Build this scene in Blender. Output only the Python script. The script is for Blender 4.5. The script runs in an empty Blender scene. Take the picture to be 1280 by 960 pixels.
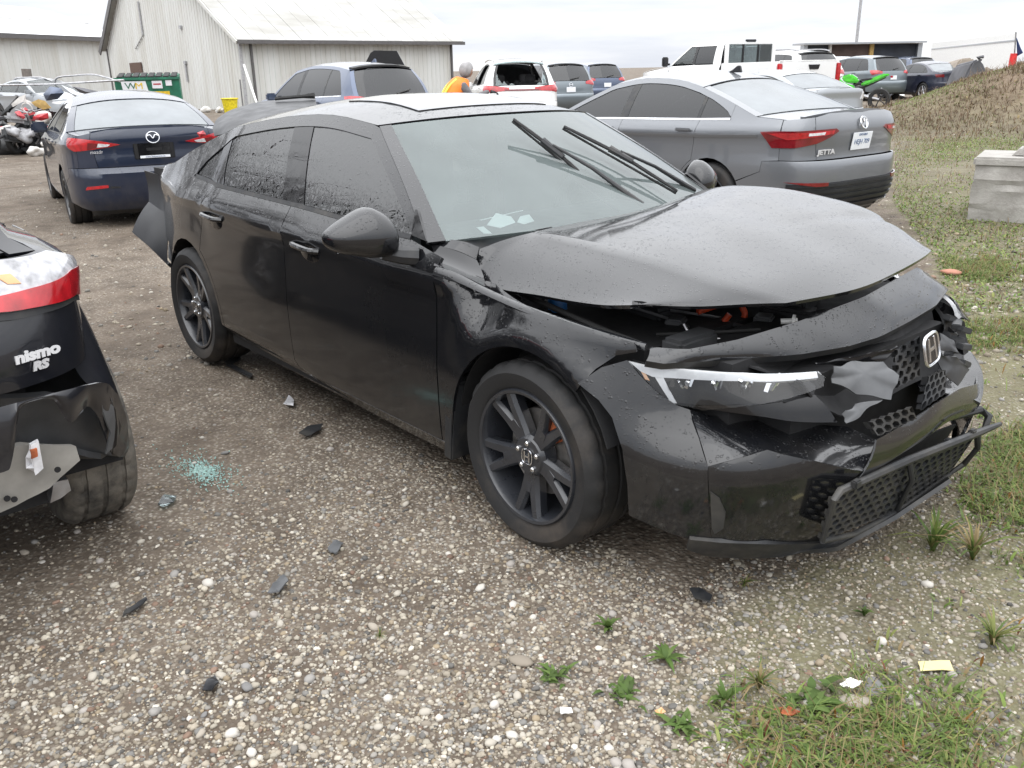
import bpy, bmesh, math, random
import numpy as np
from mathutils import Vector, Matrix
random.seed(7); RNG = np.random.default_rng(7)
SC = bpy.context.scene
COL = SC.collection
# ------------------------------------------------------------------ camera
CF, CC = 1099.07, np.array([3.3506, -2.6339, 1.5297])
_yaw, _pit, _rol = 2.4321, -0.3445, -0.0179
_F = np.array([math.cos(_yaw)*math.cos(_pit), math.sin(_yaw)*math.cos(_pit), math.sin(_pit)])
_r = np.array([math.sin(_yaw), -math.cos(_yaw), 0.0]); _u = np.cross(_r, _F)
_R = math.cos(_rol)*_r + math.sin(_rol)*_u; _U = -math.sin(_rol)*_r + math.cos(_rol)*_u
cd = bpy.data.cameras.new('camera'); cam = bpy.data.objects.new('camera', cd); COL.objects.link(cam)
cam.matrix_world = Matrix(((_R[0], _U[0], -_F[0], CC[0]), (_R[1], _U[1], -_F[1], CC[1]), (_R[2], _U[2], -_F[2], CC[2]), (0, 0, 0, 1)))
cd.sensor_width = 36.0; cd.lens = CF/1280*36; cd.clip_start = .05; cd.clip_end = 3000
SC.camera = cam
# ------------------------------------------------------------------ world and sun
SUN_EL, SUN_AZ = math.radians(55), math.radians(150)
W = bpy.data.worlds.new('World'); SC.world = W; W.use_nodes = True
wn, wl = W.node_tree.nodes, W.node_tree.links
wn.clear()
wo = wn.new('ShaderNodeOutputWorld'); bg = wn.new('ShaderNodeBackground'); bg2 = wn.new('ShaderNodeBackground'); ad = wn.new('ShaderNodeMixShader'); ad.inputs[0].default_value = .88
sky = wn.new('ShaderNodeTexSky'); sky.sky_type = 'NISHITA'; sky.sun_disc = False
sky.sun_elevation = SUN_EL; sky.sun_rotation = SUN_AZ
bg.inputs['Strength'].default_value = .05
tc = wn.new('ShaderNodeTexCoord'); mp = wn.new('ShaderNodeMapping'); mp.inputs['Scale'].default_value = (1.5, 1.5, 15)
nz = wn.new('ShaderNodeTexNoise'); nz.inputs['Scale'].default_value = 1.9; nz.inputs['Detail'].default_value = 7; nz.inputs['Roughness'].default_value = .58
cr = wn.new('ShaderNodeValToRGB')
cr.color_ramp.elements[0].position = .38; cr.color_ramp.elements[0].color = (.56, .585, .645, 1)
cr.color_ramp.elements[1].position = .66; cr.color_ramp.elements[1].color = (.75, .757, .775, 1)
wl.new(tc.outputs['Generated'], mp.inputs[0]); wl.new(mp.outputs[0], nz.inputs[0]); wl.new(nz.outputs[0], cr.inputs[0])
gm = wn.new('ShaderNodeSeparateXYZ'); wl.new(tc.outputs['Generated'], gm.inputs[0])
mr = wn.new('ShaderNodeMapRange'); mr.inputs['From Min'].default_value = 0; mr.inputs['From Max'].default_value = 1; mr.inputs['To Min'].default_value = 1.0; mr.inputs['To Max'].default_value = 3.1
wl.new(gm.outputs['Z'], mr.inputs['Value']); wl.new(mr.outputs[0], bg2.inputs['Strength'])                 # an overcast sky is brighter overhead than at the horizon
fd = wn.new('ShaderNodeMapRange'); fd.inputs['From Min'].default_value = .10; fd.inputs['From Max'].default_value = .38; wl.new(gm.outputs['Z'], fd.inputs['Value'])
cm = wn.new('ShaderNodeMix'); cm.data_type = 'RGBA'; wl.new(fd.outputs[0], cm.inputs['Factor']); wl.new(cr.outputs[0], cm.inputs['A']); cm.inputs['B'].default_value = (.78, .79, .81, 1)   # the cloud deck evens out overhead
wl.new(cm.outputs['Result'], bg2.inputs['Color'])
wl.new(sky.outputs[0], bg.inputs['Color']); wl.new(bg.outputs[0], ad.inputs[1]); wl.new(bg2.outputs[0], ad.inputs[2]); wl.new(ad.outputs[0], wo.inputs[0])
sd = bpy.data.lights.new('sun', 'SUN'); sd.energy = .6; sd.angle = math.radians(75); sd.color = (1, .98, .95)
so = bpy.data.objects.new('sun', sd); COL.objects.link(so); so.location = (0, 0, 60)
_sd = Vector((math.sin(SUN_AZ)*math.cos(SUN_EL), math.cos(SUN_AZ)*math.cos(SUN_EL), math.sin(SUN_EL)))
so.rotation_euler = _sd.to_track_quat('Z', 'Y').to_euler()
SC.view_settings.view_transform = 'Standard'; SC.view_settings.look = 'None'; SC.view_settings.gamma = 1; SC.view_settings.exposure = 0.64
SC.cycles.max_bounces = 6; SC.cycles.transparent_max_bounces = 12

# ------------------------------------------------------------------ materials
class NT:
    def __init__(s, name):
        s.m = bpy.data.materials.new(name); s.m.use_nodes = True; s.n = s.m.node_tree.nodes; s.l = s.m.node_tree.links
        s.b = s.n['Principled BSDF']; s.o = s.n['Material Output']; s._tc = None
    def tc(s, k='Object'):
        if s._tc is None: s._tc = s.n.new('ShaderNodeTexCoord')
        return s._tc.outputs[k]
    def noise(s, scale, det=4, rough=.55, vec=None, stretch=None):
        t = s.n.new('ShaderNodeTexNoise'); t.inputs['Scale'].default_value = scale; t.inputs['Detail'].default_value = det; t.inputs['Roughness'].default_value = rough
        v = vec or s.tc()
        if stretch:
            mm = s.n.new('ShaderNodeMapping'); mm.inputs['Scale'].default_value = stretch; s.l.new(v, mm.inputs[0]); v = mm.outputs[0]
        s.l.new(v, t.inputs['Vector']); return t.outputs[0]
    def voro(s, scale, feature='F1', out=0):
        t = s.n.new('ShaderNodeTexVoronoi'); t.inputs['Scale'].default_value = scale; t.feature = feature; s.l.new(s.tc(), t.inputs['Vector']); return t.outputs[out]
    def ramp(s, fac, *st):
        r = s.n.new('ShaderNodeValToRGB'); e = r.color_ramp.elements
        while len(e) < len(st): e.new(.5)
        for k, (p, c) in zip(e, st): k.position = p; k.color = (c, c, c, 1) if not hasattr(c, '__len__') else (*c, 1)
        s.l.new(fac, r.inputs[0]); return r.outputs[0]
    def mix(s, f, a, b, mode='MIX'):
        r = s.n.new('ShaderNodeMix'); r.data_type = 'RGBA'; r.blend_type = mode
        for sk, v in ((r.inputs['Factor'], f), (r.inputs['A'], a), (r.inputs['B'], b)):
            if hasattr(v, 'is_linked') : s.l.new(v, sk)
            elif hasattr(v, '__len__'): sk.default_value = (*v, 1)
            else: sk.default_value = v
        return r.outputs['Result']
    def math(s, op, a, b=0.):
        r = s.n.new('ShaderNodeMath'); r.operation = op
        for sk, v in ((r.inputs[0], a), (r.inputs[1], b)):
            if hasattr(v, 'is_linked'): s.l.new(v, sk)
            else: sk.default_value = v
        return r.outputs[0]
    def set(s, **k):
        for key, v in k.items():
            sk = s.b.inputs[key.replace('_', ' ')]
            if hasattr(v, 'is_linked'): s.l.new(v, sk)
            elif hasattr(v, '__len__') and len(v) == 3: sk.default_value = (*v, 1)
            else: sk.default_value = v
        return s
    def bump(s, h, st=.3, dist=.01, to=None):
        b = s.n.new('ShaderNodeBump'); b.inputs['Strength'].default_value = st; b.inputs['Distance'].default_value = dist; s.l.new(h, b.inputs['Height'])
        for k in (to or ['Normal']): s.l.new(b.outputs[0], s.b.inputs[k])
        return b.outputs[0]
M = {}
def simple(name, c, r=.5, metal=0., vary=.25, scale=12, bump=0, **k):
    t = NT(name); n = t.noise(scale, 5)
    a = tuple(x*(1-vary) for x in c); b = tuple(min(1, x*(1+vary)) for x in c)
    t.set(Base_Color=t.ramp(n, (.3, a), (.7, b)), Roughness=t.ramp(t.noise(scale*1.7), (.3, max(0, r-.08)), (.7, min(1, r+.08))), Metallic=metal, **k)
    if bump: t.bump(t.noise(scale*6, 4), bump, .004)
    M[name] = t.m; return t.m
def paint(name, c, drops=False, dirt=.35, metal=0., rough=.38, dirtcol=(.17, .145, .115), coatr=.03, film=.05, spec=.5, cior=1.5):
    t = NT(name)
    g = t.n.new('ShaderNodeSeparateXYZ'); t.l.new(t.tc(), g.inputs[0])
    low = t.ramp(g.outputs['Z'], (.15, 1.), (.62, .12))
    spl = t.ramp(t.noise(7, 8, .7, stretch=(1, 1, .5)), (.42, 0.), (.75, 1.))
    d = t.math('MULTIPLY', t.math('MULTIPLY', low, spl), dirt)
    flm = t.ramp(t.noise(2.2, 6, .6, stretch=(1, 1, .35)), (.4, 0.), (.8, film))
    d = t.math('MAXIMUM', d, flm)
    t.set(Base_Color=t.mix(d, c, dirtcol), Metallic=metal, Specular_IOR_Level=spec, Coat_IOR=cior, Roughness=t.math('ADD', t.math('MULTIPLY', d, .5), rough), Coat_Weight=t.math('SUBTRACT', 1., d), Coat_Roughness=t.math('ADD', t.math('MULTIPLY', d, .5), coatr))
    if drops:
        v = t.voro(55); v2 = t.voro(120)
        h = t.math('MAXIMUM', t.ramp(v, (.0, 1.), (.17, .75), (.24, 0.)), t.ramp(v2, (.0, .6), (.2, .4), (.27, 0.)))
        ge = t.n.new('ShaderNodeNewGeometry'); gs = t.n.new('ShaderNodeSeparateXYZ'); t.l.new(ge.outputs['Normal'], gs.inputs[0])
        keep = t.math('MULTIPLY', t.ramp(t.noise(26, 2), (.47, 0.), (.53, 1.)), t.ramp(gs.outputs['Z'], (.12, 0.), (.45, 1.)))
        hh = t.math('MULTIPLY', h, keep)
        bb = t.n.new('ShaderNodeBump'); bb.inputs['Strength'].default_value = .8; bb.inputs['Distance'].default_value = .0026; t.l.new(hh, bb.inputs['Height'])
        t.l.new(bb.outputs[0], t.b.inputs['Coat Normal'])
    M[name] = t.m; return t.m
def glass(name, tint, opac=.0, ocol=(.3, .35, .34), ior=1.5, rough=.0, drops=False, fog=False):
    t = NT(name); t.n.remove(t.b)
    tr = t.n.new('ShaderNodeBsdfTransparent'); tr.inputs[0].default_value = (*tint, 1)
    df = t.n.new('ShaderNodeBsdfDiffuse'); df.inputs[0].default_value = (*ocol, 1)
    gl = t.n.new('ShaderNodeBsdfGlossy'); gl.inputs['Roughness'].default_value = rough
    fr = t.n.new('ShaderNodeFresnel'); fr.inputs[0].default_value = ior
    m1 = t.n.new('ShaderNodeMixShader'); m2 = t.n.new('ShaderNodeMixShader')
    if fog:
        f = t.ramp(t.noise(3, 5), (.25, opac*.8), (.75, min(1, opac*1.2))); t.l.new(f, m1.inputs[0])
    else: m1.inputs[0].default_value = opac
    t.l.new(tr.outputs[0], m1.inputs[1]); t.l.new(df.outputs[0], m1.inputs[2])
    t.l.new(fr.outputs[0], m2.inputs[0]); t.l.new(m1.outputs[0], m2.inputs[1]); t.l.new(gl.outputs[0], m2.inputs[2]); t.l.new(m2.outputs[0], t.o.inputs[0])
    if drops:
        v = t.voro(60); h = t.math('MULTIPLY', t.ramp(v, (0., 1.), (.2, .7), (.3, 0.)), t.ramp(t.noise(18, 3, stretch=(1.6, 1.6, .22)), (.5, 0.), (.58, 1.)))
        run = t.math('MULTIPLY', t.ramp(t.noise(30, 4, stretch=(2.2, 2.2, .12)), (.45, 0.), (.62, 1.)), .35)
        b = t.n.new('ShaderNodeBump'); b.inputs['Strength'].default_value = .22; b.inputs['Distance'].default_value = .003; t.l.new(t.math('ADD', h, run), b.inputs['Height'])
        t.l.new(b.outputs[0], gl.inputs['Normal']); t.l.new(b.outputs[0], fr.inputs['Normal'])
    M[name] = t.m; return t.m

paint('black_paint', (.006, .0065, .008), drops=True, dirt=.12, rough=.33, film=.004, spec=.1, coatr=.07, cior=1.6)
paint('roof_glass', (.006, .007, .008), drops=True, dirt=.05, rough=.1, film=0)
paint('grey_paint', (.17, .18, .195), metal=.55, rough=.38, dirt=.25, drops=True)
paint('blue_paint', (.003, .011, .034), metal=.1, film=.02, drops=True, rough=.35, dirt=.3)
paint('slate_paint', (.07, .095, .155), metal=.5, drops=True, rough=.36, dirt=.2)
paint('white_paint', (.78, .78, .77), dirt=.15)
paint('silver_paint', (.36, .38, .40), metal=.6, rough=.4, dirt=.2)
paint('midgrey_paint', (.16, .19, .21), metal=.5, rough=.4, dirt=.2)
paint('navy_paint', (.01, .014, .035), metal=.2, dirt=.4)
paint('juke_paint', (.007, .008, .012), dirt=.4, rough=.4, film=.03, spec=.25)
simple('rubber', (.018, .018, .018), .75, vary=.3)
t = NT('tyre'); g = t.n.new('ShaderNodeSeparateXYZ'); 
t.set(Base_Color=t.mix(t.ramp(t.noise(5, 8, .65), (.49, 0.), (.76, .6)), (.011, .011, .0115), (.08, .064, .05)), Roughness=.72); t.bump(t.noise(160, 3), .25, .002); M['tyre'] = t.m
t = NT('dusty_tyre'); t.set(Base_Color=t.mix(t.ramp(t.noise(9, 8, .7), (.34, 0.1), (.62, .8)), (.02, .02, .02), (.20, .18, .15)), Roughness=.85); t.bump(t.noise(160, 3), .25, .002); M['dusty_tyre'] = t.m
t = NT('black_plastic'); t.set(Base_Color=t.mix(t.ramp(t.noise(6, 7, .65), (.45, 0.), (.8, .35)), (.018, .019, .021), (.14, .125, .1)), Roughness=t.ramp(t.noise(30), (.3, .38), (.7, .56))); t.bump(t.noise(300, 2), .12, .001); M['black_plastic'] = t.m
simple('gloss_black', (.008, .008, .009), .08, vary=.1)
simple('rim_black', (.022, .024, .029), .32, vary=.2, Coat_Weight=.5, Coat_Roughness=.15)
simple('rim_silver', (.5, .5, .52), .3, .8)
simple('chrome', (.75, .76, .78), .12, 1.)
simple('steel', (.33, .33, .34), .38, .9)
simple('brake_steel', (.42, .40, .38), .35, .9, scale=30)
simple('rust', (.32, .085, .03), .8, vary=.6, scale=25, bump=.4)
simple('inner_black', (.008, .008, .009), .8)
simple('engine_black', (.034, .035, .037), .42, vary=.4, scale=9)
simple('orange_cable', (.55, .06, .012), .45)
simple('blue_cap', (.02, .16, .45), .4)
simple('red_lens', (.42, .012, .018), .12, vary=.35, scale=18, Coat_Weight=1.0)
simple('dark_red_lens', (.16, .008, .012), .1, Coat_Weight=1.0)
simple('bright_red', (.62, .03, .03), .4)
simple('clear_lens', (.66, .66, .68), .12, vary=.25, scale=22, Coat_Weight=1.0)
simple('amber_lens', (.60, .30, .12), .2, Coat_Weight=1.0)
simple('white_plastic', (.82, .82, .80), .35, vary=.08)
simple('light_bar', (.66, .67, .68), .3, vary=.1, Coat_Weight=1.)
simple('seat_grey', (.045, .045, .048), .8)
simple('dash_grey', (.03, .031, .033), .6)
simple('paper', (.9, .9, .88), .7, vary=.08)
simple('dull_panel', (.014, .015, .018), .38, vary=.35, scale=4)
simple('bare_panel', (.22, .21, .19), .5, vary=.35, scale=6)
simple('badge_silver', (.66, .66, .67), .3, .25, vary=.06)
simple('dull_lens', (.40, .40, .42), .15, vary=.45, scale=26, Coat_Weight=1.0)
simple('torn_grey', (.085, .088, .092), .42, vary=.45, scale=5)
simple('plate_white', (.75, .77, .80), .4, vary=.05)
simple('letter_grey', (.06, .12, .25), .5)
simple('green_bike', (.08, .55, .04), .25, Coat_Weight=1.)
simple('cable_grey', (.35, .35, .36), .4)
simple('yellow_card', (.62, .55, .28), .7, vary=.08)
simple('glass_crumb', (.26, .42, .38), .2, vary=.4, scale=60, Coat_Weight=1.)
simple('glove_black', (.02, .02, .022), .7)
glass('dark_glass', (.05, .055, .06), .6, (.014, .0155, .0165), ior=2.1, drops=True)
glass('tint_glass', (.10, .11, .12), .55, (.02, .022, .025), ior=1.7)
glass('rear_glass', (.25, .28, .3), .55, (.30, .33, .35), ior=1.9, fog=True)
glass('clear_glass', (.72, .8, .8), .12, (.4, .45, .45), ior=1.5)
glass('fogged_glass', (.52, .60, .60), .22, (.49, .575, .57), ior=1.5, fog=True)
glass('lamp_glass', (.93, .94, .95), .0, (.2, .2, .2), ior=1.55)

# ------------------------------------------------------------------ object helpers
def thing(name, label, cat, loc=(0, 0, 0), rz=0., group=None, kind=None):
    o = bpy.data.objects.new(name, None); COL.objects.link(o); o.empty_display_size = .2
    o.location = loc; o.rotation_euler = (0, 0, rz); tag(o, label, cat, group, kind); return o
def tag(o, label=None, cat=None, group=None, kind=None):
    for k, v in (('label', label), ('category', cat), ('group', group), ('kind', kind)):
        if v: o[k] = v
    return o
def link(name, me, mat=None, parent=None):
    if mat is not None and len(me.materials) == 0: me.materials.append(M[mat] if isinstance(mat, str) else mat)
    o = bpy.data.objects.new(name, me); COL.objects.link(o)
    if parent: o.parent = parent
    return o
def finish(bm, name, mat, parent, sharp=38, bevel=0, matrix=None):
    if bevel:
        ed = [e for e in bm.edges if len(e.link_faces) == 2 and e.calc_face_angle(0) > .5]
        bmesh.ops.bevel(bm, geom=ed, offset=bevel, segments=2, affect='EDGES', clamp_overlap=True)
    if matrix is not None: bm.transform(matrix)
    me = bpy.data.meshes.new(name); bm.to_mesh(me); bm.free()
    me.polygons.foreach_set('use_smooth', [True]*len(me.polygons)); me.set_sharp_from_angle(angle=math.radians(sharp))
    return link(name, me, mat, parent)
def spot(px, d, z=None):                                   # ground point seen in photo column px at d metres of depth
    f = np.array([_F[0], _F[1]])/math.hypot(_F[0], _F[1]); r = np.array([f[1], -f[0]]); q = CC[:2]+d*(f+r*(px-640)/CF*math.cos(_pit))
    return (float(q[0]), float(q[1]), float(ground_z(q[0], q[1])) if z is None else z)
_f2 = np.array([_F[0], _F[1]])/math.hypot(_F[0], _F[1]); _r2 = np.array([_f2[1], -_f2[0]]); MOUND = CC[:2]+22.5*_f2+14.5*_r2
def ground_z(x, y):                                        # lie of the land: rises gently to the back, with a weedy mound at right
    x, y = np.asarray(x, float), np.asarray(y, float); r = np.hypot(x-MOUND[0], y-MOUND[1])
    return .24*(1-np.exp(-np.maximum(y, 0)/17))+.008*np.clip(x, -45, 0)+1.36*np.exp(-(r/4.2)**3)
def rotm(rx=0, ry=0, rz=0):
    return Matrix.Rotation(rz, 4, 'Z') @ Matrix.Rotation(ry, 4, 'Y') @ Matrix.Rotation(rx, 4, 'X')
def shell(bm, t):                                         # give a sheet its thickness
    bm.normal_update(); fs = bm.faces[:]; be = [e.link_loops[0] for e in bm.edges if e.is_boundary]; nv = {v: bm.verts.new(v.co-v.normal*t) for v in bm.verts[:]}
    for l in be: bm.faces.new((l.link_loop_next.vert, l.vert, nv[l.vert], nv[l.link_loop_next.vert]))
    for f in fs: bm.faces.new([nv[v] for v in reversed(f.verts)])
class MB:
    def __init__(s): s.bm = bmesh.new()
    def box(s, c, d, r=(0, 0, 0), taper=1.):
        m = Matrix.Translation(c) @ rotm(*r)
        vs = [s.bm.verts.new(m @ Vector((d[0]/2*x*(taper if z > 0 else 1), d[1]/2*y*(taper if z > 0 else 1), d[2]/2*z))) for z in (-1, 1) for x, y in ((-1, -1), (1, -1), (1, 1), (-1, 1))]
        for f in ((3, 2, 1, 0), (4, 5, 6, 7), (0, 1, 5, 4), (1, 2, 6, 5), (2, 3, 7, 6), (3, 0, 4, 7)): s.bm.faces.new([vs[i] for i in f])
        return s
    def tube(s, path, r, n=8, caps=True):
        P = [Vector(p) for p in path]; R = r if hasattr(r, '__len__') else [r]*len(P); rings = []
        t0 = (P[1]-P[0]).normalized(); up = Vector((0, 0, 1)) if abs(t0.z) < .9 else Vector((1, 0, 0))
        for i, p in enumerate(P):
            t = (P[min(i+1, len(P)-1)]-P[max(i-1, 0)]).normalized(); a = t.cross(up).normalized(); b = a.cross(t)
            rings.append([s.bm.verts.new(p+(a*math.cos(k*2*math.pi/n)+b*math.sin(k*2*math.pi/n))*R[i]) for k in range(n)])
        for A, B in zip(rings, rings[1:]):
            for k in range(n): s.bm.faces.new((A[k], A[(k+1) % n], B[(k+1) % n], B[k]))
        if caps: s.bm.faces.new(rings[0][::-1]); s.bm.faces.new(rings[-1])
        return s
    def lathe(s, prof, n=24, m=None, close=False):       # axis = local y; prof = (radius, y)
        m = m or Matrix.Identity(4); rings = []
        for r, h in prof: rings.append([s.bm.verts.new(m @ Vector((r*math.cos(k*2*math.pi/n), h, r*math.sin(k*2*math.pi/n)))) for k in range(n)])
        for A, B in zip(rings, rings[1:]):
            for k in range(n): s.bm.faces.new((A[k], A[(k+1) % n], B[(k+1) % n], B[k]))
        if not close: s.bm.faces.new(rings[0][::-1]); s.bm.faces.new(rings[-1])
        return s
    def prism(s, poly, a, b, m=None):                     # poly = (x,z) outline extruded from y=a to y=b
        m = m or Matrix.Identity(4)
        A = [s.bm.verts.new(m @ Vector((x, a, z))) for x, z in poly]; B = [s.bm.verts.new(m @ Vector((x, b, z))) for x, z in poly]; n = len(poly)
        s.bm.faces.new(A); s.bm.faces.new(B[::-1])
        for k in range(n): s.bm.faces.new((A[(k+1) % n], A[k], B[k], B[(k+1) % n]))
        return s
    def grid(s, pts):
        V = [[s.bm.verts.new(p) for p in row] for row in pts]
        for i in range(len(V)-1):
            for j in range(len(V[0])-1): s.bm.faces.new((V[i][j], V[i][j+1], V[i+1][j+1], V[i+1][j]))
        return s
    def build(s, name, mat, parent=None, bevel=0, sharp=38, matrix=None, solid=0, fix=True):
        if solid: bmesh.ops.recalc_face_normals(s.bm, faces=s.bm.faces[:]); shell(s.bm, solid)
        if fix: bmesh.ops.recalc_face_normals(s.bm, faces=s.bm.faces[:])
        return finish(s.bm, name, mat, parent, sharp, bevel, matrix)
def tri_mesh(name, V, F, mat, parent=None, smooth=True, cols=None):
    me = bpy.data.meshes.new(name); V = np.asarray(V, np.float32); F = np.asarray(F, np.int32); k = F.shape[1]
    me.vertices.add(len(V)); me.vertices.foreach_set('co', V.ravel()); me.loops.add(F.size); me.loops.foreach_set('vertex_index', F.ravel())
    me.polygons.add(len(F)); me.polygons.foreach_set('loop_start', np.arange(0, F.size, k, dtype=np.int32)); me.polygons.foreach_set('use_smooth', np.full(len(F), smooth))
    if cols is not None:
        a = me.attributes.new('tone', 'FLOAT_COLOR', 'POINT'); a.data.foreach_set('color', np.c_[cols, np.ones(len(cols))].astype(np.float32).ravel())
    me.update(calc_edges=True); me.validate(); return link(name, me, mat, parent)
def catm(pts, n=6, closed=False):
    P = np.asarray(pts, float); out = []
    Q = np.vstack([P[-1], P, P[0], P[1]]) if closed else np.vstack([2*P[0]-P[1], P, 2*P[-1]-P[-2]])
    for i in range(1, len(Q)-2):
        for k in range(n):
            t = k/n; a, b, c, d = Q[i-1], Q[i], Q[i+1], Q[i+2]
            out.append(.5*((2*b)+(-a+c)*t+(2*a-5*b+4*c-d)*t*t+(-a+3*b-3*c+d)*t**3))
    if not closed: out.append(P[-1])
    return np.array(out)
def arc(x, z, r, a0, a1, n=12):
    return [(x+r*math.cos(math.radians(a0+(a1-a0)*k/n)), z+r*math.sin(math.radians(a0+(a1-a0)*k/n))) for k in range(n+1)]
def project(P):
    d = np.atleast_2d(P)-CC; z = d @ _F
    return np.stack([640+CF*(d @ _R)/z, 480-CF*(d @ _U)/z], -1)
def at(px, py, ax, val):                                   # photo pixel -> point of its sight line on the plane axis=val
    d = _F+_R*(px-640)/CF+_U*(480-py)/CF; return CC+d*(val-CC[ax])/d[ax]
def inset_poly(P, g):
    P = np.asarray(P, float); n = len(P); A = .5*np.sum(P[:, 0]*np.roll(P[:, 1], -1)-np.roll(P[:, 0], -1)*P[:, 1]); sg = 1 if A > 0 else -1
    d = np.roll(P, -1, 0)-P; L = np.linalg.norm(d, axis=1, keepdims=True); d = d/np.maximum(L, 1e-9); nr = np.c_[-d[:, 1], d[:, 0]]*sg
    b = nr+np.roll(nr, 1, 0); b /= np.maximum(np.sum(b*b, 1, keepdims=True), .6)/2
    return P+b*g
def panel(name, poly, P, mat, parent, du=.1, dv=.1, cu=(), cv=(), thick=.012, gap=.002, both=False, push=0., disp=None, sharp=40, ref=None, mirror=False):
    poly = np.asarray(poly, float)
    keep = np.linalg.norm(poly-np.roll(poly, 1, 0), axis=1) > 1e-4; poly = poly[keep]
    if gap: poly = inset_poly(poly, gap)
    bm = bmesh.new(); bm.faces.new([bm.verts.new((u, v, 0)) for u, v in poly])
    for k, (st, ex) in enumerate(((du, cu), (dv, cv))):
        lo, hi = poly[:, k].min(), poly[:, k].max()
        n = int(math.ceil((hi-lo)/st)); cuts = [lo+(hi-lo)*i/n for i in range(1, n)]+[c for c in ex if lo+.002 < c < hi-.002]
        no = Vector((1, 0, 0)) if k == 0 else Vector((0, 1, 0))
        for c in cuts: bmesh.ops.bisect_plane(bm, geom=bm.verts[:]+bm.edges[:]+bm.faces[:], dist=1e-5, plane_co=no*c, plane_no=no)
    uv = np.array([v.co[:2] for v in bm.verts]); X = P(uv[:, 0], uv[:, 1]); X = np.stack(X, -1) if isinstance(X, tuple) else X
    if mirror: X = X*np.array([1, -1, 1])
    for v, x in zip(bm.verts, X): v.co = x
    bm.normal_update()
    c = X.mean(0); rf = np.array([c[0]*.5, 0, .5]) if ref is None else np.asarray(ref)
    tot = sum((f.normal*f.calc_area() for f in bm.faces), Vector())
    if tot.dot(Vector(c-rf)) < 0: bmesh.ops.reverse_faces(bm, faces=bm.faces[:]); bm.normal_update()
    if push or disp is not None:
        for v in bm.verts:
            h = push+(disp(v.co) if disp is not None else 0)
            v.co = v.co+v.normal*h
        bm.normal_update()
    if thick:
        be = [e for e in bm.edges if e.is_boundary]; nm = {}
        r = bmesh.ops.extrude_edge_only(bm, edges=be)
        nv = [g for g in r['geom'] if isinstance(g, bmesh.types.BMVert)]
        ns = {v: None for v in nv}
        for v in nv:
            for e in v.link_edges:
                o = e.other_vert(v)
                if o not in ns: v.co = v.co-o.normal*thick; break
        for e in be: e.smooth = False
    me = bpy.data.meshes.new(name); bm.to_mesh(me); bm.free()
    me.polygons.foreach_set('use_smooth', [True]*len(me.polygons)); me.set_sharp_from_angle(angle=math.radians(sharp))
    out = [link(name, me, mat, parent)]
    if both:
        m2 = me.copy(); m2.transform(Matrix.Scale(-1, 4, (0, 1, 0))); m2.flip_normals(); out.append(link(name, m2, None, parent))
    return out
def mirrored(o, parent=None):
    m2 = o.data.copy(); m2.transform(Matrix.Scale(-1, 4, (0, 1, 0))); m2.flip_normals(); return link(o.name.split('.')[0], m2, None, parent or o.parent)
def text_mesh(name, s, size, mat, parent, m, depth=.003, shear=0., font_w=1., bold=0.):
    cu = bpy.data.curves.new('text', 'FONT'); cu.body = s; cu.size = size; cu.extrude = depth; cu.shear = shear; cu.align_x = 'CENTER'; cu.align_y = 'CENTER'; cu.resolution_u = 3; cu.offset = bold
    o = bpy.data.objects.new('t', cu); COL.objects.link(o)
    me = bpy.data.meshes.new_from_object(o.evaluated_get(bpy.context.evaluated_depsgraph_get())); bpy.data.objects.remove(o)
    me.transform(m @ Matrix.Diagonal((font_w, 1, 1, 1))); me.name = name; me.materials.clear()
    return link(name, me, mat, parent)
def frame(o, x, z):                                        # matrix with origin o, local x along x, local y along z
    x = Vector(x).normalized(); y = Vector(z); y = (y-x*y.dot(x)).normalized(); n = x.cross(y)
    return Matrix(((x[0], y[0], n[0], o[0]), (x[1], y[1], n[1], o[1]), (x[2], y[2], n[2], o[2]), (0, 0, 0, 1)))
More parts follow.
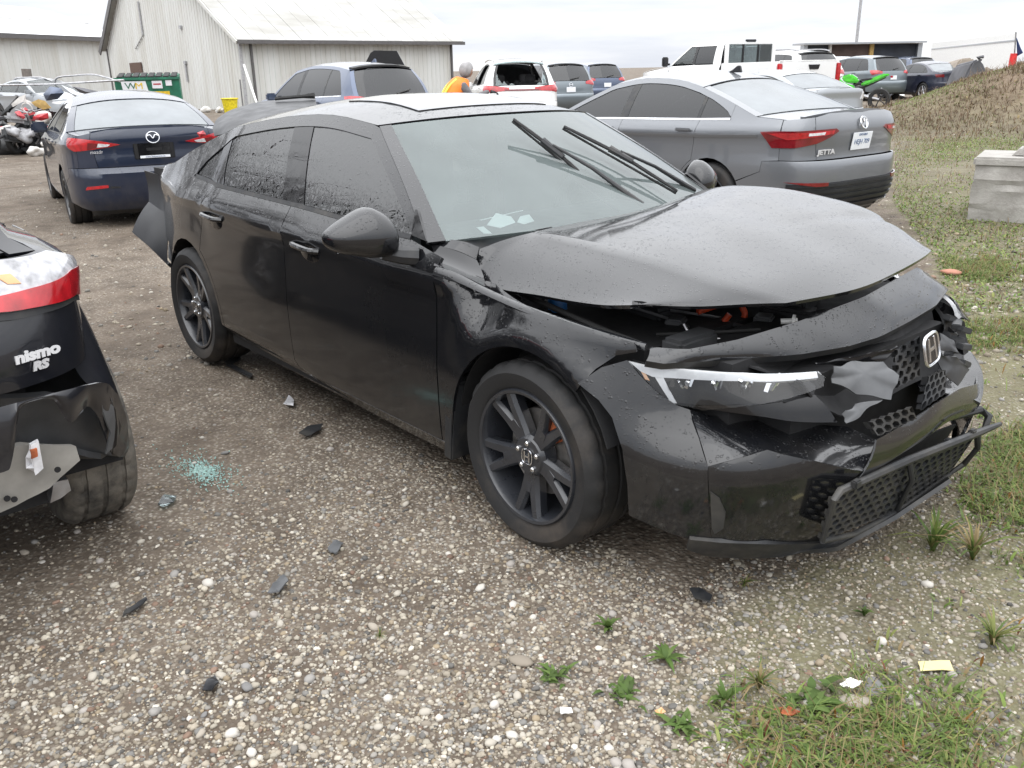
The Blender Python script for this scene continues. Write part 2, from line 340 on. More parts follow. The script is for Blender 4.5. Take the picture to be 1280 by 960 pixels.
# ------------------------------------------------------------------ car body surfaces
class Surf:
    """outer skin of a car: s runs along the plan outline (rear centre 0 -> front centre L), z is height; s<0 and s>L wrap to the other flank"""
    def __init__(s, plan, inset):
        d = catm(plan, 16); seg = np.linalg.norm(np.diff(d, axis=0), axis=1); s.ss = np.r_[0, np.cumsum(seg)]; s.x, s.y = d[:, 0], d[:, 1]; s.L = s.ss[-1]
        t = np.gradient(d, axis=0); t /= np.linalg.norm(t, axis=1, keepdims=True); s.nx, s.ny = -t[:, 1], t[:, 0]
        s.inset = inset; s.im = int(np.argmax(s.y))
    def P(s, u, z):
        u = np.asarray(u, float); z = np.asarray(z, float); sg = np.where((u < 0) | (u > s.L), -1., 1.); w = np.where(u < 0, -u, np.where(u > s.L, 2*s.L-u, u))
        f = lambda a: np.interp(w, s.ss, a)
        x, y, nx, ny = f(s.x), f(s.y), f(s.nx), f(s.ny); i = s.inset(x, z, nx, ny)
        return np.stack([x-nx*i, np.maximum(y-ny*i, 0)*sg, z+0*x], -1)
    def sx(s, x): return np.interp(x, s.x, s.ss)
    def sr(s, y): return np.sign(y)*np.interp(abs(y), s.y[:s.im], s.ss[:s.im])
    def sf(s, y): q = np.interp(-abs(y), -s.y[s.im:], s.ss[s.im:]); return q if y >= 0 else 2*s.L-q
    def S(s, *pts): return [(float(s.sx(x)), z) for x, z in pts]          # side points (x,z)
    def Rr(s, *pts): return [(float(s.sr(y)), z) for y, z in pts]         # rear points (y,z)
    def Fr(s, *pts): return [(float(s.sf(y)), z) for y, z in pts]
    def pt(s, u, z): return s.P(np.array([u]), np.array([z]))[0]
    def hit(s, px, mirror=True, lo=None, hi=None, zr=(.1, 1.3)):
        """photo pixels -> (s,z) on this skin (hero car only, near flank = mirrored half)"""
        out = []; lo = 0 if lo is None else lo; hi = s.L*1.25 if hi is None else hi
        u, z = np.meshgrid(np.linspace(lo, hi, 240), np.linspace(*zr, 90)); G = s.P(u.ravel(), z.ravel())*np.array([1, -1, 1]); pr = project(G); dist = np.linalg.norm(G-CC, axis=1)
        for p in px:
            e = np.linalg.norm(pr-np.array(p), axis=1); k = np.argmin(e+dist*2.0); q = np.array([u.ravel()[k], z.ravel()[k]])
            f = lambda q: project(s.pt(*q)*np.array([1, -1, 1]))[0]-np.array(p)
            for _ in range(25):
                r = f(q); J = np.stack([(f(q+d)-r)/1e-4 for d in np.eye(2)*1e-4], -1)
                st = np.linalg.lstsq(J, -r, rcond=None)[0]; q = q+np.clip(st, -.05, .05)
            out.append((float(q[0]), float(q[1])))
        return out
class Top:
    """hood, glass, roof or boot skin: rows (x,z at centre, x,z at edge) from front to back; the edges lie on the side skin"""
    def __init__(s, rows, S, smooth=True, pw=2.4, inw=0.):
        d = catm(rows, 8) if smooth and len(rows) > 2 else np.array([np.array(rows[i])+(np.array(rows[i+1])-np.array(rows[i]))*k/8 for i in range(len(rows)-1) for k in range(8)]+[rows[-1]])
        s.t = np.linspace(0, 1, len(d)); s.xc, s.zc, s.xe, s.ze = d.T; s.e = S.P(S.sx(s.xe), s.ze); s.pw = pw; s.inw = inw
    def P(s, t, v):
        f = lambda a: np.interp(t, s.t, a); w = np.abs(v)
        ex, ey, ez = f(s.e[:, 0]), f(s.e[:, 1]), f(s.e[:, 2]); xc, zc = f(s.xc), f(s.zc)
        return np.stack([xc+(ex-xc)*w**2, (ey-s.inw)*v, zc+(ez-zc)*w**s.pw], -1)
    def grid(s, name, mat, parent, t0=0, t1=1, v0=-1, v1=1, nt=10, nv=14, push=0., thick=.01):
        T, V = np.meshgrid(np.linspace(t0, t1, nt), np.linspace(v0, v1, nv), indexing='ij'); X = s.P(T, V)
        bm = bmesh.new(); vs = [[bm.verts.new(X[i, j]) for j in range(nv)] for i in range(nt)]
        for i in range(nt-1):
            for j in range(nv-1): bm.faces.new((vs[i][j], vs[i][j+1], vs[i+1][j+1], vs[i+1][j]))
        bm.normal_update()
        nn = sum((f.normal for f in bm.faces), Vector()); 
        if nn.z < 0: bmesh.ops.reverse_faces(bm, faces=bm.faces[:]); bm.normal_update()
        for v in bm.verts: v.co = v.co+v.normal*push
        be = [e for e in bm.edges if e.is_boundary]
        r = bmesh.ops.extrude_edge_only(bm, edges=be); nvv = set(g for g in r['geom'] if isinstance(g, bmesh.types.BMVert))
        for v in nvv:
            for e in v.link_edges:
                o = e.other_vert(v)
                if o not in nvv: v.co = v.co-o.normal*thick; break
        for e in be: e.smooth = False
        me = bpy.data.meshes.new(name); bm.to_mesh(me); bm.free(); me.polygons.foreach_set('use_smooth', [True]*len(me.polygons)); me.set_sharp_from_angle(angle=math.radians(40))
        return link(name, me, mat, parent)
    def edge(s, n=12): i = np.unique(np.linspace(0, len(s.t)-1, n).astype(int)); return [(float(a), float(b)) for a, b in zip(s.xe[i], s.ze[i])]

def make_inset(side, rear, front, belt, k1=.5, k2=.45, extra=None):
    sd, rr, ff = (np.array(catm(a, 6)).T if len(a) > 2 else np.array(a).T for a in (side, rear, front)); sd = np.array(side).T
    bx, bz = np.array(belt).T
    def f(x, z, nx, ny):
        zb = np.interp(x, bx, bz); h = np.maximum(z-zb, 0)
        a = np.interp(z-zb, sd[0], sd[1])+k1*h+k2*h*h
        if extra is not None: a = a+extra(x, z, zb)
        return ny*ny*a+np.maximum(-nx, 0)**2*np.interp(z, rr[0], rr[1])+np.maximum(nx, 0)**2*np.interp(z, ff[0], ff[1])
    return f

def tyre_mesh(R, w, rr, n=96, sipe=.006, cam=.0):
    h = w/2; g = .006; rib = h*.5
    prof = [(rr-.012, -h+.02), (rr, -h+.008), (rr+.012, -h), ((R+rr)/2+.01, -h-.007), (R-.028, -h-.003), (R-.008, -h+.014), (R, -h+.034)]
    for a, b in ((-.62, -.50), (-.07, .07), (.50, .62)):                 # three grooves round the tread
        prof += [(R, a*h-.001), (R-.008, a*h+.001), (R-.008, b*h-.001), (R, b*h+.001)]
    prof += [(R, h-.034), (R-.008, h-.014), (R-.028, h+.003), ((R+rr)/2+.01, h+.007), (rr+.012, h), (rr, h-.008), (rr-.012, h-.02)]
    bm = bmesh.new(); rings = []
    for j, (r, y) in enumerate(prof):
        row = []
        for k in range(n):
            q = r
            if sipe and k % 4 == 0 and r > R-.02 and abs(y) > h*.18: q = r-sipe
            a = 2*math.pi*k/n; row.append(bm.verts.new((q*math.cos(a), y, q*math.sin(a))))
        rings.append(row)
    for A, B in zip(rings, rings[1:]):
        for k in range(n): bm.faces.new((A[k], A[(k+1) % n], B[(k+1) % n], B[k]))
    bmesh.ops.recalc_face_normals(bm, faces=bm.faces[:])
    return bm
_wc = {}
def wheel(root, x, side, yo, R=.322, w=.225, rr=.234, style='twin', rimmat='rim_black', tyremat='tyre', n=64, detail=True, zc=None, cache=True):
    """wheel part whose outer face is at |y|=yo; children: tyre, brake_disc, caliper, wheel_nut, centre_cap"""
    key = (R, w, rr, style, rimmat, n, detail)
    if key not in _wc:
        h = w/2; m = MB(); H = h-.004
        m.lathe([(rr-.001, H-.006), (rr-.006, H+.004), (rr-.016, H+.002), (rr-.022, H-.012), (rr-.03, H-.07), (rr-.034, -h+.03), (rr-.004, -h+.012)], n, close=True)
        def spoke(a0, a1, w0, w1, d0=.012, d1=.006, r0=.05, r1=None):
            r1 = r1 or rr-.014; N = 5; pr = []
            for i in range(N):
                f = i/(N-1); r = r0+(r1-r0)*f; a = math.radians(a0+(a1-a0)*f); ww = w0+(w1-w0)*f; yy = H-(d0+.022*math.sin(math.pi*min(1, f*1.0))*.35)*(1-f)-d1*f-.010*(1-f)
                c = Vector((r*math.cos(a), 0, r*math.sin(a))); tn = Vector((-math.sin(a), 0, math.cos(a)))
                pr.append([c+tn*ww*.5+Vector((0, yy-.014, 0)), c+tn*ww*.30+Vector((0, yy, 0)), c-tn*ww*.30+Vector((0, yy, 0)), c-tn*ww*.5+Vector((0, yy-.014, 0)), c-tn*ww*.35+Vector((0, yy-.05, 0)), c+tn*ww*.35+Vector((0, yy-.05, 0))])
            V = [[m.bm.verts.new(p) for p in row] for row in pr]
            for A, B in zip(V, V[1:]):
                for k in range(6): m.bm.faces.new((A[k], A[(k+1) % 6], B[(k+1) % 6], B[k]))
            m.bm.faces.new(V[0]); m.bm.faces.new(V[-1][::-1])
        if style == 'twin':
            for i in range(5):
                a = 90+72*i
                spoke(a-7, a-12.5, .05, .035); spoke(a+7, a+12.5, .05, .035); spoke(a, a, .075, .03, .012, .016, .05, .13)
        else:
            k = 5 if style == 'five' else 10
            for i in range(k): spoke(90+360/k*i, 90+360/k*i, .07 if k == 5 else .03, .05 if k == 5 else .026)
        m.lathe([(.0005, H-.016), (.062, H-.016), (.074, H-.030), (.078, H-.075), (.0005, H-.08)], 20)
        rim = m.build('wheel', rimmat, None, sharp=30); me = rim.data; bpy.data.objects.remove(rim)
        tb = tyre_mesh(R, w, rr, n if n % 4 == 0 else 64, .006 if detail else 0); to = finish(tb, 'tyre', tyremat, None, 30); tm = to.data; bpy.data.objects.remove(to)
        dm = MB().lathe([(.06, 0.0), (.150, 0.0), (.150, -.022), (.06, -.022)], 40).lathe([(.07, .02), (.07, 0.), (.03, .02)], 24).build('brake_disc', 'brake_steel', None); dme = dm.data; bpy.data.objects.remove(dm)
        nut = MB().lathe([(.0095, -.006), (.0095, .008), (.006, .011)], 6).build('wheel_nut', 'chrome', None); nme = nut.data; bpy.data.objects.remove(nut)
        _wc[key] = (me, tm, dme, nme)
    me, tm, dme, nme = _wc[key]
    zc = R if zc is None else zc
    o = link('wheel', me, None, root); o.location = (x, side*(yo-w/2), zc); o.rotation_euler = (0, random.uniform(0, 1.2) if style != 'twin' else math.radians(0), 0 if side > 0 else math.pi)
    t = link('tyre', tm, None, o)
    if tyremat not in [mm.name for mm in tm.materials]: 
        t2 = tm.copy(); t2.materials.clear(); t2.materials.append(M[tyremat]); t.data = t2
    if detail:
        if style == 'twin':
            cp = MB(); cp.tube([(.024*abs(math.cos(a))**.6*np.sign(math.cos(a)), 0, .026*abs(math.sin(a))**.6*np.sign(math.sin(a))) for a in np.linspace(0, 6.2832, 25)], .0026, 6, False); cp.box((-.011, 0, 0), (.006, .004, .036)); cp.box((.011, 0, 0), (.006, .004, .036)); cp.box((0, 0, 0), (.018, .004, .006)); cp = cp.build('centre_cap', 'chrome', o); cp.location = (0, w/2-.016, 0); cp.rotation_euler = (0, -math.radians(35), 0)
        d = link('brake_disc', dme, None, o); d.location = (0, w/2-.085, 0)
        for k in range(5):
            q = link('wheel_nut', nme, None, o); a = math.radians(90+36+72*k); q.location = (.047*math.cos(a), w/2-.022, .047*math.sin(a))
    return o

SIDE = [(-.85, .11), (-.78, .05), (-.745, .028), (-.72, .010), (-.57, .004), (-.42, .001), (-.27, .010), (-.17, .013), (-.108, .0), (-.085, .010), (0., .070), (.5, .070)]
def sedan_spec(**k):
    d = dict(
        plan=[(-2.30, 0), (-2.29, .35), (-2.23, .60), (-2.09, .76), (-1.85, .85), (-1.4, .89), (-.6, .90), (.6, .90), (1.4, .885), (1.75, .84), (2.0, .73), (2.17, .52), (2.27, .25), (2.30, 0)],
        side=SIDE, rear=[(.15, .22), (.22, .12), (.32, .04), (.45, .01), (.58, 0.), (.66, .006), (.68, .05), (.75, .05), (.88, .06), (.98, .045), (1.04, .06), (1.1, .09)],
        front=[(.15, .15), (.25, .05), (.45, 0.), (.62, .02), (.72, .08), (.8, .22)],
        belt=[(-2.4, 1.03), (-1.2, 1.0), (0, .985), (.9, .96), (2.3, .84)],
        hood=[(1.0, .99, .92, .955), (1.5, .93, 1.35, .885), (2.10, .76, 1.85, .745)],
        ws=[(.98, .985, .90, .958), (.58, 1.19, .5, 1.14), (.15, 1.365, .10, 1.315)],
        roof=[(.14, 1.37, .09, 1.318), (-.3, 1.435, -.3, 1.365), (-.8, 1.415, -.75, 1.35), (-1.15, 1.35, -1.08, 1.285)],
        rg=[(-1.16, 1.345, -1.09, 1.28), (-1.5, 1.215, -1.42, 1.17), (-1.82, 1.075, -1.74, 1.045)],
        trunk=[(-1.83, 1.07, -1.75, 1.04), (-2.05, 1.06, -1.98, 1.025), (-2.235, 1.065, -2.10, 1.015)],
        wb=2.70, R=.32, tw=.215, rr=.215, wstyle='five', rimmat='rim_black', ra=.36, xdf=.90, xB=-.18, xR=-1.20, xq=-1.45, zs=.27, yw=.885, bt=.66, xbr=-1.84,
        lights=None, k1=.5, k2=.45, kind='sedan', glass='tint_glass', rglass='rear_glass', du=.12, dv=.10, wn=48, frames='black_plastic', extra=None, z0=.17)
    d.update(k); return d
def suv_spec(**k):
    d = dict(
        plan=[(-2.28, 0), (-2.27, .40), (-2.21, .66), (-2.05, .82), (-1.75, .895), (-1.2, .915), (-.5, .92), (.6, .92), (1.4, .905), (1.75, .87), (2.02, .76), (2.2, .52), (2.29, .25), (2.32, 0)],
        side=[(a*1.12, b) for a, b in SIDE], rear=[(.2, .2), (.3, .1), (.45, .02), (.6, 0.), (.72, .01), (.76, .06), (.9, .07), (1.06, .10), (1.2, .16), (1.4, .28), (1.6, .42), (1.75, .5)],
        front=[(.2, .15), (.35, .04), (.55, 0.), (.75, .02), (.9, .08), (1.0, .2)],
        belt=[(-2.4, 1.16), (-1.2, 1.12), (0, 1.08), (.9, 1.06), (2.3, .98)],
        hood=[(1.12, 1.12, 1.02, 1.08), (1.6, 1.08, 1.45, 1.02), (2.15, .93, 1.9, .91)],
        ws=[(1.10, 1.115, 1.00, 1.085), (.75, 1.38, .64, 1.33), (.36, 1.60, .30, 1.55)],
        roof=[(.35, 1.605, .29, 1.555), (-.3, 1.69, -.3, 1.63), (-1.1, 1.68, -1.1, 1.615), (-1.80, 1.61, -1.72, 1.55)],
        rg=[(-1.86, 1.575, -1.76, 1.53), (-2.02, 1.35, -1.93, 1.33), (-2.17, 1.12, -2.08, 1.10)],
        trunk=None, wb=2.70, R=.355, tw=.23, rr=.24, wstyle='five', rimmat='rim_silver', ra=.41, xdf=1.0, xB=-.10, xR=-1.12, xq=-1.72, zs=.34, yw=.905, bt=.74, xbr=-1.86,
        lights=None, k1=.36, k2=.35, kind='suv', glass='tint_glass', rglass='tint_glass', du=.14, dv=.12, wn=40, frames='black_plastic', extra=None, z0=.24)
    d.update(k); return d

def car(name, label, spec, pmat, loc, rz, cat='car', group=None, skip=(), z=0.):
    g = spec; S = Surf(g['plan'], make_inset(g['side'], g['rear'], g['front'], g['belt'], g['k1'], g['k2'], g['extra']))
    root = thing(name, label, cat, (loc[0], loc[1], z), rz, group)
    T = {k: Top(g[k], S) for k in ('hood', 'ws', 'roof', 'rg', 'trunk') if g[k]}
    du, dv = g['du'], g['dv']
    bx, bz = np.array(g['belt']).T; zb = lambda x: float(np.interp(x, bx, bz))
    ed = [p for k in ('hood', 'ws', 'roof', 'rg', 'trunk') if k in T for p in T[k].edge(14)]
    ed = sorted(ed, key=lambda p: p[0]); ex = np.array([p[0] for p in ed]); ezz = np.array([p[1] for p in ed]); ez = lambda x: float(np.interp(x, ex, ezz))
    wf, wr, ra, R, zs = g['wb']/2, -g['wb']/2, g['ra'], g['R'], g['zs']; zc = R+.01
    cv = [zb(0)-.108, zb(0)]
    Sd = lambda pts: S.S(*pts)
    kw = dict(du=du, dv=dv)
    edge_between = lambda a, b: [(x, ez(x)) for x in np.linspace(a, b, 14)]
    zbc = lambda x: min(zb(x), ez(x))
    # --- flanks
    if 'fender' not in skip:
        xh = g['hood'][-1][2]
        poly = [(g['xdf'], zs)]+edge_between(g['xdf'], xh)+[(xh+.02, g['bt']-.02)]+arc(wf, zc, ra, 38, 176)+[(wf-ra-.005, zs)]
        panel('fender', Sd(poly), S.P, pmat, root, both=True, **kw)
    if 'doors' not in skip:
        poly = [(g['xdf'], zs)]+[(x, zbc(x)) for x in np.linspace(g['xdf'], g['xB'], 6)]+[(g['xB'], zs)]
        for d in panel('front_door', Sd(poly), S.P, pmat, root, both=True, cv=cv, **kw): pass
        a = arc(wr, zc, ra+.03, 4, 58)
        poly = [(g['xB'], zs)]+[(x, zb(x)) for x in np.linspace(g['xB'], g['xR'], 6)]+a[::-1]+[(wr+ra+.035, zs)]
        panel('rear_door', Sd(poly), S.P, pmat, root, both=True, cv=cv, **kw)
    hq = [(x, ez(x)) for x in np.linspace(g['xq'], -2.055 if g['kind'] == 'sedan' else g['rg'][-1][2], 12)]
    a = arc(wr, zc, ra+.03, 4, 58)
    xs = g['xbr']
    if 'quarter' not in skip:
        poly = [(g['xR'], zb(g['xR']))]+a[::-1]+[(wr+ra+.03, zs)]+[(wr+ra, zs)]+arc(wr, zc, ra, 0, 150)+[(xs, g['bt']-.09)]+[(xs-.01, g['bt'])]
        if g['kind'] == 'sedan': poly += [(-2.06, g['bt']+.012)]
        else: poly += [(-2.0, g['bt']+.02), (-2.08, g['bt']+.02), (-2.10, 1.08)]
        poly += hq[::-1]+[(g['xq'], zb(g['xq']))]
        panel('quarter_panel', Sd(poly), S.P, pmat, root, both=True, cv=cv, **kw)
    poly = [(wf-ra-.01, zs), (wr+ra+.01, zs), (wr+ra+.02, g['z0']), (wf-ra-.02, g['z0'])]
    panel('rocker_panel', Sd(poly), S.P, 'black_plastic' if g['kind'] == 'suv' else pmat, root, both=True, **kw)
    # --- side glass
    x0 = g['ws'][0][2]-.10; xe_ = g['xq']
    def dlo(x):
        t = ez(x)-.05
        f = (x-xe_)/.30
        if f < 1: t = min(t, zb(x)+.02+(ez(xe_+.3)-.05-zb(xe_+.3)-.02)*max(f, 0.)**.75)
        return max(t, zb(x)+.012)
    xs_ = np.linspace(x0, xe_, 40)
    rail = [(x, ez(x)) for x in np.linspace(g['ws'][0][2], xe_, 40)]+[(xe_, zb(xe_))]+[(x, dlo(x)) for x in xs_[::-1]]+[(g['ws'][0][2], zb(g['ws'][0][2]))]
    panel('roof_rail', Sd(rail), S.P, pmat, root, both=True, gap=.001, **kw)
    bp = g['xB']
    for nm, xa, xb in (('front_window', x0, bp+.05), ('rear_window', bp-.05, g['xR']+.05), ('quarter_window', g['xR']+.015, xe_+.01)):
        q = np.linspace(xa, xb, 16); poly = [(x, zb(x)+.012) for x in q]+[(x, max(dlo(x), zb(x)+.02)) for x in q[::-1]]
        if 'side_'+nm not in skip: panel(nm, Sd(poly), S.P, g['glass'], root, both=True, push=-.006, gap=.003, **kw)
    for xa, xb in ((bp+.05, bp-.05), (g['xR']+.05, g['xR']+.015)):
        q = np.linspace(xa, xb, 3); poly = [(x, zb(x)+.006) for x in q]+[(x, dlo(x)+.004) for x in q[::-1]]
        panel('pillar', Sd(poly), S.P, g['frames'], root, both=True, push=-.004, gap=0, **kw)
    q = np.linspace(x0, xe_, 20); poly = [(x, zb(x)-.004) for x in q]+[(x, zb(x)+.012) for x in q[::-1]]
    panel('window_trim', Sd(poly), S.P, g.get('trim', 'black_plastic'), root, both=True, push=.003, gap=0, **kw)
    # --- top
    if 'hood' not in skip: T['hood'].grid('hood', pmat, root, v0=-.985, v1=.985)
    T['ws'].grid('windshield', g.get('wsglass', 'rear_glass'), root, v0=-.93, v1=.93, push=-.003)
    for sg in (-1, 1):
        T['ws'].grid('pillar', pmat, root, v0=.93*sg, v1=1.0*sg, nv=4)
        if 'rg' not in skip: T['rg'].grid('pillar', pmat, root, v0=.90*sg, v1=1.0*sg, nv=4)
    T['roof'].grid('roof', pmat, root, t0=.005, t1=.995)
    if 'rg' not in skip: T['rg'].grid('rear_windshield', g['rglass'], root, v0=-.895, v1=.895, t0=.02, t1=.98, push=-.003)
    if 'trunk' in T: T['trunk'].grid('trunk_lid', pmat, root, v0=-.985, v1=.985)
    # --- tail
    bt = g['bt']; zt = (g['trunk'][-1][1]-.004) if g['trunk'] else g['rg'][-1][1]-.005
    yq = .60 if g['kind'] == 'sedan' else .70
    if 'tail' not in skip:
        half = S.Rr((0, bt+.012), (.3, bt+.012), (yq, bt+.012), (yq+.04, zt-.12), (yq+.03, zt-.03), (.45, zt-.002), (0, zt)); 
        poly = half+[(-u, z_) for u, z_ in half[::-1][1:-1]]
        panel('tailgate' if g['kind'] == 'suv' else 'trunk_face', poly, S.P, pmat, root, du=.09, dv=.06, ref=(0, 0, .8))
        half = S.Rr((yq+.002, bt+.012), (yq+.042, zt-.12), (yq+.032, zt-.03))+S.S((-2.06, (ez(-2.055)-.003) if g['kind'] == 'sedan' else zt-.035), (-2.06, bt+.012))
        panel('tail_panel', half, S.P, pmat, root, both=True, du=.08, dv=.08, gap=.001)
    if 'rear_bumper' not in skip:
        half = S.Rr((0, g['z0']+.06))+S.S((-2.05, g['z0']+.06), (-1.8, zs+.02), (wr-ra*.93, zs+.03))+S.S(*arc(wr, zc, ra, 180, 151, 4))+S.S((xs, bt-.09), (xs-.01, bt), (-2.06, bt+.008))+S.Rr((.5, bt+.008), (0, bt+.008))
        poly = half+[(-u, z_) for u, z_ in half[::-1][1:-1]]
        panel('rear_bumper', poly, S.P, pmat, root, du=.08, dv=.06, gap=.001, cv=[bt], ref=(0, 0, .5))
        half = S.Rr((0, g['z0']))+S.S((-2.0, g['z0']))+S.S((-2.05, g['z0']+.1))+S.Rr((0, g['z0']+.1))
        panel('lower_valance', half+[(-u, z_) for u, z_ in half[::-1][1:-1]], S.P, 'black_plastic', root, du=.1, dv=.06, push=-.012, gap=0, ref=(0, 0, .5))
    # --- front
    if 'front_bumper' not in skip:
        xh = g['hood'][-1][2]
        half = [(S.L, .22)]+S.S((2.0, .22), (1.85, zs), (wf+ra*.97, zs+.02))+S.S(*arc(wf, zc, ra, 4, 38, 4))+S.S((xh+.02, bt-.02), (xh+.02, g['hood'][-1][3]-.01))+S.Fr((.45, g['hood'][-1][1]-.02))+[(S.L, g['hood'][-1][1]-.015)]
        poly = half+[(2*S.L-u, z_) for u, z_ in half[::-1][1:-1]]
        panel('front_bumper', poly, S.P, pmat, root, du=.09, dv=.08, gap=.001, ref=(0, 0, .5))
        panel('headlight', S.S((xh-.05, bt+.0), (2.05, bt-.04), (2.12, bt+.05), (xh, g['hood'][-1][3]-.03)), S.P, 'clear_lens', root, both=True, push=.006)
        poly = S.Fr((.5, .35), (.5, .5), (.35, .6), (-.35, .6), (-.5, .5), (-.5, .35)); panel('grille', poly, S.P, 'black_plastic', root, push=.004)
    # --- wheels, underbody, cabin
    for x in (wf, wr):
        for sd_ in (1, -1):
            if ('wheel', x > 0, sd_) in skip: continue
            wheel(root, x, sd_, g['yw'], R, g['tw'], g['rr'], g['wstyle'], g['rimmat'], n=g['wn'], detail=g.get('wdetail', False))
    m = MB(); hw = max(p[1] for p in g['plan']); Lr, Lf = g['plan'][0][0], g['plan'][-1][0]
    zt_ = zb(0)-.30; m.box(((wr+wf)/2, 0, (g['z0']+zt_)/2+.02), (Lf-Lr-.95, 2*hw-.52, zt_-g['z0'])); m.box((0, 0, g['z0']+.16), (g['wb']-2*ra-.04, 2*hw-.12, .26))
    m.box((0, 0, .62), (1.8, 2*hw-.2, .3))
    for x, w_ in ((wf, .36), (wr, .36)): m.box((x, 0, zc+ra*.5+.16), (2*ra-.06, 2*hw-.42, .10))
    m.build('underbody', 'inner_black', root)
    hgt = g['roof'][1][1]
    for x in (.1, -.85):
        for y in (.37, -.37):
            m = MB(); m.box((x-.08, y, zb(0)-.2), (.14, .48, .62), (0, -.18, 0)); m.box((x-.17, y, zb(0)+.17), (.10, .25, .18), (0, -.1, 0)); m.build('seat', 'seat_grey', root, bevel=.03)
    MB().box((.60, 0, zb(0)-.13), (.44, 2*hw-.62, .16)).build('dashboard', 'dash_grey', root, bevel=.04)
    # --- mirrors
    if 'mirror' not in skip:
        xm = g['xdf']-.22; p = S.pt(S.sx(xm), zb(xm)+.02)
        for sg in (1, -1):
            m = MB(); m.box((xm+.02, sg*(p[1]+.10), p[2]+.02), (.10, .19, .13)); m.box((xm+.02, sg*(p[1]+.01), p[2]-.03), (.06, .10, .05)); m.build('mirror', pmat, root, bevel=.03)
    # --- door handles
    if 'handles' not in skip:
        for x in (g['xB']+.14, g['xR']+.14):
            p = S.pt(S.sx(x), zb(x)-.085)
            for sg in (1, -1): MB().box((x, sg*(p[1]+.02), p[2]), (.19, .022, .028)).build('handle', pmat if pmat != 'white_paint' else 'white_plastic', root, bevel=.009)
    return root, S, T, zb
def rear_frame(S, y, z, off=.006, tilt=None):
    u = S.sr(y); p = S.pt(u, z); q = S.pt(u, z+.03)
    return frame(Vector((p[0]-off, p[1], p[2])), (0, -1, 0) if tilt is None else tilt, q-p)
def plate(S, root, y, z, txt, sub=None, mat='plate_white', w=.30, h=.15):
    m = rear_frame(S, y, z, .012)
    o = MB().box((0, 0, 0), (w, h, .006)).build('licence_plate', mat, root, bevel=.002, matrix=m)
    if txt: text_mesh('plate_text', txt, h*.40, 'letter_grey', o, m @ Matrix.Translation((0, -.008, .004)), .001)
    if sub: text_mesh('plate_text', sub, h*.2, 'letter_grey', o, m @ Matrix.Translation((0, h*.36, .004)), .001)
    return o
# ------------------------------------------------------------------ the wrecked black sedan
def sstep(a, b, x): q = np.clip((x-a)/(b-a), 0, 1); return q*q*(3-2*q)
def hero_extra(x, z, zb):
    d = np.hypot(x-1.3675, z-.332)-.405
    b = sstep(1.02, 1.11, x+.5*(z-.8))*sstep(.45, .6, z)*.75*np.clip(d, 0, .2)*(1-sstep(1.45, 1.78, x))+.38*np.clip(d, 0, .25)*sstep(1.45, 1.78, x)*sstep(.45, .6, z)
    d2 = np.hypot(x+1.3675, z-.332)-.42
    return b+sstep(-.95, -1.2, x)*sstep(.45, .6, z)*sstep(-2.1, -1.7, x)*.10*np.clip(d2, 0, .3)
HS = sedan_spec(
    plan=[(-2.30, 0), (-2.29, .35), (-2.23, .58), (-2.09, .72), (-1.85, .815), (-1.4, .885), (-.6, .90), (.6, .90), (1.37, .902), (1.72, .875), (1.95, .80), (2.13, .67), (2.25, .46), (2.31, .22), (2.325, 0)],
    side=[(-.85, .11), (-.80, .075), (-.765, .05), (-.745, .045), (-.735, .020), (-.70, .008), (-.57, .002), (-.42, .0), (-.27, .009), (-.17, .014), (-.135, .011), (-.108, .0), (-.09, .008), (0., .070), (.5, .070)],
    front=[(.12, .12), (.2, .07), (.3, .03), (.42, 0.), (.5, .0), (.6, .02), (.66, .05), (.72, .12), (.80, .22)],
    belt=[(-2.4, 1.06), (-1.3, 1.02), (-1.0, 1.003), (-.1, .985), (.62, .955), (.9, .958), (1.75, .875), (2.3, .84)],
    hood=[(1.05, .99, .80, .952), (1.4, .9, 1.2, .86), (2.0, .78, 1.76, .77)],
    ws=[(1.08, .985, .80, .953), (.72, 1.185, .5, 1.145), (.36, 1.347, .19, 1.318)],
    roof=[(.35, 1.352, .18, 1.321), (-.1, 1.418, -.2, 1.352), (-.7, 1.405, -.6, 1.335), (-1.25, 1.33, -1.1, 1.272)],
    rg=[(-1.26, 1.326, -1.11, 1.268), (-1.7, 1.20, -1.45, 1.168), (-2.08, 1.06, -1.80, 1.06)],
    trunk=[(-2.09, 1.058, -1.81, 1.055), (-2.18, 1.05, -1.95, 1.04), (-2.25, 1.03, -2.05, 1.0)],
    wb=2.735, R=.322, tw=.235, rr=.236, wstyle='twin', ra=.365, xdf=.922, xB=-.20, xR=-1.07, xq=-1.33, zs=.245, yw=.888, xbr=-1.76, bt=.62,
    glass='dark_glass', rglass='dark_glass', wsglass='fogged_glass', du=.06, dv=.05, wn=96, frames='gloss_black', extra=hero_extra, z0=.165, wdetail=True)
BP = 'black_paint'
_lean = -.20
hero, HSf, HT, hzb = car('wrecked_sedan', 'black sedan with popped crumpled hood, smashed grille and raised wipers in the foreground', HS, BP, (0, 0), 0,
                         skip=('hood', 'fender', 'front_bumper', 'tail', 'rear_bumper', 'mirror', 'handles', 'side_front_window', 'side_rear_window', 'side_quarter_window'))
for o in [c for c in hero.children if c.name.startswith(('pillar',)) and c.data.materials[0].name == 'gloss_black']: bpy.data.objects.remove(o)
for o in [c for c in hero.children if c.name.startswith('wheel')]: o.rotation_euler.y = math.radians(35)
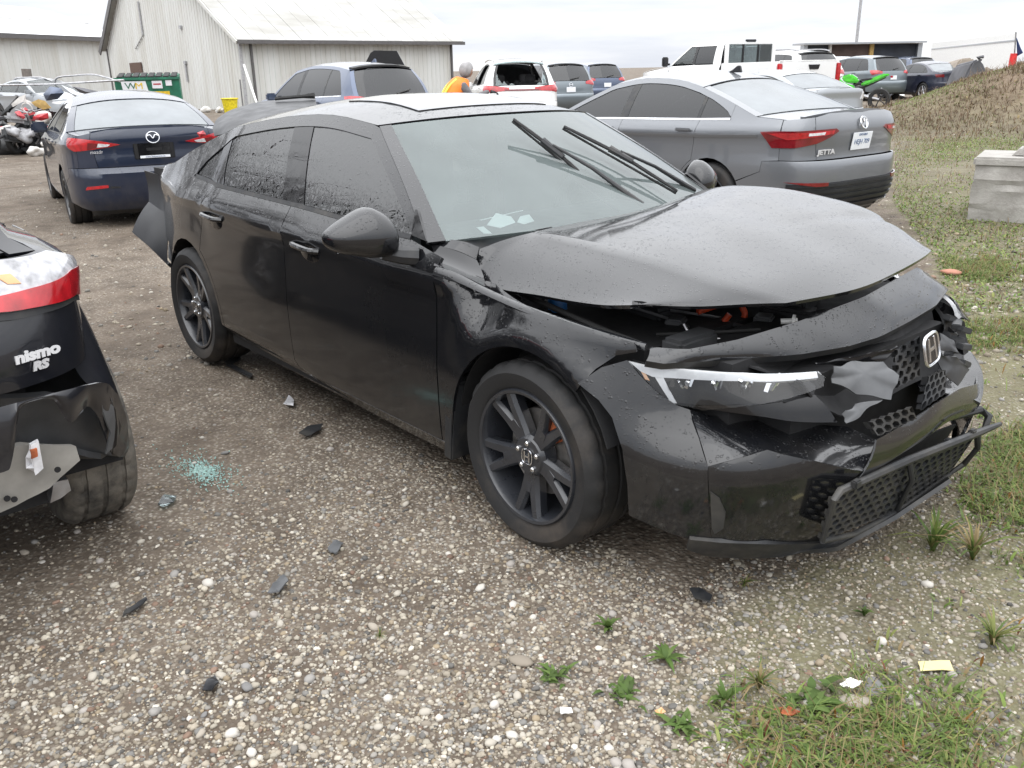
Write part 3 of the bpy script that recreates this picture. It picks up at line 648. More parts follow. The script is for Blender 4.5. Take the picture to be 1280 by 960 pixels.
# side glass with leaning pillars
exs = sorted([p for k in ('hood', 'ws', 'roof', 'rg', 'trunk') for p in HT[k].edge(14)]); hez = lambda x: float(np.interp(x, [p[0] for p in exs], [p[1] for p in exs]))
def hdlo(x):
    f = (x-HS['xq'])/.30; t = hez(x)-.046
    if f < 1: t = min(t, hzb(x)+.05+(hez(HS['xq']+.3)-.046-hzb(HS['xq']+.3)-.05)*max(f, 0)**.8)
    return max(t, hzb(x)+.012)
def hwin(name, xa, xb, la, lb, mat, push, g=.002, lift=.012):
    zt = lambda x, l: x+l*(hdlo(x+l*.8)-hzb(x))/.33
    bot = [(x, hzb(x)+lift) for x in np.linspace(xa, xb, 12)]
    top = [(x, hdlo(x)) for x in np.linspace(zt(xa, la), zt(xb, lb), 26)]
    return panel(name, HSf.S(*(bot+top[::-1])), HSf.P, mat, hero, du=.05, dv=.05, both=True, push=push, gap=g)
hwin('front_window', .70, -.10, 0, -.22, 'dark_glass', -.006)
hwin('rear_window', -.29, -.92, -.2, -.22, 'dark_glass', -.006)
hwin('quarter_window', -1.09, -1.325, -.09, 0, 'dark_glass', -.006)
hwin('pillar', -.10, -.29, -.22, -.2, 'gloss_black', -.003, 0, .008)
hwin('pillar', -.92, -1.09, -.22, -.09, 'gloss_black', -.003, 0, .008)
# fender
zcr = lambda x: hzb(x)-.108
poly = [(.925, .245)]+[(.925, zcr(.925)), (.925, zcr(.925)+.06), (.96, zcr(.96)+.045)]+[(x, zcr(x)+.016) for x in np.linspace(1.02, 1.76, 10)]+[(1.775, zcr(1.775)-.012)]+[(1.71, .735), (1.655, .690), (1.63, .655)]+arc(1.3675, .332, .365, 50, 176, 18)+[(.985, .245)]
panel('fender', HSf.S(*poly), HSf.P, BP, hero, du=.035, dv=.025, cv=[], both=True, sharp=50)
# ridge along the top of the wing, black corner and painted strip at the foot of the windshield pillar (near side; far side mirrored)
W_ = lambda L: [at(a_, b_, 1, c_) for a_, b_, c_ in L]
def strip(name, A, B, mat, n=5, nj=26, bulge=0., thick=.005):
    rs = lambda L: np.stack([np.interp(np.linspace(0, 1, nj), np.r_[0, np.cumsum(np.linalg.norm(np.diff(L, axis=0), axis=1))]/np.sum(np.linalg.norm(np.diff(L, axis=0), axis=1)), np.asarray(L)[:, k]) for k in range(3)], -1)
    A, B = rs(catm(A, 5)), rs(catm(B, 5)); m = MB(); m.grid([[tuple(a_*(1-f)+b_*f+np.array([0, -1, 1])*bulge*math.sin(math.pi*f)) for a_, b_ in zip(A, B)] for f in np.linspace(0, 1, n)])
    if sum((f.normal.z-f.normal.y) for f in m.bm.faces) < 0: bmesh.ops.reverse_faces(m.bm, faces=m.bm.faces[:])
    m.bm.normal_update()
    if sum((f.normal.z-f.normal.y) for f in m.bm.faces) < 0: bmesh.ops.reverse_faces(m.bm, faces=m.bm.faces[:])
    shell(m.bm, thick); o = m.build(name, mat, hero, sharp=45); mirrored(o); return o
strip('wing_ridge', W_([(546, 333, -.885), (572, 341.5, -.873), (608, 360, -.855), (664, 384, -.828), (735, 407, -.79), (809, 429, -.738)]), W_([(540.5, 345, -.903), (572, 353, -.893), (605, 368, -.878), (664, 393.5, -.85), (735, 416, -.812), (806, 438, -.752)]), BP, bulge=.004)
strip('pillar_foot', W_([(538, 298, -.785), (560, 299, -.76), (580, 302, -.74), (599, 309, -.72)]), W_([(538, 305, -.80), (556, 309, -.785), (576, 315, -.765), (595, 324, -.74)]), BP)
strip('cowl_corner', W_([(538, 304, -.805), (556, 309, -.79), (577, 316, -.77), (596, 325, -.745)]), W_([(542, 332, -.89), (560, 337, -.875), (582, 346, -.86), (606, 358, -.845)]), 'gloss_black', bulge=-.012)
strip('windshield_cowl', W_([(574, 298, -.72), (600, 296, -.64), (640, 291, -.54), (690, 284, -.43)]), W_([(596, 312, -.715), (612, 308, -.64), (648, 301, -.54), (692, 292, -.42)]), 'black_plastic')
# arch liners
for x, a0, a1 in ((1.3675, 20, 172), (-1.3675, 10, 172)):
    A = arc(x, .332, .372, a0, a1, 16); [MB().grid([[(p[0], sg*s_, p[1]) for p in A] for s_ in (.86, .62)]).build('wheel_arch_liner', 'inner_black', hero, solid=.004) for sg in (-1, 1)]
# bumper skin, near flank cut from the photograph's outline on the car's own skin, far flank its mirror image
hit = HSf.hit
side_px = [(722, 479), (752, 459), (784, 450), (800, 469), (822, 491), (845, 506), (862, 512), (885, 583), (885, 605), (887, 640), (889, 677), (862, 674), (838, 667), (812, 656), (786, 644), (784, 605), (778, 562), (765, 522), (748, 500), (734, 489)]
panel('bumper_corner', hit(side_px), HSf.P, BP, hero, du=.04, dv=.04, both=True, sharp=40, gap=.0004)
N = lambda q: np.array([HSf.pt(*p)*np.array([1, -1, 1]) for p in hit(q)])
def ruled(name, A, B, mat, parent=None, n=6, nj=14, bulge=0., thick=.006, both=False, ref=(1.2, 0, .6), rough=0.):
    res = lambda L: np.stack([np.interp(np.linspace(0, 1, nj), np.r_[0, np.cumsum(np.linalg.norm(np.diff(L, axis=0), axis=1))]/np.sum(np.linalg.norm(np.diff(L, axis=0), axis=1)), L[:, k]) for k in range(3)], -1)
    A, B = res(np.asarray(A, float)), res(np.asarray(B, float)); rows = []
    nr = np.cross(A[-1]-A[0], B[nj//2]-A[nj//2]); nr /= np.linalg.norm(nr)
    if np.dot(nr, A.mean(0)-np.array(ref)) < 0: nr = -nr
    for i in range(n):
        f = i/(n-1); rows.append([tuple(a*(1-f)+b*f+nr*bulge*4*f*(1-f)+nr*rough*random.uniform(-1, 1)*(0 < i < n-1)) for a, b in zip(A, B)])
    m = MB(); m.grid(rows); bmesh.ops.recalc_face_normals(m.bm, faces=m.bm.faces[:])
    shell(m.bm, thick)
    o = m.build(name, mat, parent or hero, sharp=35)
    if both: mirrored(o)
    return o
crease = N([(885, 583), (922, 573), (959, 562), (1018, 576), (1078, 589)])
shelf = N([(862, 512), (886, 519), (960, 527), (1058, 533), (1096, 549.6)]); inw = np.array([-.115, .04, .0])
shelf2 = shelf+np.array([inw*.02, inw*.30, inw, inw*.9, inw*.3])
# re-seat the pushed-in edge on its own sight lines so that the outline stays
for k, q in enumerate([(862, 512), (886, 519), (960, 527), (1058, 533), (1096, 549.6)]): shelf2[k] = at(q[0], q[1], 0, shelf2[k][0])
ruled('bumper_facet', shelf2, crease, BP, bulge=-.004, both=True, n=7, nj=24)
face_px = [(885, 583), (922, 573), (959, 562), (1018, 576), (1078, 589), (1046, 612), (1037, 627), (1028, 677), (960, 676), (889, 673), (887, 640)]
panel('bumper_face', hit(face_px), HSf.P, BP, hero, du=.04, dv=.04, both=True, gap=.0004)
vane = hit([(887, 612), (900, 622), (908, 640), (905, 660), (893, 668), (889, 660)])
panel('air_vane', vane, HSf.P, 'black_plastic', hero, push=.004, both=True, du=.03, dv=.03)
ca = [N([(1096, 549.6)])[0], at(1135, 528, 1, -.16), at(1174, 502, 1, .03), at(1200, 485.5, 1, .24), at(1222, 480, 1, .45), (2.16, .62, .50), (1.95, .80, .50)]
cb = [N([(1069, 603.6)])[0], at(1119.7, 572, 1, -.22), at(1156, 549, 1, -.03), at(1183, 528, 1, .14), at(1221, 513, 1, .42), (2.13, .66, .36), (1.95, .80, .38)]
ruled('chin_bar', ca, cb, BP, bulge=.012, n=6, nj=26)
# splitter lip
la = N([(862, 670), (900, 673), (960, 675), (1027, 676)]); la = list(la)+[at(1066, 668, 1, -.28), at(1120, 640, 1, -.02), at(1187, 594, 1, .42)]
lb = [N([(858, 682)])[0], at(884, 690, 2, .15), at(926, 693, 2, .15), at(1000, 692, 2, .15), at(1044, 690, 2, .15), at(1062, 681, 2, .15), at(1120, 650, 2, .16), at(1190, 603, 2, .2)]
ruled('splitter', la, lb, 'black_plastic', n=4, nj=30, bulge=.006, thick=.014)
# lower grille torn out of its frame
gq = dict(a=at(1043, 624, 1, -.55), b=at(1136, 575, 1, -.12), c=at(1222, 541, 1, .32), d=at(1028, 676, 1, -.53), e=at(1120, 640, 1, -.06), f=at(1187, 592, 1, .34))
MB().tube([gq['d'], gq['a'], at(1050, 614, 1, -.52), gq['b'], gq['c'], at(1250, 530, 1, .5)], [.008, .010, .012, .014, .014, .008], 8).build('lower_grille_frame', 'black_plastic', hero)
MB().tube([gq['d'], at(1066, 668, 1, -.32), gq['e'], gq['f']], .009, 8).build('lower_grille_frame', 'black_plastic', hero)
MB().tube([gq['b'], at(1140, 600, 1, -.10), gq['e']], .009, 8).build('grille_strut', 'black_plastic', hero)
MB().tube([gq['c'], at(1222, 560, 1, .36), at(1205, 580, 1, .37), gq['f']], [.012, .010, .010, .008], 8).build('grille_strut', 'black_plastic', hero)
MB().tube([at(1190, 522, 1, .35), at(1225, 512, 1, .5), at(1236, 520, 1, .52), at(1230, 540, 1, .48)], [.012, .014, .014, .01], 8).build('bracket', 'black_plastic', hero)
for q in ((1070, 605, -.46), (1110, 588, -.24), (1150, 570, -.02), (1185, 553, .14), (1215, 541, .28)):
    MB().box(at(q[0], q[1], 1, q[2]), (.02, .03, .026)).build('clip', 'black_plastic', hero, bevel=.004)
def honeycomb(name, quad, nx, ny, mat, parent=None, bar=.22, depth=.018, keep=None):
    """hexagon mesh filling the quad a-b (top) d-e (bottom)"""
    a, b, d, e = (np.array(v) for v in quad); nrm = np.cross(b-a, d-a); nrm /= np.linalg.norm(nrm)
    if nrm[0] < 0: nrm = -nrm
    f = lambda u, v: (a*(1-u)+b*u)*(1-v)+(d*(1-u)+e*u)*v
    m = MB()
    for j in range(ny):
        for i in range(nx+1):
            u0 = (i+.5*(j % 2))/nx; v0 = (j+.5)/ny
            if keep and not keep(u0, v0): continue
            R = []
            for k, (sc, dp) in enumerate(((1., 0), (1-bar, 0), (1-bar*1.3, -depth))):
                R.append([])
                for h in range(6):
                    an = math.radians(60*h+30); u = min(1, max(0, u0+sc*math.cos(an)*.577/nx)); v = min(1, max(0, v0+sc*math.sin(an)*.66/ny)); R[-1].append(m.bm.verts.new(f(u, v)+nrm*dp))
            for A, B in zip(R, R[1:]):
                for h in range(6): m.bm.faces.new((A[h], A[(h+1) % 6], B[(h+1) % 6], B[h]))
    bmesh.ops.remove_doubles(m.bm, verts=m.bm.verts[:], dist=1e-5)
    return m.build(name, mat, parent or hero, fix=False)
for nm, q in (('lower_grille', ('a', 'b', 'd', 'e')), ('lower_grille', ('b', 'c', 'e', 'f'))):
    h = honeycomb(nm, [gq[k] for k in q], 9, 7, 'black_plastic', bar=.30); tag(h, kind=None)
ruled('grille_backing', [gq['a']+[-.08, .05, 0], gq['b']+[-.08, .05, 0], gq['c']+[-.08, .02, 0]], [gq['d']+[-.08, .05, 0], gq['e']+[-.08, .05, 0], gq['f']+[-.08, .02, 0]], 'inner_black')
# headlight (far one mirrored)
hl_px = [(785, 451), (824, 461), (930, 466), (1022, 464), (1031, 472), (1029, 484), (1008, 492), (976, 501), (930, 508), (879, 513), (845, 506), (820, 490), (800, 468)]
hl = hit(hl_px, zr=(.5, .8))
for o in panel('headlight', hl, HSf.P, 'inner_black', hero, du=.04, dv=.03, push=-.055, gap=0, both=True): pass
head_near = [c for c in hero.children if c.name.startswith('headlight')]
bar_px = [(785, 451.5), (824, 460.5), (930, 465.5), (1022, 463.5), (1024, 471), (930, 476), (860, 474.5), (815, 471), (800, 464)]
o1, o2 = panel('light_strip', hit(bar_px, zr=(.5, .8)), HSf.P, 'light_bar', hero, du=.03, dv=.02, push=-.006, gap=0, both=True); o1.parent, o2.parent = head_near[0], head_near[1]
o1, o2 = panel('light_strip', hit([(818, 471), (829, 472), (846, 505), (838, 503)], zr=(.5, .8)), HSf.P, 'light_bar', hero, du=.03, dv=.02, push=-.012, gap=0, both=True); o1.parent, o2.parent = head_near[0], head_near[1]
o1, o2 = panel('side_marker', hit([(800, 463), (806, 466), (812, 476), (806, 474)], zr=(.5, .8)), HSf.P, 'amber_lens', hero, push=-.006, gap=0, both=True); o1.parent, o2.parent = head_near[0], head_near[1]
for q in ((868, 484), (905, 486), (940, 486), (978, 484)):
    p = HSf.pt(*hit([q], zr=(.5, .8))[0])*np.array([1, -1, 1])
    m = MB()
    for k in range(6): m.box(p+np.array([-.035+random.uniform(-.01, .01), .02+.012*k-.03, random.uniform(-.012, .012)]), (.012, .006, .028), (random.uniform(-.6, .6), .3, random.uniform(-.8, .8)))
    ob = m.build('reflector', 'chrome', head_near[0])
o1, o2 = panel('lens', hl, HSf.P, 'lamp_glass', hero, du=.03, dv=.02, push=.003, gap=.001, both=True, thick=.004); o1.parent, o2.parent = head_near[0], head_near[1]
panel('headlight_surround', hit([(862, 513), (930, 509), (1008, 493), (1030, 486), (1062, 531), (960, 526), (886, 518)], zr=(.4, .8)), HSf.P, 'gloss_black', hero, du=.03, dv=.02, push=-.05, both=True)
# painted panel between hood gap and grille
ra_ = [at(812, 433.5, 2, .768), at(858, 437, 2, .772), at(920, 425, 2, .782), at(1000, 401, 2, .806), at(1080, 371, 2, .834), at(1146, 334, 2, .846)]
fr_ = [at(808, 451, 2, .746), at(822, 455, 2, .738), at(900, 450.5, 2, .734), at(1000, 443, 2, .724), at(1060, 433, 2, .716), at(1100, 421, 2, .713), at(1135, 403, 2, .716), at(1170, 382, 2, .722), at(1187, 360, 2, .738), (1.93, .70, .75)]
ruled('front_panel', ra_, fr_, BP, bulge=.007, n=8, nj=34, thick=.004)
ruled('front_panel_edge', fr_, [np.array(p)+[-.012, .006, -.022] for p in fr_], 'black_plastic', n=3, nj=34, thick=.004)
# smashed grille
gb = [at(930, 467, 1, -.62), at(1000, 452, 1, -.38), at(1080, 440, 1, -.12), at(1150, 412, 1, .12), at(1195, 380, 1, .45)]
gc = [at(1040, 500, 1, -.58), at(1060, 530, 1, -.50), at(1096, 548, 1, -.32), at(1174, 500, 1, .06), at(1215, 478, 1, .45)]
ruled('grille_backing', [p+[-.13, .06, 0] for p in gb], [p+[-.13, .06, 0] for p in gc], 'inner_black', n=5)
def shard(name, px, depth_y, mat, bend=.01, thick=.004, parent=None, dx=0):
    q_ = []
    for i in range(len(px)):                                # ragged torn edges
        a, b = np.array([*px[i], depth_y[i]]), np.array([*px[(i+1) % len(px)], depth_y[(i+1) % len(px)]])
        for f in (0, .33, .66): q_.append(a*(1-f)+b*f+np.array([random.uniform(-1.6, 1.6), random.uniform(-1.6, 1.6), random.uniform(-.006, .006)])*(f > 0))
    px, depth_y = [tuple(q[:2]) for q in q_], [q[2] for q in q_]
    m = MB(); P_ = [at(x, y, 1, d)+np.array([dx, 0, 0]) for (x, y), d in zip(px, depth_y)]; c = np.mean(P_, axis=0)
    nrm = np.cross(P_[1]-P_[0], P_[2]-P_[0]); nrm /= np.linalg.norm(nrm)
    vs = [m.bm.verts.new(p) for p in P_]; cv_ = m.bm.verts.new(c+nrm*bend)
    for i in range(len(vs)): m.bm.faces.new((vs[i], vs[(i+1) % len(vs)], cv_))
    bmesh.ops.subdivide_edges(m.bm, edges=m.bm.edges[:], cuts=4, use_grid_fill=True, smooth=.55)
    for _ in range(7): bmesh.ops.smooth_vert(m.bm, verts=[v for v in m.bm.verts if not v.is_boundary], factor=.5, use_axis_x=True, use_axis_y=True, use_axis_z=True)
    ph = random.uniform(0, 6)
    for v in m.bm.verts: v.co += Vector(nrm)*(.003*math.sin(v.co.y*60+ph)+.002*math.sin(v.co.z*85+ph*2))
    return m.build(name, mat, parent or hero, solid=thick, sharp=50)
shard('torn_grille_plate', [(1040, 479), (1070, 492), (1114, 498), (1124, 470), (1104, 452), (1067, 452), (1042, 459)], [-.34, -.28, -.17, -.13, -.16, -.22, -.32], 'torn_grey', .02)
shard('torn_grille_plate', [(1053, 518), (1071, 505), (1103, 500), (1058, 529)], [-.42, -.36, -.27, -.42], 'torn_grey', .0)
shard('torn_grille_plate', [(1172, 437), (1199, 441), (1191, 425), (1176, 416)], [.12, .2, .22, .16], 'black_plastic', .008)
shard('torn_grille_plate', [(1170, 445), (1196, 446), (1212, 462), (1198, 482), (1180, 470)], [.15, .22, .32, .24, .16], 'engine_black', .02)
shard('torn_grille_plate', [(1020, 455), (1100, 440), (1122, 432), (1104, 452), (1060, 458)], [-.33, -.14, -.08, -.13, -.22], 'gloss_black', .012)
for quad, nx, ny in (([at(1118, 437, 1, -.06), at(1150, 420, 1, .02), at(1122, 485, 1, -.08), at(1150, 470, 1, .0)], 3, 5), ([at(1160, 470, 1, .06), at(1182, 462, 1, .16), at(1150, 515, 1, -.02), at(1182, 492, 1, .12)], 4, 4), ([at(1085, 527, 1, -.36), at(1140, 508, 1, -.16), at(1098, 546, 1, -.33), at(1146, 524, 1, -.13)], 5, 2)):
    honeycomb('grille_mesh', quad, nx, ny, 'black_plastic', bar=.26, depth=.02)
m = MB()
for k in range(9): m.box(at(1187+k % 3*9, 398+k*7, 1, .42), (.03, .05, .02), (random.uniform(-.5, .5), 0, random.uniform(-.5, .5)))
m.build('headlight_bracket', 'engine_black', hero, bevel=.003)
shard('torn_grille_plate', [(1184, 392), (1206, 402), (1212, 440), (1196, 452), (1180, 420)], [.42, .5, .52, .46, .4], 'black_plastic', .02)
# badge
bo = at(1163, 436, 1, 0.02); bm_ = frame(bo, (-.10, .99, .06), (-.22, -.02, .97)) @ Matrix.Scale(.9, 4)
m = MB()
def ringpath(w, h, n=28, p=4.): return [(w*abs(math.cos(t_))**(2/p)*np.sign(math.cos(t_)), h*abs(math.sin(t_))**(2/p)*np.sign(math.sin(t_)), .004) for t_ in np.linspace(0, 2*math.pi, n+1)]
m.tube(ringpath(.062, .052), .0055, 8, False)
m.box((-.026, 0, .003), (.016, .082, .010), (0, 0, -.10)); m.box((.026, 0, .003), (.016, .082, .010), (0, 0, .10)); m.box((0, 0, .003), (.044, .016, .008))
bad = m.build('badge', 'chrome', hero, bevel=.002, matrix=bm_)
MB().prism([(x*.96, y*.96) for x, y, _ in ringpath(.062, .052)[:-1]], 0, .006).build('badge_back', 'gloss_black', bad, matrix=bm_ @ Matrix.Rotation(math.pi/2, 4, 'X'))
# hood: sprung up and buckled
hood_rows = [
    [(.93, -.70, .928), (.98, -.62, .958), (1.04, -.50, .984), (1.03, -.2, .990), (1.01, .1, .996), (.97, .4, 1.006), (.92, .62, 1.012), (.90, .72, .98)],
    [(1.03, -.762, .835), (1.05, -.66, .920), (1.10, -.535, .978), (1.12, -.2, .992), (1.12, .1, 1.006), (1.1, .4, 1.025), (1.08, .62, 1.040), (1.06, .75, .975)],
    [(1.33, -.765, .842), (1.33, -.65, .910), (1.35, -.525, .962), (1.36, -.2, .985), (1.38, .1, 1.008), (1.38, .4, 1.032), (1.36, .62, 1.044), (1.33, .755, .965)],
    [(1.56, -.755, .855), (1.60, -.635, .902), (1.62, -.515, .943), (1.65, -.2, .964), (1.66, .1, .985), (1.66, .4, 1.006), (1.62, .61, 1.014), (1.56, .75, .94)],
    [(1.66, -.735, .866), (1.76, -.635, .886), (1.84, -.50, .910), (1.87, -.2, .932), (1.88, .1, .951), (1.85, .4, .966), (1.78, .60, .962), (1.68, .73, .908)],
    [(1.682, -.72, .868), (1.84, -.60, .872), (1.99, -.41, .874), (2.065, -.15, .885), (2.06, .12, .897), (2.02, .41, .908), (1.92, .60, .888), (1.72, .72, .868)]]
G = np.array([np.vstack([catm(r[:3], 7)[:-1], catm(r[2:], 6)]) for r in hood_rows]); G = np.stack([catm(G[:, j], 6) for j in range(G.shape[1])], 1)
G[..., 2] += .004*np.sin(G[..., 0]*9+G[..., 1]*7)*np.sin(G[..., 1]*11-G[..., 0]*3)*np.clip((G[..., 0]-1.05)*3, 0, 1)*np.clip((2.05-G[..., 0])*5, 0, 1)-.010*np.exp(-((G[..., 0]-1.60-.35*(G[..., 1]-.1))/.035)**2)*np.clip(G[..., 1]*1.4, 0, 1)
m = MB(); m.grid([[tuple(p) for p in row] for row in G]); hb = m.bm; bmesh.ops.recalc_face_normals(hb, faces=hb.faces[:])
if sum(f.normal.z for f in hb.faces) < 0: bmesh.ops.reverse_faces(hb, faces=hb.faces[:])
shell(hb, .012)
hood = m.build('hood', BP, hero, sharp=50)
# sunroof
HT['roof'].grid('sunroof', 'roof_glass', hero, t0=.12, t1=.52, v0=-.62, v1=.62, push=.004, nt=8, nv=12)
# engine bay
for sg in (-1, 1): MB().box((1.83, sg*.60, .41), (.26, .24, .24)).build('bumper_core', 'inner_black', hero, bevel=.03)
m = MB(); m.box((1.36, 0, .50), (.9, 1.25, .36)); m.box((1.86, 0, .50), (.22, 1.25, .46)); m.box((2.02, 0, .45), (.12, .95, .42)); m.build('engine_bay', 'inner_black', hero)
for k in range(26):
    x, y = random.uniform(1.05, 1.8), random.uniform(-.62, .5); MB().box((x, y, random.uniform(.66, .76)), (random.uniform(.06, .2), random.uniform(.06, .22), random.uniform(.04, .12)), (0, 0, random.uniform(-.4, .4))).build('engine_cover', 'engine_black', hero, bevel=.012)
for path, r in (([(700, 384, -.5), (760, 392, -.4), (800, 388, -.3)], .007), ([(770, 408, -.5), (820, 404, -.4), (860, 410, -.4)], .010), ([(930, 410, -.25), (970, 398, -.1), (1030, 388, .1)], .008), ([(820, 418, -.55), (880, 416, -.45), (950, 412, -.3)], .006)):
    MB().tube(catm([at(a, b, 1, c) for a, b, c in path], 5), r, 6).build('hose', 'rubber', hero)
for q in ((745, 396, -.46), (800, 410, -.46), (845, 403, -.38), (955, 400, -.15), (1010, 392, .05)): MB().box(at(*q[:2], 1, q[2]), (.06, .07, .035), (0, 0, .4)).build('bracket', 'torn_grey', hero, bevel=.006)
# cabin details seen through the windshield
MB().tube([(.40+.18*math.sin(a)*.35, .37+.19*math.cos(a), .93+.18*math.sin(a)) for a in np.linspace(0, 6.283, 25)], .015, 8, False).build('steering_wheel', 'dash_grey', hero)
MB().box((.36, 0, 1.262), (.03, .22, .06), (0, .2, 0)).build('rear_view_mirror', 'black_plastic', hero, bevel=.012)
p = at(697, 379, 1, -.56); MB().lathe([(.001, .02), (.03, .02), (.034, .012), (.034, -.02), (.022, -.022), (.022, -.09), (.001, -.09)], 20, Matrix.Translation(p) @ Matrix.Rotation(math.pi/2, 4, 'X')).build('reservoir_cap', 'blue_cap', hero)
p = at(682, 383, 1, -.58); MB().tube([p+np.array([.02*math.cos(a), .005, .02*math.sin(a)]) for a in np.linspace(0, math.pi, 8)], .004, 6).build('bracket', 'steel', hero)
for path in ([(745, 372, -.52), (800, 387, -.46), (835, 398, -.43)], [(855, 405, -.5), (862, 416, -.5), (876, 422, -.48), (900, 424, -.44)], [(838, 388, -.35), (880, 394, -.28), (905, 398, -.2)]):
    MB().tube(catm([at(a, b, 1, c) for a, b, c in path], 5), .005, 6).build('metal_rod', 'steel', hero)
for path, r in (([(640, 368, -.62), (720, 392, -.5), (800, 400, -.35), (900, 404, -.2), (1000, 396, .0)], .006), ([(705, 388, -.56), (735, 405, -.56)], .004), ([(900, 402, -.25), (960, 414, -.22), (985, 405, -.15)], .008)):
    MB().tube(catm([at(a, b, 1, c) for a, b, c in path], 5), r, 6).build('hose', 'engine_black', hero)
for path in ([(872, 390, -.3), (890, 384, -.25), (905, 380, -.2)], [(926, 380, -.16), (931, 392, -.16), (928, 402, -.17), (926, 416, -.2)], [(905, 402, -.25), (912, 393, -.24)]):
    MB().tube(catm([at(a, b, 1, c) for a, b, c in path], 5), .0105, 8).build('orange_cable', 'orange_cable', hero)
m = MB(); p = at(991, 401, 1, -.22); q = Matrix.Translation(p); m.tube([p+[-.03, -.02, -.004], p, p+[.012, .008, .002]], .009, 8); m.tube([p+[-.002, 0, -.0], p+[.006, .004, 0]], .02, 8); m.build('clip', 'white_plastic', hero)
MB().tube([at(650, 366, 1, -.66), at(760, 415, 1, -.70), at(806, 433, 1, -.735)], .01, 6).build('hood_seal', 'rubber', hero)
# wipers raised off the glass
def wiper(pv, j, t, b, parent=hero):
    w = MB().tube([pv, pv*.45+j*.55+np.array([.0, 0, .02]), j+np.array([.005, 0, .012])], [.012, .0075, .0055], 8).build('wiper', 'black_plastic', parent)
    MB().tube([t, t*.5+j*.5, j, j*.5+b*.5, b], [.006, .008, .008, .008, .006], 6).build('wiper_blade', 'rubber', w)
    d = (t-b)/np.linalg.norm(t-b); off = np.array([-.006, -.002, -.009])
    MB().tube([t+off, b+off], .005, 4).build('blade_lip', 'rubber', w)
    m = MB(); m.tube([j-d*.06, j+d*.05], [.012, .015], 8); m.build('blade_mount', 'black_plastic', w)
    return w
wiper(at(803, 256, 1, .08), at(690, 185, 1, -.12), at(642, 149, 1, -.18), at(732, 222, 1, -.05))
wiper(at(868, 238, 1, .58), at(775, 193, 1, .15), at(705, 158, 1, .04), at(847, 239, 1, .29))
MB().tube(catm([at(704, 205, 1, -.05), at(722, 228, 1, .0), at(748, 247, 1, .04), at(774, 264, 1, .09)], 5), .006, 6).build('washer_hose', 'rubber', hero)
# papers behind the windshield: pressed against the inside of the glass
_tt, _vv = np.meshgrid(np.linspace(0, 1, 160), np.linspace(-1, .5, 200), indexing='ij'); _wp = HT['ws'].P(_tt.ravel(), _vv.ravel()); _wq = project(_wp)
def on_glass(px): return _wp[np.argmin(np.linalg.norm(_wq-np.array(px), axis=1))]
for px in ([(610, 277), (622, 262), (641, 266), (646, 274), (628, 280)], [(598, 280), (606, 279), (617, 288), (608, 288)], [(649, 274), (652, 266), (664, 263), (670, 272), (658, 275)]):
    m = MB(); f = m.bm.faces.new([m.bm.verts.new(on_glass(q)+np.array([-.012, 0, -.014])) for q in px]); bmesh.ops.triangulate(m.bm, faces=[f]); m.build('paper_scrap', 'paper', hero, solid=.001)
MB().tube([on_glass((602, 272))+[-.012, 0, -.014], on_glass((657, 259))+[-.012, 0, -.014]], .002, 4).build('paper_scrap', 'paper', hero)
# mirror
def mirror_house(side, sx=0., sz_=0.):
    # outline across the car (0 = inboard, 1 = outer tip): upper edge, lower edge, depth front to back
    st = [(0, .030, -.060, .055), (.03, .050, -.070, .075), (.12, .078, -.076, .092), (.3, .098, -.078, .105), (.45, .092, -.075, .103), (.62, .072, -.066, .092), (.78, .050, -.058, .078), (.9, .030, -.044, .058), (.97, .016, -.028, .036), (1., .004, -.008, .010)]
    st = catm(st, 4); n = 24; m = MB(); V = []
    for f, up, lo, dp in st:
        row = []
        for k in range(n):
            a = 2*math.pi*k/n; cx_, sz = math.cos(a), math.sin(a)
            xx = dp*abs(cx_)**.8*np.sign(cx_)*(1. if cx_ > 0 else .5); zz = (up if sz > 0 else -lo)*abs(sz)**(.75 if sz > 0 else .6)*np.sign(sz)
            xx *= 1-.25*(sz > 0)*sz
            row.append(m.bm.verts.new((.705+sx+xx-.055*f, side*(.925+.235*f), .985+sz_+zz+.010*f)))
        V.append(row)
    for A, B in zip(V, V[1:]):
        for k in range(n): m.bm.faces.new((A[k], A[(k+1) % n], B[(k+1) % n], B[k]))
    m.bm.faces.new(V[0]); m.bm.faces.new(V[-1])
    o = m.build('mirror', 'black_paint', hero, sharp=48)
    MB().tube([(.72+sx*.8, side*.965, .925), (.755+sx*.6, side*.91, .912), (.78+sx*.5, side*.86, .905)], [.026, .032, .036], 8).build('mirror_foot', 'black_plastic', o)
    MB().box((.655+sx, side*1.03, .985), (.006, .17, .11)).build('mirror_glass', 'chrome', o, bevel=.02)
mirror_house(-1); mirror_house(1, -.13)
panel('mirror_corner', HSf.S((.70, hzb(.7)+.01), (.80, hzb(.8)), (.68, 1.05), (.665, 1.05)), HSf.P, 'gloss_black', hero, both=True, push=.002, gap=0)
# handles
for x, z in ((.005, .838), (-.945, .862)):
    p = HSf.pt(HSf.sx(x), z)
    for sg in (1, -1):
        h = MB().tube(catm([(x-.11, sg*(p[1]-.004), z+.004), (x-.07, sg*(p[1]+.024), z+.005), (x+.06, sg*(p[1]+.026), z-.002), (x+.105, sg*(p[1]-.004), z-.006)], 5), .0125, 8).build('handle', BP, hero)
        MB().lathe([(.001, 0), (.05, 0), (.056, -.004)], 24, Matrix.Translation((x+.03, sg*(p[1]+.002), z-.018)) @ Matrix.Diagonal((1.5, sg, .75, 1))).build('handle_recess', 'gloss_black', h)
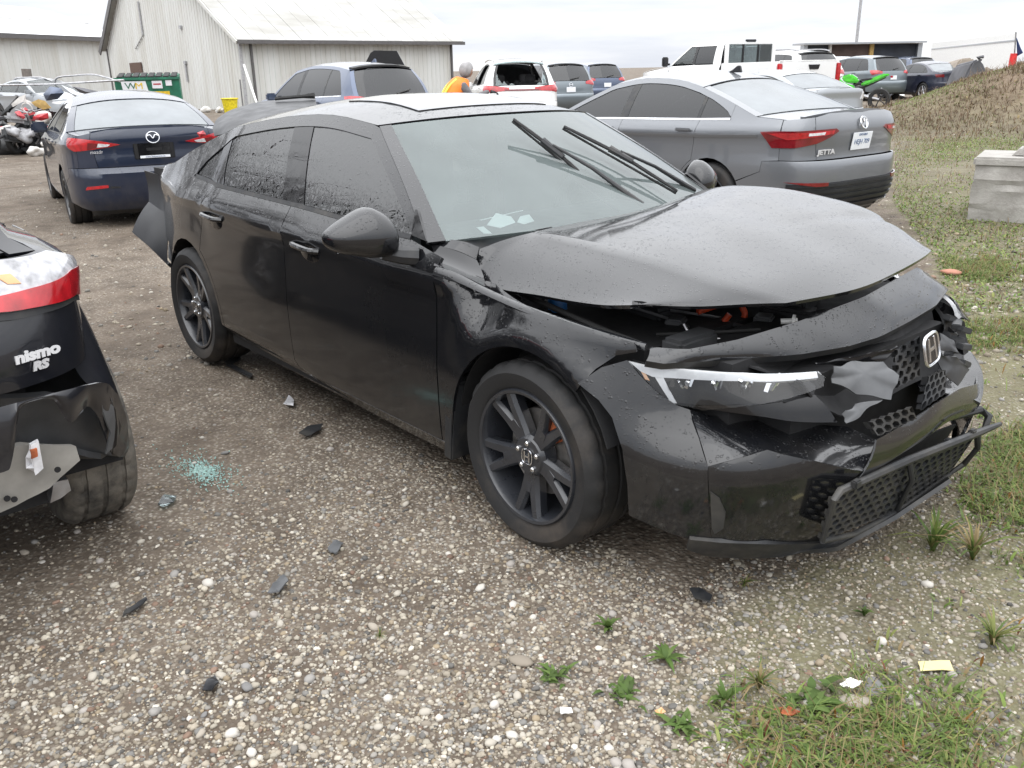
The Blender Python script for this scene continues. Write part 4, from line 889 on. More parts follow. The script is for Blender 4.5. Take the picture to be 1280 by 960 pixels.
# mudguard, caliper
m = MB(); m.box((.99, -.80, .335), (.02, .20, .30), (0, .10, 0)); m.box((.975, -.893, .335), (.05, .012, .30), (0, .10, 0)); m.build('mud_flap', 'black_plastic', hero, bevel=.006)
for x, r in ((1.3675, 1), (-1.3675, .9)):
    for sg in (-1, 1):
        m = MB(); A = [(x+.085*math.cos(a)*1.0, 0, .332+.085*math.sin(a)) for a in (.3, .8, 1.3)]
        m.prism(arc(x, .332, .165, 30, 75, 6)+arc(x, .332, .10, 75, 30, 6), sg*.79, sg*.84); m.build('brake_caliper', 'rust', hero, bevel=.008)
# peeled-off rear bumper still hanging on the right rear corner
A = [at(180, 213, 0, -2.20), at(200, 219, 0, -2.05), at(224, 229, 0, -1.95)]; B = [at(186, 252, 0, -2.17), at(200, 262, 0, -2.03), at(214, 270, 0, -1.93)]; C_ = [at(165, 290, 0, -2.16), at(184, 306, 0, -2.0), at(209, 331, 0, -1.88)]
o = ruled('hanging_bumper_skin', A, B, 'dull_panel', n=5, nj=10, bulge=.012, thick=.005); tag(o, 'torn rear bumper skin peeled outwards')
ruled('hanging_bumper_skin', B, C_, 'dull_panel', n=5, nj=10, bulge=-.012, thick=.005)
ruled('hanging_bumper_skin', C_, [p+[.0, .015, -.02] for p in C_], 'dull_panel', n=3, nj=10, thick=.02)
m = MB(); m.box((-2.0, 0, .80), (.25, 1.45, .42)); m.box((-2.05, 0, .5), (.12, 1.3, .12)); m.build('rear_body', 'inner_black', hero)
m = MB(); m.tube([(-1.745, -.80, .47), (-1.78, -.81, .53), (-1.80, -.80, .60)], [.02, .03, .02], 8); m.build('bumper_bracket', 'torn_grey', hero)
# ------------------------------------------------------------------ the other vehicles
def badge_ring(root, m, r, kind):
    b = MB()
    b.tube([(r*math.cos(a)*(1.15 if kind == 'wing' else 1), r*math.sin(a), .004) for a in np.linspace(0, 2*math.pi, 29)], r*.12, 6, False)
    if kind == 'wing': b.tube(catm([(-r*1.05, r*.25, .004), (-r*.45, r*.42, .004), (0, -r*.18, .004), (r*.45, r*.42, .004), (r*1.05, r*.25, .004)], 5), r*.13, 6)
    elif kind == 'letters':
        b.tube([(-r*.42, r*.85, .004), (0, r*.08, .004), (r*.42, r*.85, .004)], r*.10, 6); b.tube([(-r*.8, r*.5, .004), (-r*.38, -r*.8, .004), (0, r*.0, .004), (r*.38, -r*.8, .004), (r*.8, r*.5, .004)], r*.10, 6)
    else: b.tube([(-r*.8, 0, .004), (r*.8, 0, .004)], r*.2, 6)
    return b.build('badge', 'chrome', root, matrix=m)
# dark blue sedan, seen from behind
BS = sedan_spec(plan=[(-2.26, 0), (-2.25, .35), (-2.20, .60), (-2.07, .77), (-1.82, .86), (-1.4, .895), (-.6, .90), (.6, .90), (1.4, .885), (1.75, .84), (2.0, .73), (2.17, .52), (2.27, .25), (2.30, 0)],
    belt=[(-2.4, 1.055), (-1.2, 1.01), (0, .985), (.9, .96), (2.3, .84)],
    trunk=[(-1.79, 1.085, -1.72, 1.045), (-2.0, 1.075, -1.95, 1.03), (-2.17, 1.085, -2.06, 1.02)], rg=[(-1.16, 1.36, -1.09, 1.285), (-1.5, 1.235, -1.42, 1.18), (-1.80, 1.09, -1.71, 1.052)],
    roof=[(.14, 1.37, .09, 1.318), (-.3, 1.45, -.3, 1.37), (-.8, 1.43, -.75, 1.355), (-1.15, 1.365, -1.08, 1.29)], du=.09, dv=.06, wn=48, bt=.68)
root, S, T, zb = car('parked_sedan', 'dark blue sedan seen from behind at left, in front of the junk heap', BS, 'blue_paint', (-8.85, 1.30), math.radians(169.5), z=-.09, group=None)
for sg in (1, -1):
    L = S.S((-1.90, .995), (-2.0, 1.0))+S.Rr((.70, .992), (.52, .965), (.34, .925), (.45, .905), (.62, .885), (.72, .872))+S.S((-2.03, .865), (-1.95, .90))
    w = [(u*sg, z_) for u, z_ in L]
    o = panel('tail_light', w, S.P, 'red_lens', root, du=.04, dv=.03, push=.008, thick=.02, gap=0)[0]
    panel('reverse_lamp', [(u*sg, z_) for u, z_ in S.Rr((.56, .945), (.44, .93), (.47, .91), (.58, .905))], S.P, 'clear_lens', o, du=.05, push=.013, gap=0)
    panel('lamp_base', [(u*sg, z_) for u, z_ in S.Rr((.66, .955), (.56, .945), (.58, .90), (.68, .885))], S.P, 'dark_red_lens', o, du=.05, push=.011, gap=0)
    panel('reflector', [(u*sg, z_) for u, z_ in S.Rr((.72, .50), (.52, .515), (.52, .485), (.74, .465))], S.P, 'red_lens', root, du=.05, push=.006, gap=0)
    panel('bumper_vent', [(u*sg, z_) for u, z_ in S.Rr((.50, .50), (.40, .49), (.40, .48), (.50, .48))], S.P, 'black_plastic', root, push=.004, gap=0)
T['trunk'].grid('spoiler', 'blue_paint', root, t0=.8, t1=1.0, v0=-.8, v1=.8, push=.018, nt=4, thick=.022)
badge_ring(root, rear_frame(S, 0, .985, .012), .058, 'wing')
m_ = rear_frame(S, 0, .845, .004); MB().box((0, 0, 0), (.42, .17, .012)).build('plate_recess', 'inner_black', root, bevel=.006, matrix=m_)
pl = MB().box((0, 0, .008), (.33, .16, .010)).build('plate_frame', 'gloss_black', root, bevel=.004, matrix=m_)
MB().box((0, -.062, .016), (.31, .026, .003)).build('plate_strip', 'plate_white', pl, matrix=m_); text_mesh('plate_text', 'www.feebestime.ca', .026, 'letter_grey', pl, m_ @ Matrix.Translation((0, -.062, .019)), .0006)
MB().box((0, .015, .015), (.16, .03, .004)).build('plate_slot', 'inner_black', pl, matrix=m_)
text_mesh('badge_text', 'mazda3', .05, 'badge_silver', root, rear_frame(S, .58, .855, .008), .002); text_mesh('badge_text', 'SKYACTIV', .035, 'badge_silver', root, rear_frame(S, -.60, .855, .008), .002)
# grey sedan behind the wreck's hood
GS = sedan_spec(plan=[(-2.37, 0), (-2.36, .40), (-2.30, .64), (-2.16, .79), (-1.85, .865), (-1.4, .895), (-.6, .90), (.6, .90), (1.4, .885), (1.75, .84), (2.0, .73), (2.17, .52), (2.27, .25), (2.30, 0)],
    belt=[(-2.4, 1.07), (-1.2, 1.025), (0, 1.0), (.9, .97), (2.3, .85)],
    roof=[(.20, 1.385, .13, 1.33), (-.25, 1.452, -.25, 1.385), (-.75, 1.44, -.7, 1.37), (-1.12, 1.375, -1.05, 1.305)], ws=[(1.02, .99, .93, .965), (.62, 1.2, .55, 1.15), (.20, 1.382, .13, 1.328)],
    rg=[(-1.13, 1.37, -1.06, 1.30), (-1.5, 1.245, -1.42, 1.195), (-1.88, 1.105, -1.78, 1.07)], trunk=[(-1.89, 1.10, -1.79, 1.065), (-2.08, 1.09, -2.02, 1.05), (-2.28, 1.10, -2.14, 1.035)],
    R=.325, rr=.215, xR=-1.18, xq=-1.52, bt=.70, xbr=-1.9, du=.07, dv=.05, wn=64, trim='chrome', rear=[(.15, .2), (.24, .10), (.34, .03), (.45, .005), (.60, 0.), (.70, .012), (.715, .055), (.78, .06), (.90, .045), (1.0, .05), (1.06, .075), (1.1, .10)])
root, S, T, zb = car('parked_sedan', 'metallic grey sedan with white licence plate parked behind the wrecked black car', GS, 'grey_paint', (-3.05, 5.12), math.radians(177.3), z=.03)
for sg in (1, -1):
    L = S.S((-1.88, .945), (-2.0, .955))+S.Rr((.78, .958), (.60, .965), (.40, .968), (.36, .945), (.48, .895), (.62, .850))+S.S((-2.18, .818), (-1.99, .815))
    o = panel('tail_light', [(u*sg, z_) for u, z_ in L], S.P, 'dark_red_lens', root, du=.04, dv=.03, push=.007, thick=.02, gap=0)[0]
    L = S.S((-1.95, .936), (-2.05, .94))+S.Rr((.70, .945), (.42, .955), (.44, .925), (.66, .905))+S.S((-2.12, .885))
    panel('tail_lens', [(u*sg, z_) for u, z_ in L], S.P, 'red_lens', o, du=.04, dv=.03, push=.011, gap=0)
    panel('reverse_lamp', [(u*sg, z_) for u, z_ in S.Rr((.70, .938), (.54, .944), (.55, .922), (.70, .916))], S.P, 'clear_lens', o, du=.05, push=.015, gap=0)
    panel('reflector', [(u*sg, z_) for u, z_ in S.S((-2.12, .535))+S.Rr((.50, .525), (.50, .495), (.62, .495))], S.P, 'dark_red_lens', root, du=.05, push=.024, gap=0)
    panel('exhaust_trim', [(u*sg, z_) for u, z_ in S.Rr((.66, .30), (.40, .30), (.38, .26), (.66, .26))], S.P, 'chrome', root, du=.05, push=.022, gap=0)
half = S.Rr((0, .25), (.5, .25))+S.S((-2.14, .25), (-2.14, .50))+S.Rr((.5, .52), (0, .52)); panel('lower_valance', half+[(-u, z_) for u, z_ in half[::-1][1:-1]], S.P, 'black_plastic', root, du=.1, push=.005, gap=0, ref=(0, 0, .5))
for z0_ in (.485, .435, .385, .335, .285):
    half = S.Rr((0, z0_), (.5, z0_))+S.S((-2.14, z0_), (-2.14, z0_+.028))+S.Rr((.5, z0_+.028), (0, z0_+.028))
    panel('bumper_slat', half+[(-u, z_) for u, z_ in half[::-1][1:-1]], S.P, 'dull_panel', root, du=.1, push=.020, gap=0, thick=.02, ref=(0, 0, .5))
badge_ring(root, rear_frame(S, 0, 1.0, .012), .052, 'letters'); plate(S, root, 0, .845, 'HEJH 709', 'ONTARIO')
text_mesh('badge_text', 'JETTA', .056, 'badge_silver', root, rear_frame(S, .50, .775, .016, (-.17, -1, 0)), .003, 0, 1.35, .002)
T['trunk'].grid('spoiler', 'grey_paint', root, t0=.86, t1=1.0, v0=-.86, v1=.86, push=.014, nt=4, thick=.02)
MB().prism([(-.09, 0), (.08, 0), (.02, .022), (-.045, .065), (-.07, .062)], -.018, .018).build('antenna', 'dull_panel', root, bevel=.006, matrix=Matrix.Translation((-.88, 0, 1.425)))
for sg in (1, -1):
    q = np.linspace(-1.85, .9, 24); panel('body_line', S.S(*([(x, zb(x)-.150) for x in q]+[(x, zb(x)-.128) for x in q[::-1]])), S.P, 'grey_paint', root, du=.1, push=.004, gap=0, mirror=sg < 0)
# slate blue crossover
US = suv_spec(du=.10, dv=.08, trim='chrome')
root, S, T, zb = car('parked_crossover', 'slate blue crossover seen from behind over the black wreck roof', US, 'slate_paint', (-12.0, 6.3), math.radians(178), z=0)
def suv_tail(root, S, T, zlo=1.0, zhi=1.14, pl=True, yin=.52, lamp='red_lens', wip=True):
    for sg in (1, -1):
        L = S.S((-1.83, zhi-.01), (-2.0, zhi))+S.Rr((.72, zhi-.01), (yin, zhi-.05), (yin, zlo+.02), (.74, zlo))+S.S((-2.0, zlo-.03), (-1.9, zlo+.04))
        panel('tail_light', [(u*sg, z_) for u, z_ in L], S.P, lamp, root, du=.06, dv=.05, push=.010, thick=.02, gap=0)
    if wip: MB().tube([T['rg'].P(np.array([.93]), np.array([0.]))[0]+[-.02, 0, .01], T['rg'].P(np.array([.80]), np.array([-.42]))[0]+[-.02, 0, .012]], [.016, .009], 6).build('rear_wiper', 'black_plastic', root)
    T['roof'].grid('spoiler', 'black_plastic' if lamp == 'x' else root.children[0].data.materials[0], root, t0=.93, t1=1.0, v0=-.92, v1=.92, push=.02, nt=3, thick=.03)
    if pl: plate(S, root, 0, .86, None)
suv_tail(root, S, T)
MB().prism([(-.09, 0), (.08, 0), (.02, .022), (-.045, .065), (-.07, .062)], -.02, .02).build('antenna', 'slate_paint', root, bevel=.006, matrix=Matrix.Translation((-1.45, 0, 1.665)))
# white crossover with its rear window broken out
WS = suv_spec(trim='chrome', du=.12)
wl_ = (-14.3, 12.6)
root, S, T, zb = car('wrecked_crossover', 'white crossover with shattered rear window beside the worker in the orange vest', WS, 'white_paint', wl_, math.radians(147), z=.05, skip=('rg', 'side_rear_window'))
for sg in (-1, 1):
    T['rg'].grid('pillar', 'white_paint', root, v0=.86*sg, v1=sg, nv=4); T['rg'].grid('roof_fin', 'gloss_black', root, v0=.78*sg, v1=.86*sg, nv=3, push=.004)
for v, t0 in ((-.76, .30), (-.70, .62), (-.55, .86), (.30, .90), (.52, .80), (.66, .70), (.76, .35)):   # jagged remains of the pane
    P_ = [T['rg'].P(np.array([a]), np.array([b]))[0] for a, b in ((.99, max(-.80, v-.09)), (.99, min(.80, v+.10)), (t0, v*1.03))]
    m = MB(); m.bm.faces.new([m.bm.verts.new(p) for p in P_]); m.build('broken_glass', 'clear_glass', root, solid=.004)
suv_tail(root, S, T, .98, 1.12, False, .30, 'red_lens', False)
half = S.Rr((0, 1.03), (.4, 1.03), (.4, 1.0), (0, .995)); panel('light_strip', half+[(-u, z_) for u, z_ in half[::-1][1:-1]], S.P, 'dark_red_lens', root, push=.014, gap=0, ref=(0, 0, .8))
T['roof'].grid('roof_glass', 'roof_glass', root, t0=.1, t1=.5, v0=-.6, v1=.6, push=.004)
for sg in (1, -1): MB().tube([(x, sg*(.56), 1.62+.06*(1-((x+.65)/1.0)**2)) for x in np.linspace(-1.6, .2, 8)], .016, 6).build('roof_rack', 'chrome', root)
# the rest of the rows, far behind
def far_suv(label, px, d, rz, pm, sc=1., **k):
    x, y, z_ = spot(px, d); x += 2.28*sc*math.cos(math.radians(rz)); y += 2.28*sc*math.sin(math.radians(rz)); r_, S_, T_, zb_ = car('parked_crossover', label, suv_spec(du=.25, dv=.2, wn=24, **k), pm, (x, y), math.radians(rz), z=z_)
    r_.scale = (sc,)*3; suv_tail(r_, S_, T_); return r_, S_, T_
r_, S_, T_ = far_suv('mid grey crossover with round badge right of the white wreck', 722, 29, 155, 'midgrey_paint'); badge_ring(r_, rear_frame(S_, 0, 1.0, .012), .06, 'dot')
far_suv('dark blue crossover farthest back, just above the grey sedan windshield', 768, 36, 158, 'slate_paint', rglass='tint_glass')
r_, S_, T_ = far_suv('white crossover between the white off-roader and the green motorcycle', 1090, 38, 160, 'white_paint'); badge_ring(r_, rear_frame(S_, 0, 1.03, .012), .07, 'dot')
half = S_.Rr((0, 1.07), (.62, 1.07), (.62, 1.0), (0, .99)); panel('light_strip', half+[(-u, z_) for u, z_ in half[::-1][1:-1]], S_.P, 'gloss_black', r_, push=.012, gap=0, ref=(0, 0, .8))
r_, S_, T_ = far_suv('grey crossover with white licence plate left of the navy sedan', 1128, 36, 158, 'midgrey_paint')
far_suv('dark grey crossover half hidden behind the navy sedan', 1168, 46, 150, 'slate_paint')
r_, S_, T_ = far_suv('tall white off-roader with roof rails behind the white pickup', 1042, 30, 158, 'white_paint', 1.10)
for sg in (1, -1): MB().tube([(x, sg*.56, 1.64+.07*(1-((x+.65)/1.0)**4)) for x in np.linspace(-1.6, .3, 10)], .018, 6).build('roof_rack', 'steel', r_)
x, y, z_ = spot(1172, 37.5); x -= .3; r_, S_, T_, zb_ = car('parked_sedan', 'navy sedan with silver wheels at the far right of the car row', sedan_spec(du=.15, dv=.12, wn=32, rimmat='rim_silver', rr=.225), 'navy_paint', (x, y), math.radians(150), z=z_)
for sg in (1, -1): panel('tail_light', [(u*sg, q_) for u, q_ in S_.S((-1.92, .95))+S_.Rr((.62, .95), (.60, .84))+S_.S((-2.0, .84))], S_.P, 'dark_red_lens', r_, push=.008, gap=0)
badge_ring(r_, rear_frame(S_, 0, .98, .012), .05, 'letters')
x, y, z_ = spot(1012, 19.5); r_, S_, T_, zb_ = car('parked_sedan', 'silver sedan showing only its boot between the grey sedan and the white pickup', sedan_spec(du=.12, dv=.1, wn=32), 'silver_paint', (x-1.2, y+.6), math.radians(164), z=z_-.1)
for sg in (1, -1): panel('tail_light', [(u*sg, q_) for u, q_ in S_.S((-1.92, .98))+S_.Rr((.62, .98), (.56, .84))+S_.S((-2.0, .84))], S_.P, 'clear_lens', r_, push=.008, gap=0)
# white pickup
def pickup(loc, rz, z):
    root = thing('pickup_truck', 'white pickup truck seen from behind with clear rear window and black tailgate handle', 'truck', (loc[0], loc[1], z), rz)
    wp = 'white_paint'
    sp = suv_spec(plan=[(-1.0, 0), (-.99, .5), (-.97, .80), (-.9, .93), (-.3, .96), (.8, .96), (1.6, .95), (2.2, .9), (2.6, .7), (2.75, 0)], belt=[(-1.2, 1.38), (.9, 1.36), (2.8, 1.28)],
        rear=[(.3, .0), (1.3, .0), (1.4, .02), (1.9, .12)], front=[(.3, 0.), (1.3, .1)], k1=.22, k2=.25)
    S = Surf(sp['plan'], make_inset(sp['side'], sp['rear'], sp['front'], sp['belt'], .22, .25))
    T = {'hood': Top([(1.25, 1.36, 1.15, 1.34), (2.0, 1.32, 1.9, 1.28), (2.7, 1.22, 2.5, 1.18)], S), 'ws': Top([(1.24, 1.37, 1.14, 1.345), (.9, 1.62, .8, 1.58), (.5, 1.87, .45, 1.82)], S), 'roof': Top([(.49, 1.875, .44, 1.825), (-.2, 1.93, -.2, 1.87), (-.88, 1.89, -.84, 1.84)], S)}
    T['hood'].grid('hood', wp, root); T['ws'].grid('windshield', 'clear_glass', root, v0=-.93, v1=.93); T['roof'].grid('roof', wp, root)
    for sg in (1, -1): T['ws'].grid('pillar', wp, root, v0=.93*sg, v1=sg, nv=3)
    panel('door', S.S((1.1, .55), (1.1, 1.35), (.15, 1.37), (.15, .55)), S.P, wp, root, both=True); panel('door', S.S((.14, .55), (.14, 1.37), (-.9, 1.38), (-.9, .55)), S.P, wp, root, both=True)
    panel('fender', S.S((1.11, .55), (1.11, 1.33), (2.45, 1.18), (2.45, .6))[:3]+S.S((2.45, .62))+S.S(*arc(1.83, .42, .48, 15, 165)), S.P, wp, root, both=True)
    panel('front_window', S.S((1.0, 1.40), (.2, 1.40), (.2, 1.80), (.45, 1.80)), S.P, 'clear_glass', root, both=True, push=-.01); panel('rear_window', S.S((.10, 1.40), (-.60, 1.40), (-.56, 1.80), (.10, 1.80)), S.P, 'tint_glass', root, both=True, push=-.01)
    rail = [(1.14, 1.345), (.8, 1.58), (.45, 1.822), (-.2, 1.868), (-.84, 1.842), (-.9, 1.38), (-.62, 1.38), (-.58, 1.81), (.42, 1.81), (1.02, 1.38)]
    panel('roof_rail', S.S(*rail), S.P, wp, root, both=True, gap=0); panel('pillar', S.S((.20, 1.38), (.10, 1.38), (.10, 1.82), (.2, 1.82)), S.P, 'gloss_black', root, both=True, push=-.003)
    # back of the cab with its see-through window
    fr = MB()
    for c, d in (((-.93, 0, 1.86), (.05, 1.40, .07)), ((-.94, .74, 1.60), (.05, .12, .48)), ((-.94, -.74, 1.60), (.05, .12, .48)), ((-.97, 0, .95), (.05, 1.8, .86))): fr.box(c, d)
    fr.build('cab_back', wp, root, bevel=.015); MB().box((-.945, 0, 1.60), (.008, 1.36, .46)).build('rear_windshield', 'clear_glass', root)
    fr = MB(); 
    for y in (-.24, .24): fr.box((-.952, y, 1.60), (.016, .05, .46))
    fr.build('window_frame', 'gloss_black', root); MB().box((-.93, 0, 1.915), (.07, .30, .06)).build('brake_lamp', 'tint_glass', root, bevel=.01)
    for x in (.35, -.55):
        for y in (.40, -.40):
            b = MB(); b.box((x, y, 1.2), (.16, .52, .75), (0, -.15, 0)); b.box((x-.08, y, 1.66), (.10, .27, .20)); b.build('seat', 'seat_grey', root, bevel=.03)
    MB().box((.95, 0, 1.24), (.4, 1.6, .2)).build('dashboard', 'dash_grey', root, bevel=.05)
    # bed
    for sg in (1, -1):
        poly = [(-1.02, .62), (-1.02, 1.40), (-2.92, 1.42), (-2.96, .70), (-2.4, .66)]+arc(-1.83, .42, .48, 160, 20)+[(-1.3, .62)]
        MB().prism(poly, sg*.84, sg*.965).build('bed_side', wp, root, bevel=.012)
        MB().box((-2.97, sg*.90, 1.14), (.05, .13, .46)).build('tail_light', 'red_lens', root, bevel=.015)
        b = MB(); b.box((1.0, sg*1.14, 1.46), (.10, .17, .24)); b.box((1.02, sg*1.02, 1.40), (.05, .16, .05)); b.build('mirror', 'black_plastic', root, bevel=.03)
    MB().box((-2.95, 0, 1.06), (.06, 1.66, .70)).build('tailgate', wp, root, bevel=.02); 
    MB().prism([(-.17, .05), (.17, .05), (.13, -.05), (-.13, -.05)], -.01, .012).build('tailgate_handle', 'gloss_black', root, matrix=Matrix.Translation((-2.985, -.12, 1.29)) @ Matrix.Rotation(math.pi/2, 4, 'Z'))
    MB().box((-2.93, 0, 1.425), (.09, 1.70, .025)).build('tailgate_cap', 'white_plastic', root, bevel=.008)
    MB().box((-2.0, 0, .72), (1.9, 1.66, .10)).build('bed_floor', 'black_plastic', root); MB().box((-3.02, 0, .60), (.14, 1.8, .18)).build('rear_bumper', 'chrome', root, bevel=.03)
    MB().box((2.68, 0, .72), (.2, 1.7, .3)).build('front_bumper', 'chrome', root, bevel=.04); MB().box((0, 0, .62), (4.6, 1.3, .26)).build('underbody', 'inner_black', root)
    for x in (1.83, -1.83):
        for sg in (1, -1): wheel(root, x, sg, .93, .41, .27, .25, 'ten', 'rim_silver', n=32, detail=False)
pk = spot(905, 25); pickup((-11.2, 17.25), math.radians(166), .16)
# small black hatch-like crossover at the left edge, very close
JS = suv_spec(plan=[(-2.0, 0), (-1.99, .42), (-1.94, .62), (-1.82, .76), (-1.58, .855), (-1.25, .885), (-.6, .86), (.6, .86), (1.25, .885), (1.6, .84), (1.9, .7), (2.08, .4), (2.12, 0)],
    side=[(a*1.12, b) for a, b in SIDE[:-3]]+[(-.095, .012), (-.03, .10), (0., .17), (.5, .17)], k1=.55, k2=.4,
    belt=[(-2.1, 1.10), (-1.2, 1.08), (0, 1.05), (.9, 1.02), (2.3, .95)], rear=[(.2, .2), (.3, .16), (.45, .10), (.6, .06), (.70, .03), (.80, .02), (.92, .05), (1.0, .10), (1.1, .17), (1.3, .3), (1.6, .45)],
    hood=[(1.0, 1.06, .92, 1.02), (1.5, 1.0, 1.35, .96), (2.0, .85, 1.7, .84)], ws=[(.99, 1.055, .90, 1.03), (.62, 1.3, .55, 1.26), (.30, 1.50, .25, 1.45)],
    roof=[(.29, 1.505, .24, 1.455), (-.3, 1.565, -.3, 1.51), (-.9, 1.545, -.9, 1.49), (-1.45, 1.46, -1.38, 1.41)], rg=[(-1.48, 1.44, -1.40, 1.395), (-1.66, 1.25, -1.58, 1.22), (-1.84, 1.06, -1.74, 1.05)],
    wb=2.53, R=.335, tw=.225, rr=.22, xR=-1.0, xq=-1.38, xdf=.92, bt=.705, xbr=-1.62, ra=.385, yw=.89, du=.05, dv=.04, wn=120, wdetail=True, rimmat='rim_black', zs=.33)
JL = (-1.22, -2.735)
root, S, T, zb = car('damaged_hatchback', 'black hatchback with torn rear bumper at the left edge of the foreground', JS, 'juke_paint', JL, math.pi, skip=('rear_bumper', 'tail', ('wheel', False, -1), ('wheel', False, 1)))
juke = root
for sd_ in (1, -1): wheel(root, -1.30, sd_, .925, .335, .225, .22, 'five', 'rim_black', 'dusty_tyre', n=120)
Jw = lambda P_: np.array([[-(p[0]-JL[0]), -(p[1]-JL[1]), p[2]] for p in P_])       # world -> this car
half = S.Rr((0, .72), (.50, .72), (.52, .9), (.50, 1.03), (0, 1.04)); panel('tailgate', half+[(-u, z_) for u, z_ in half[::-1][1:-1]], S.P, 'juke_paint', root, du=.06, dv=.04, ref=(0, 0, .8))
panel('tail_panel', S.Rr((.508, .72), (.528, .9), (.508, 1.04))+S.S((-1.76, 1.04), (-1.64, .715)), S.P, 'juke_paint', root, both=True, du=.04, dv=.04)
for sg in (1, -1):
    L = S.Rr((.36, .955))+S.Rr((.36, 1.06), (.55, 1.055))+S.S((-1.72, 1.035), (-1.55, .985), (-1.44, .925), (-1.46, .865))+S.S((-1.60, .875), (-1.74, .91))+S.Rr((.60, .925))
    o = panel('tail_light', [(u*sg, z_) for u, z_ in L], S.P, 'dull_lens', root, du=.035, dv=.03, push=.012, thick=.03, gap=0)[0]
    L = S.Rr((.36, .955), (.36, .985), (.54, .966), (.64, .968))+S.S((-1.74, .982), (-1.62, .972), (-1.52, .953), (-1.445, .922), (-1.46, .865), (-1.60, .875), (-1.74, .91))+S.Rr((.60, .925))
    panel('tail_lens', [(u*sg, z_) for u, z_ in L], S.P, 'red_lens', o, du=.035, dv=.03, push=.016, thick=.01, gap=0)
    panel('turn_lamp', [(u*sg, z_) for u, z_ in S.Rr((.63, .99), (.61, 1.015), (.655, 1.012), (.665, .985))], S.P, 'amber_lens', o, du=.03, dv=.02, push=.015, thick=.01, gap=0)
    L = S.Rr((.36, .935), (.36, .955), (.60, .925))+S.S((-1.74, .91), (-1.60, .875), (-1.46, .865), (-1.455, .852), (-1.6, .858), (-1.74, .890))+S.Rr((.60, .905))
    panel('lamp_gasket', [(u*sg, z_) for u, z_ in L], S.P, 'black_plastic', root, du=.04, push=.006, gap=0)
for s_, sz, z_, sh in (('nismo', .042, .795, .12), ('RS', .032, .760, .25)): text_mesh('badge_text', s_, sz, 'badge_silver', root, rear_frame(S, -.635, z_+.008, .009, (.34, -1, 0)), .0022, sh, 1.3, .0022)
def jshard(name, px, xs, mat, bend=.0, thick=.006):
    P_ = Jw([at(x, y, 0, d) for (x, y), d in zip(px, xs)]); m = MB(); c = P_.mean(0); nrm = np.cross(P_[1]-P_[0], P_[2]-P_[0]); nrm /= np.linalg.norm(nrm)
    if nrm[0] > 0: nrm = -nrm
    vs = [m.bm.verts.new(p) for p in P_]; f = m.bm.faces.new(vs); bmesh.ops.triangulate(m.bm, faces=[f]); bmesh.ops.subdivide_edges(m.bm, edges=m.bm.edges[:], cuts=2, use_grid_fill=True)
    for _ in range(4): bmesh.ops.smooth_vert(m.bm, verts=[v for v in m.bm.verts if not v.is_boundary], factor=.5, use_axis_x=True, use_axis_y=True, use_axis_z=True)
    for v in m.bm.verts: v.co += Vector(nrm)*(bend*max(0, 1-(v.co-Vector(c)).length/.2)+random.uniform(-.0015, .0015))
    return m.build(name, mat, root, solid=thick, sharp=30)
tp = np.array([(-40, 520, .83), (0, 509, .82), (60, 493, .80), (105, 482, .77), (128, 478, .72), (140, 482, .66), (150, 500, .56)])
bt_ = [(-40, 600, .83), (5, 590, .83), (14, 580, .83), (20, 545, .82), (24, 514, .82), (38, 503, .81), (55, 499, .80), (68, 502, .78), (80, 520, .78), (90, 528, .77), (103, 514, .73), (111, 508, .70), (122, 520, .67), (131, 542, .62), (140, 566, .57)]
rows = []
for f in np.linspace(0, 1, 7):
    row = []
    for bx_, by_, bd_ in bt_:
        tx = bx_ if bx_ < 100 else 100+(bx_-100)*1.2; q = np.array([np.interp(tx, tp[:, 0], tp[:, k]) for k in range(3)]); g_ = q*(1-f)+np.array([bx_, by_, bd_])*f
        row.append(g_)
    rows.append(row)
R_ = np.array(rows); m = MB(); m.grid([[tuple(Jw([at(g_[0], g_[1], 0, g_[2]+.02*math.sin(math.pi*min(1, i/6+.15)))])[0]) for g_ in catm(r, 3)] for i, r in enumerate(R_)]); m.build('bumper_skin', 'juke_paint', root, solid=.006, sharp=50)
# wheel arch swelling on the near corner
oc = [(86, 352, -1.86), (100, 378, -1.86), (116, 412, -1.855), (130, 445, -1.85), (143, 480, -1.84), (153, 520, -1.83), (158, 555, -1.82), (154, 574, -1.82)]
ic = [(66, 392, .535), (76, 420, .54), (88, 448, .54), (100, 470, .535), (116, 488, .53), (132, 516, .51), (140, 548, .49), (140, 570, .48)]
A_o = [at(a, b, 1, c) for a, b, c in oc]; B_o = [at(a, b, 0, c) for a, b, c in ic]; C_o = [p+np.array([-.35, .01, .02]) for p in A_o]
m = MB(); rows = []
for f in np.linspace(0, 1, 7): rows.append(catm(Jw([np.array(p)*f+np.array(q)*(1-f)+np.array([.022, .022, 0])*math.sin(math.pi*f) for p, q in zip(A_o, B_o)]), 3))
for f in (.5, 1.): rows.append(catm(Jw([np.array(p)*(1-f)+np.array(q)*f for p, q in zip(A_o, C_o)]), 3))
m.grid([[tuple(p) for p in r] for r in rows]); m.build('rear_fender', 'juke_paint', root, solid=.006, sharp=60)
jshard('bumper_skin', [(126, 484), (136, 490), (142, 525), (140, 560), (132, 568), (136, 540), (128, 520), (124, 500)], [.70, .66, .62, .60, .60, .62, .66, .70], 'torn_grey', .008)
jshard('bumper_skin', [(128, 478), (146, 492), (158, 530), (161, 556), (150, 572), (140, 566), (146, 530), (138, 500)], [.72, .62, .50, .45, .46, .5, .56, .66], 'juke_paint', .01)
jshard('bumper_beam', [(-30, 570), (30, 556), (95, 558), (100, 575), (62, 610), (20, 632), (-30, 655)], [.70, .69, .66, .66, .68, .69, .70], 'bare_panel', .0, .03)
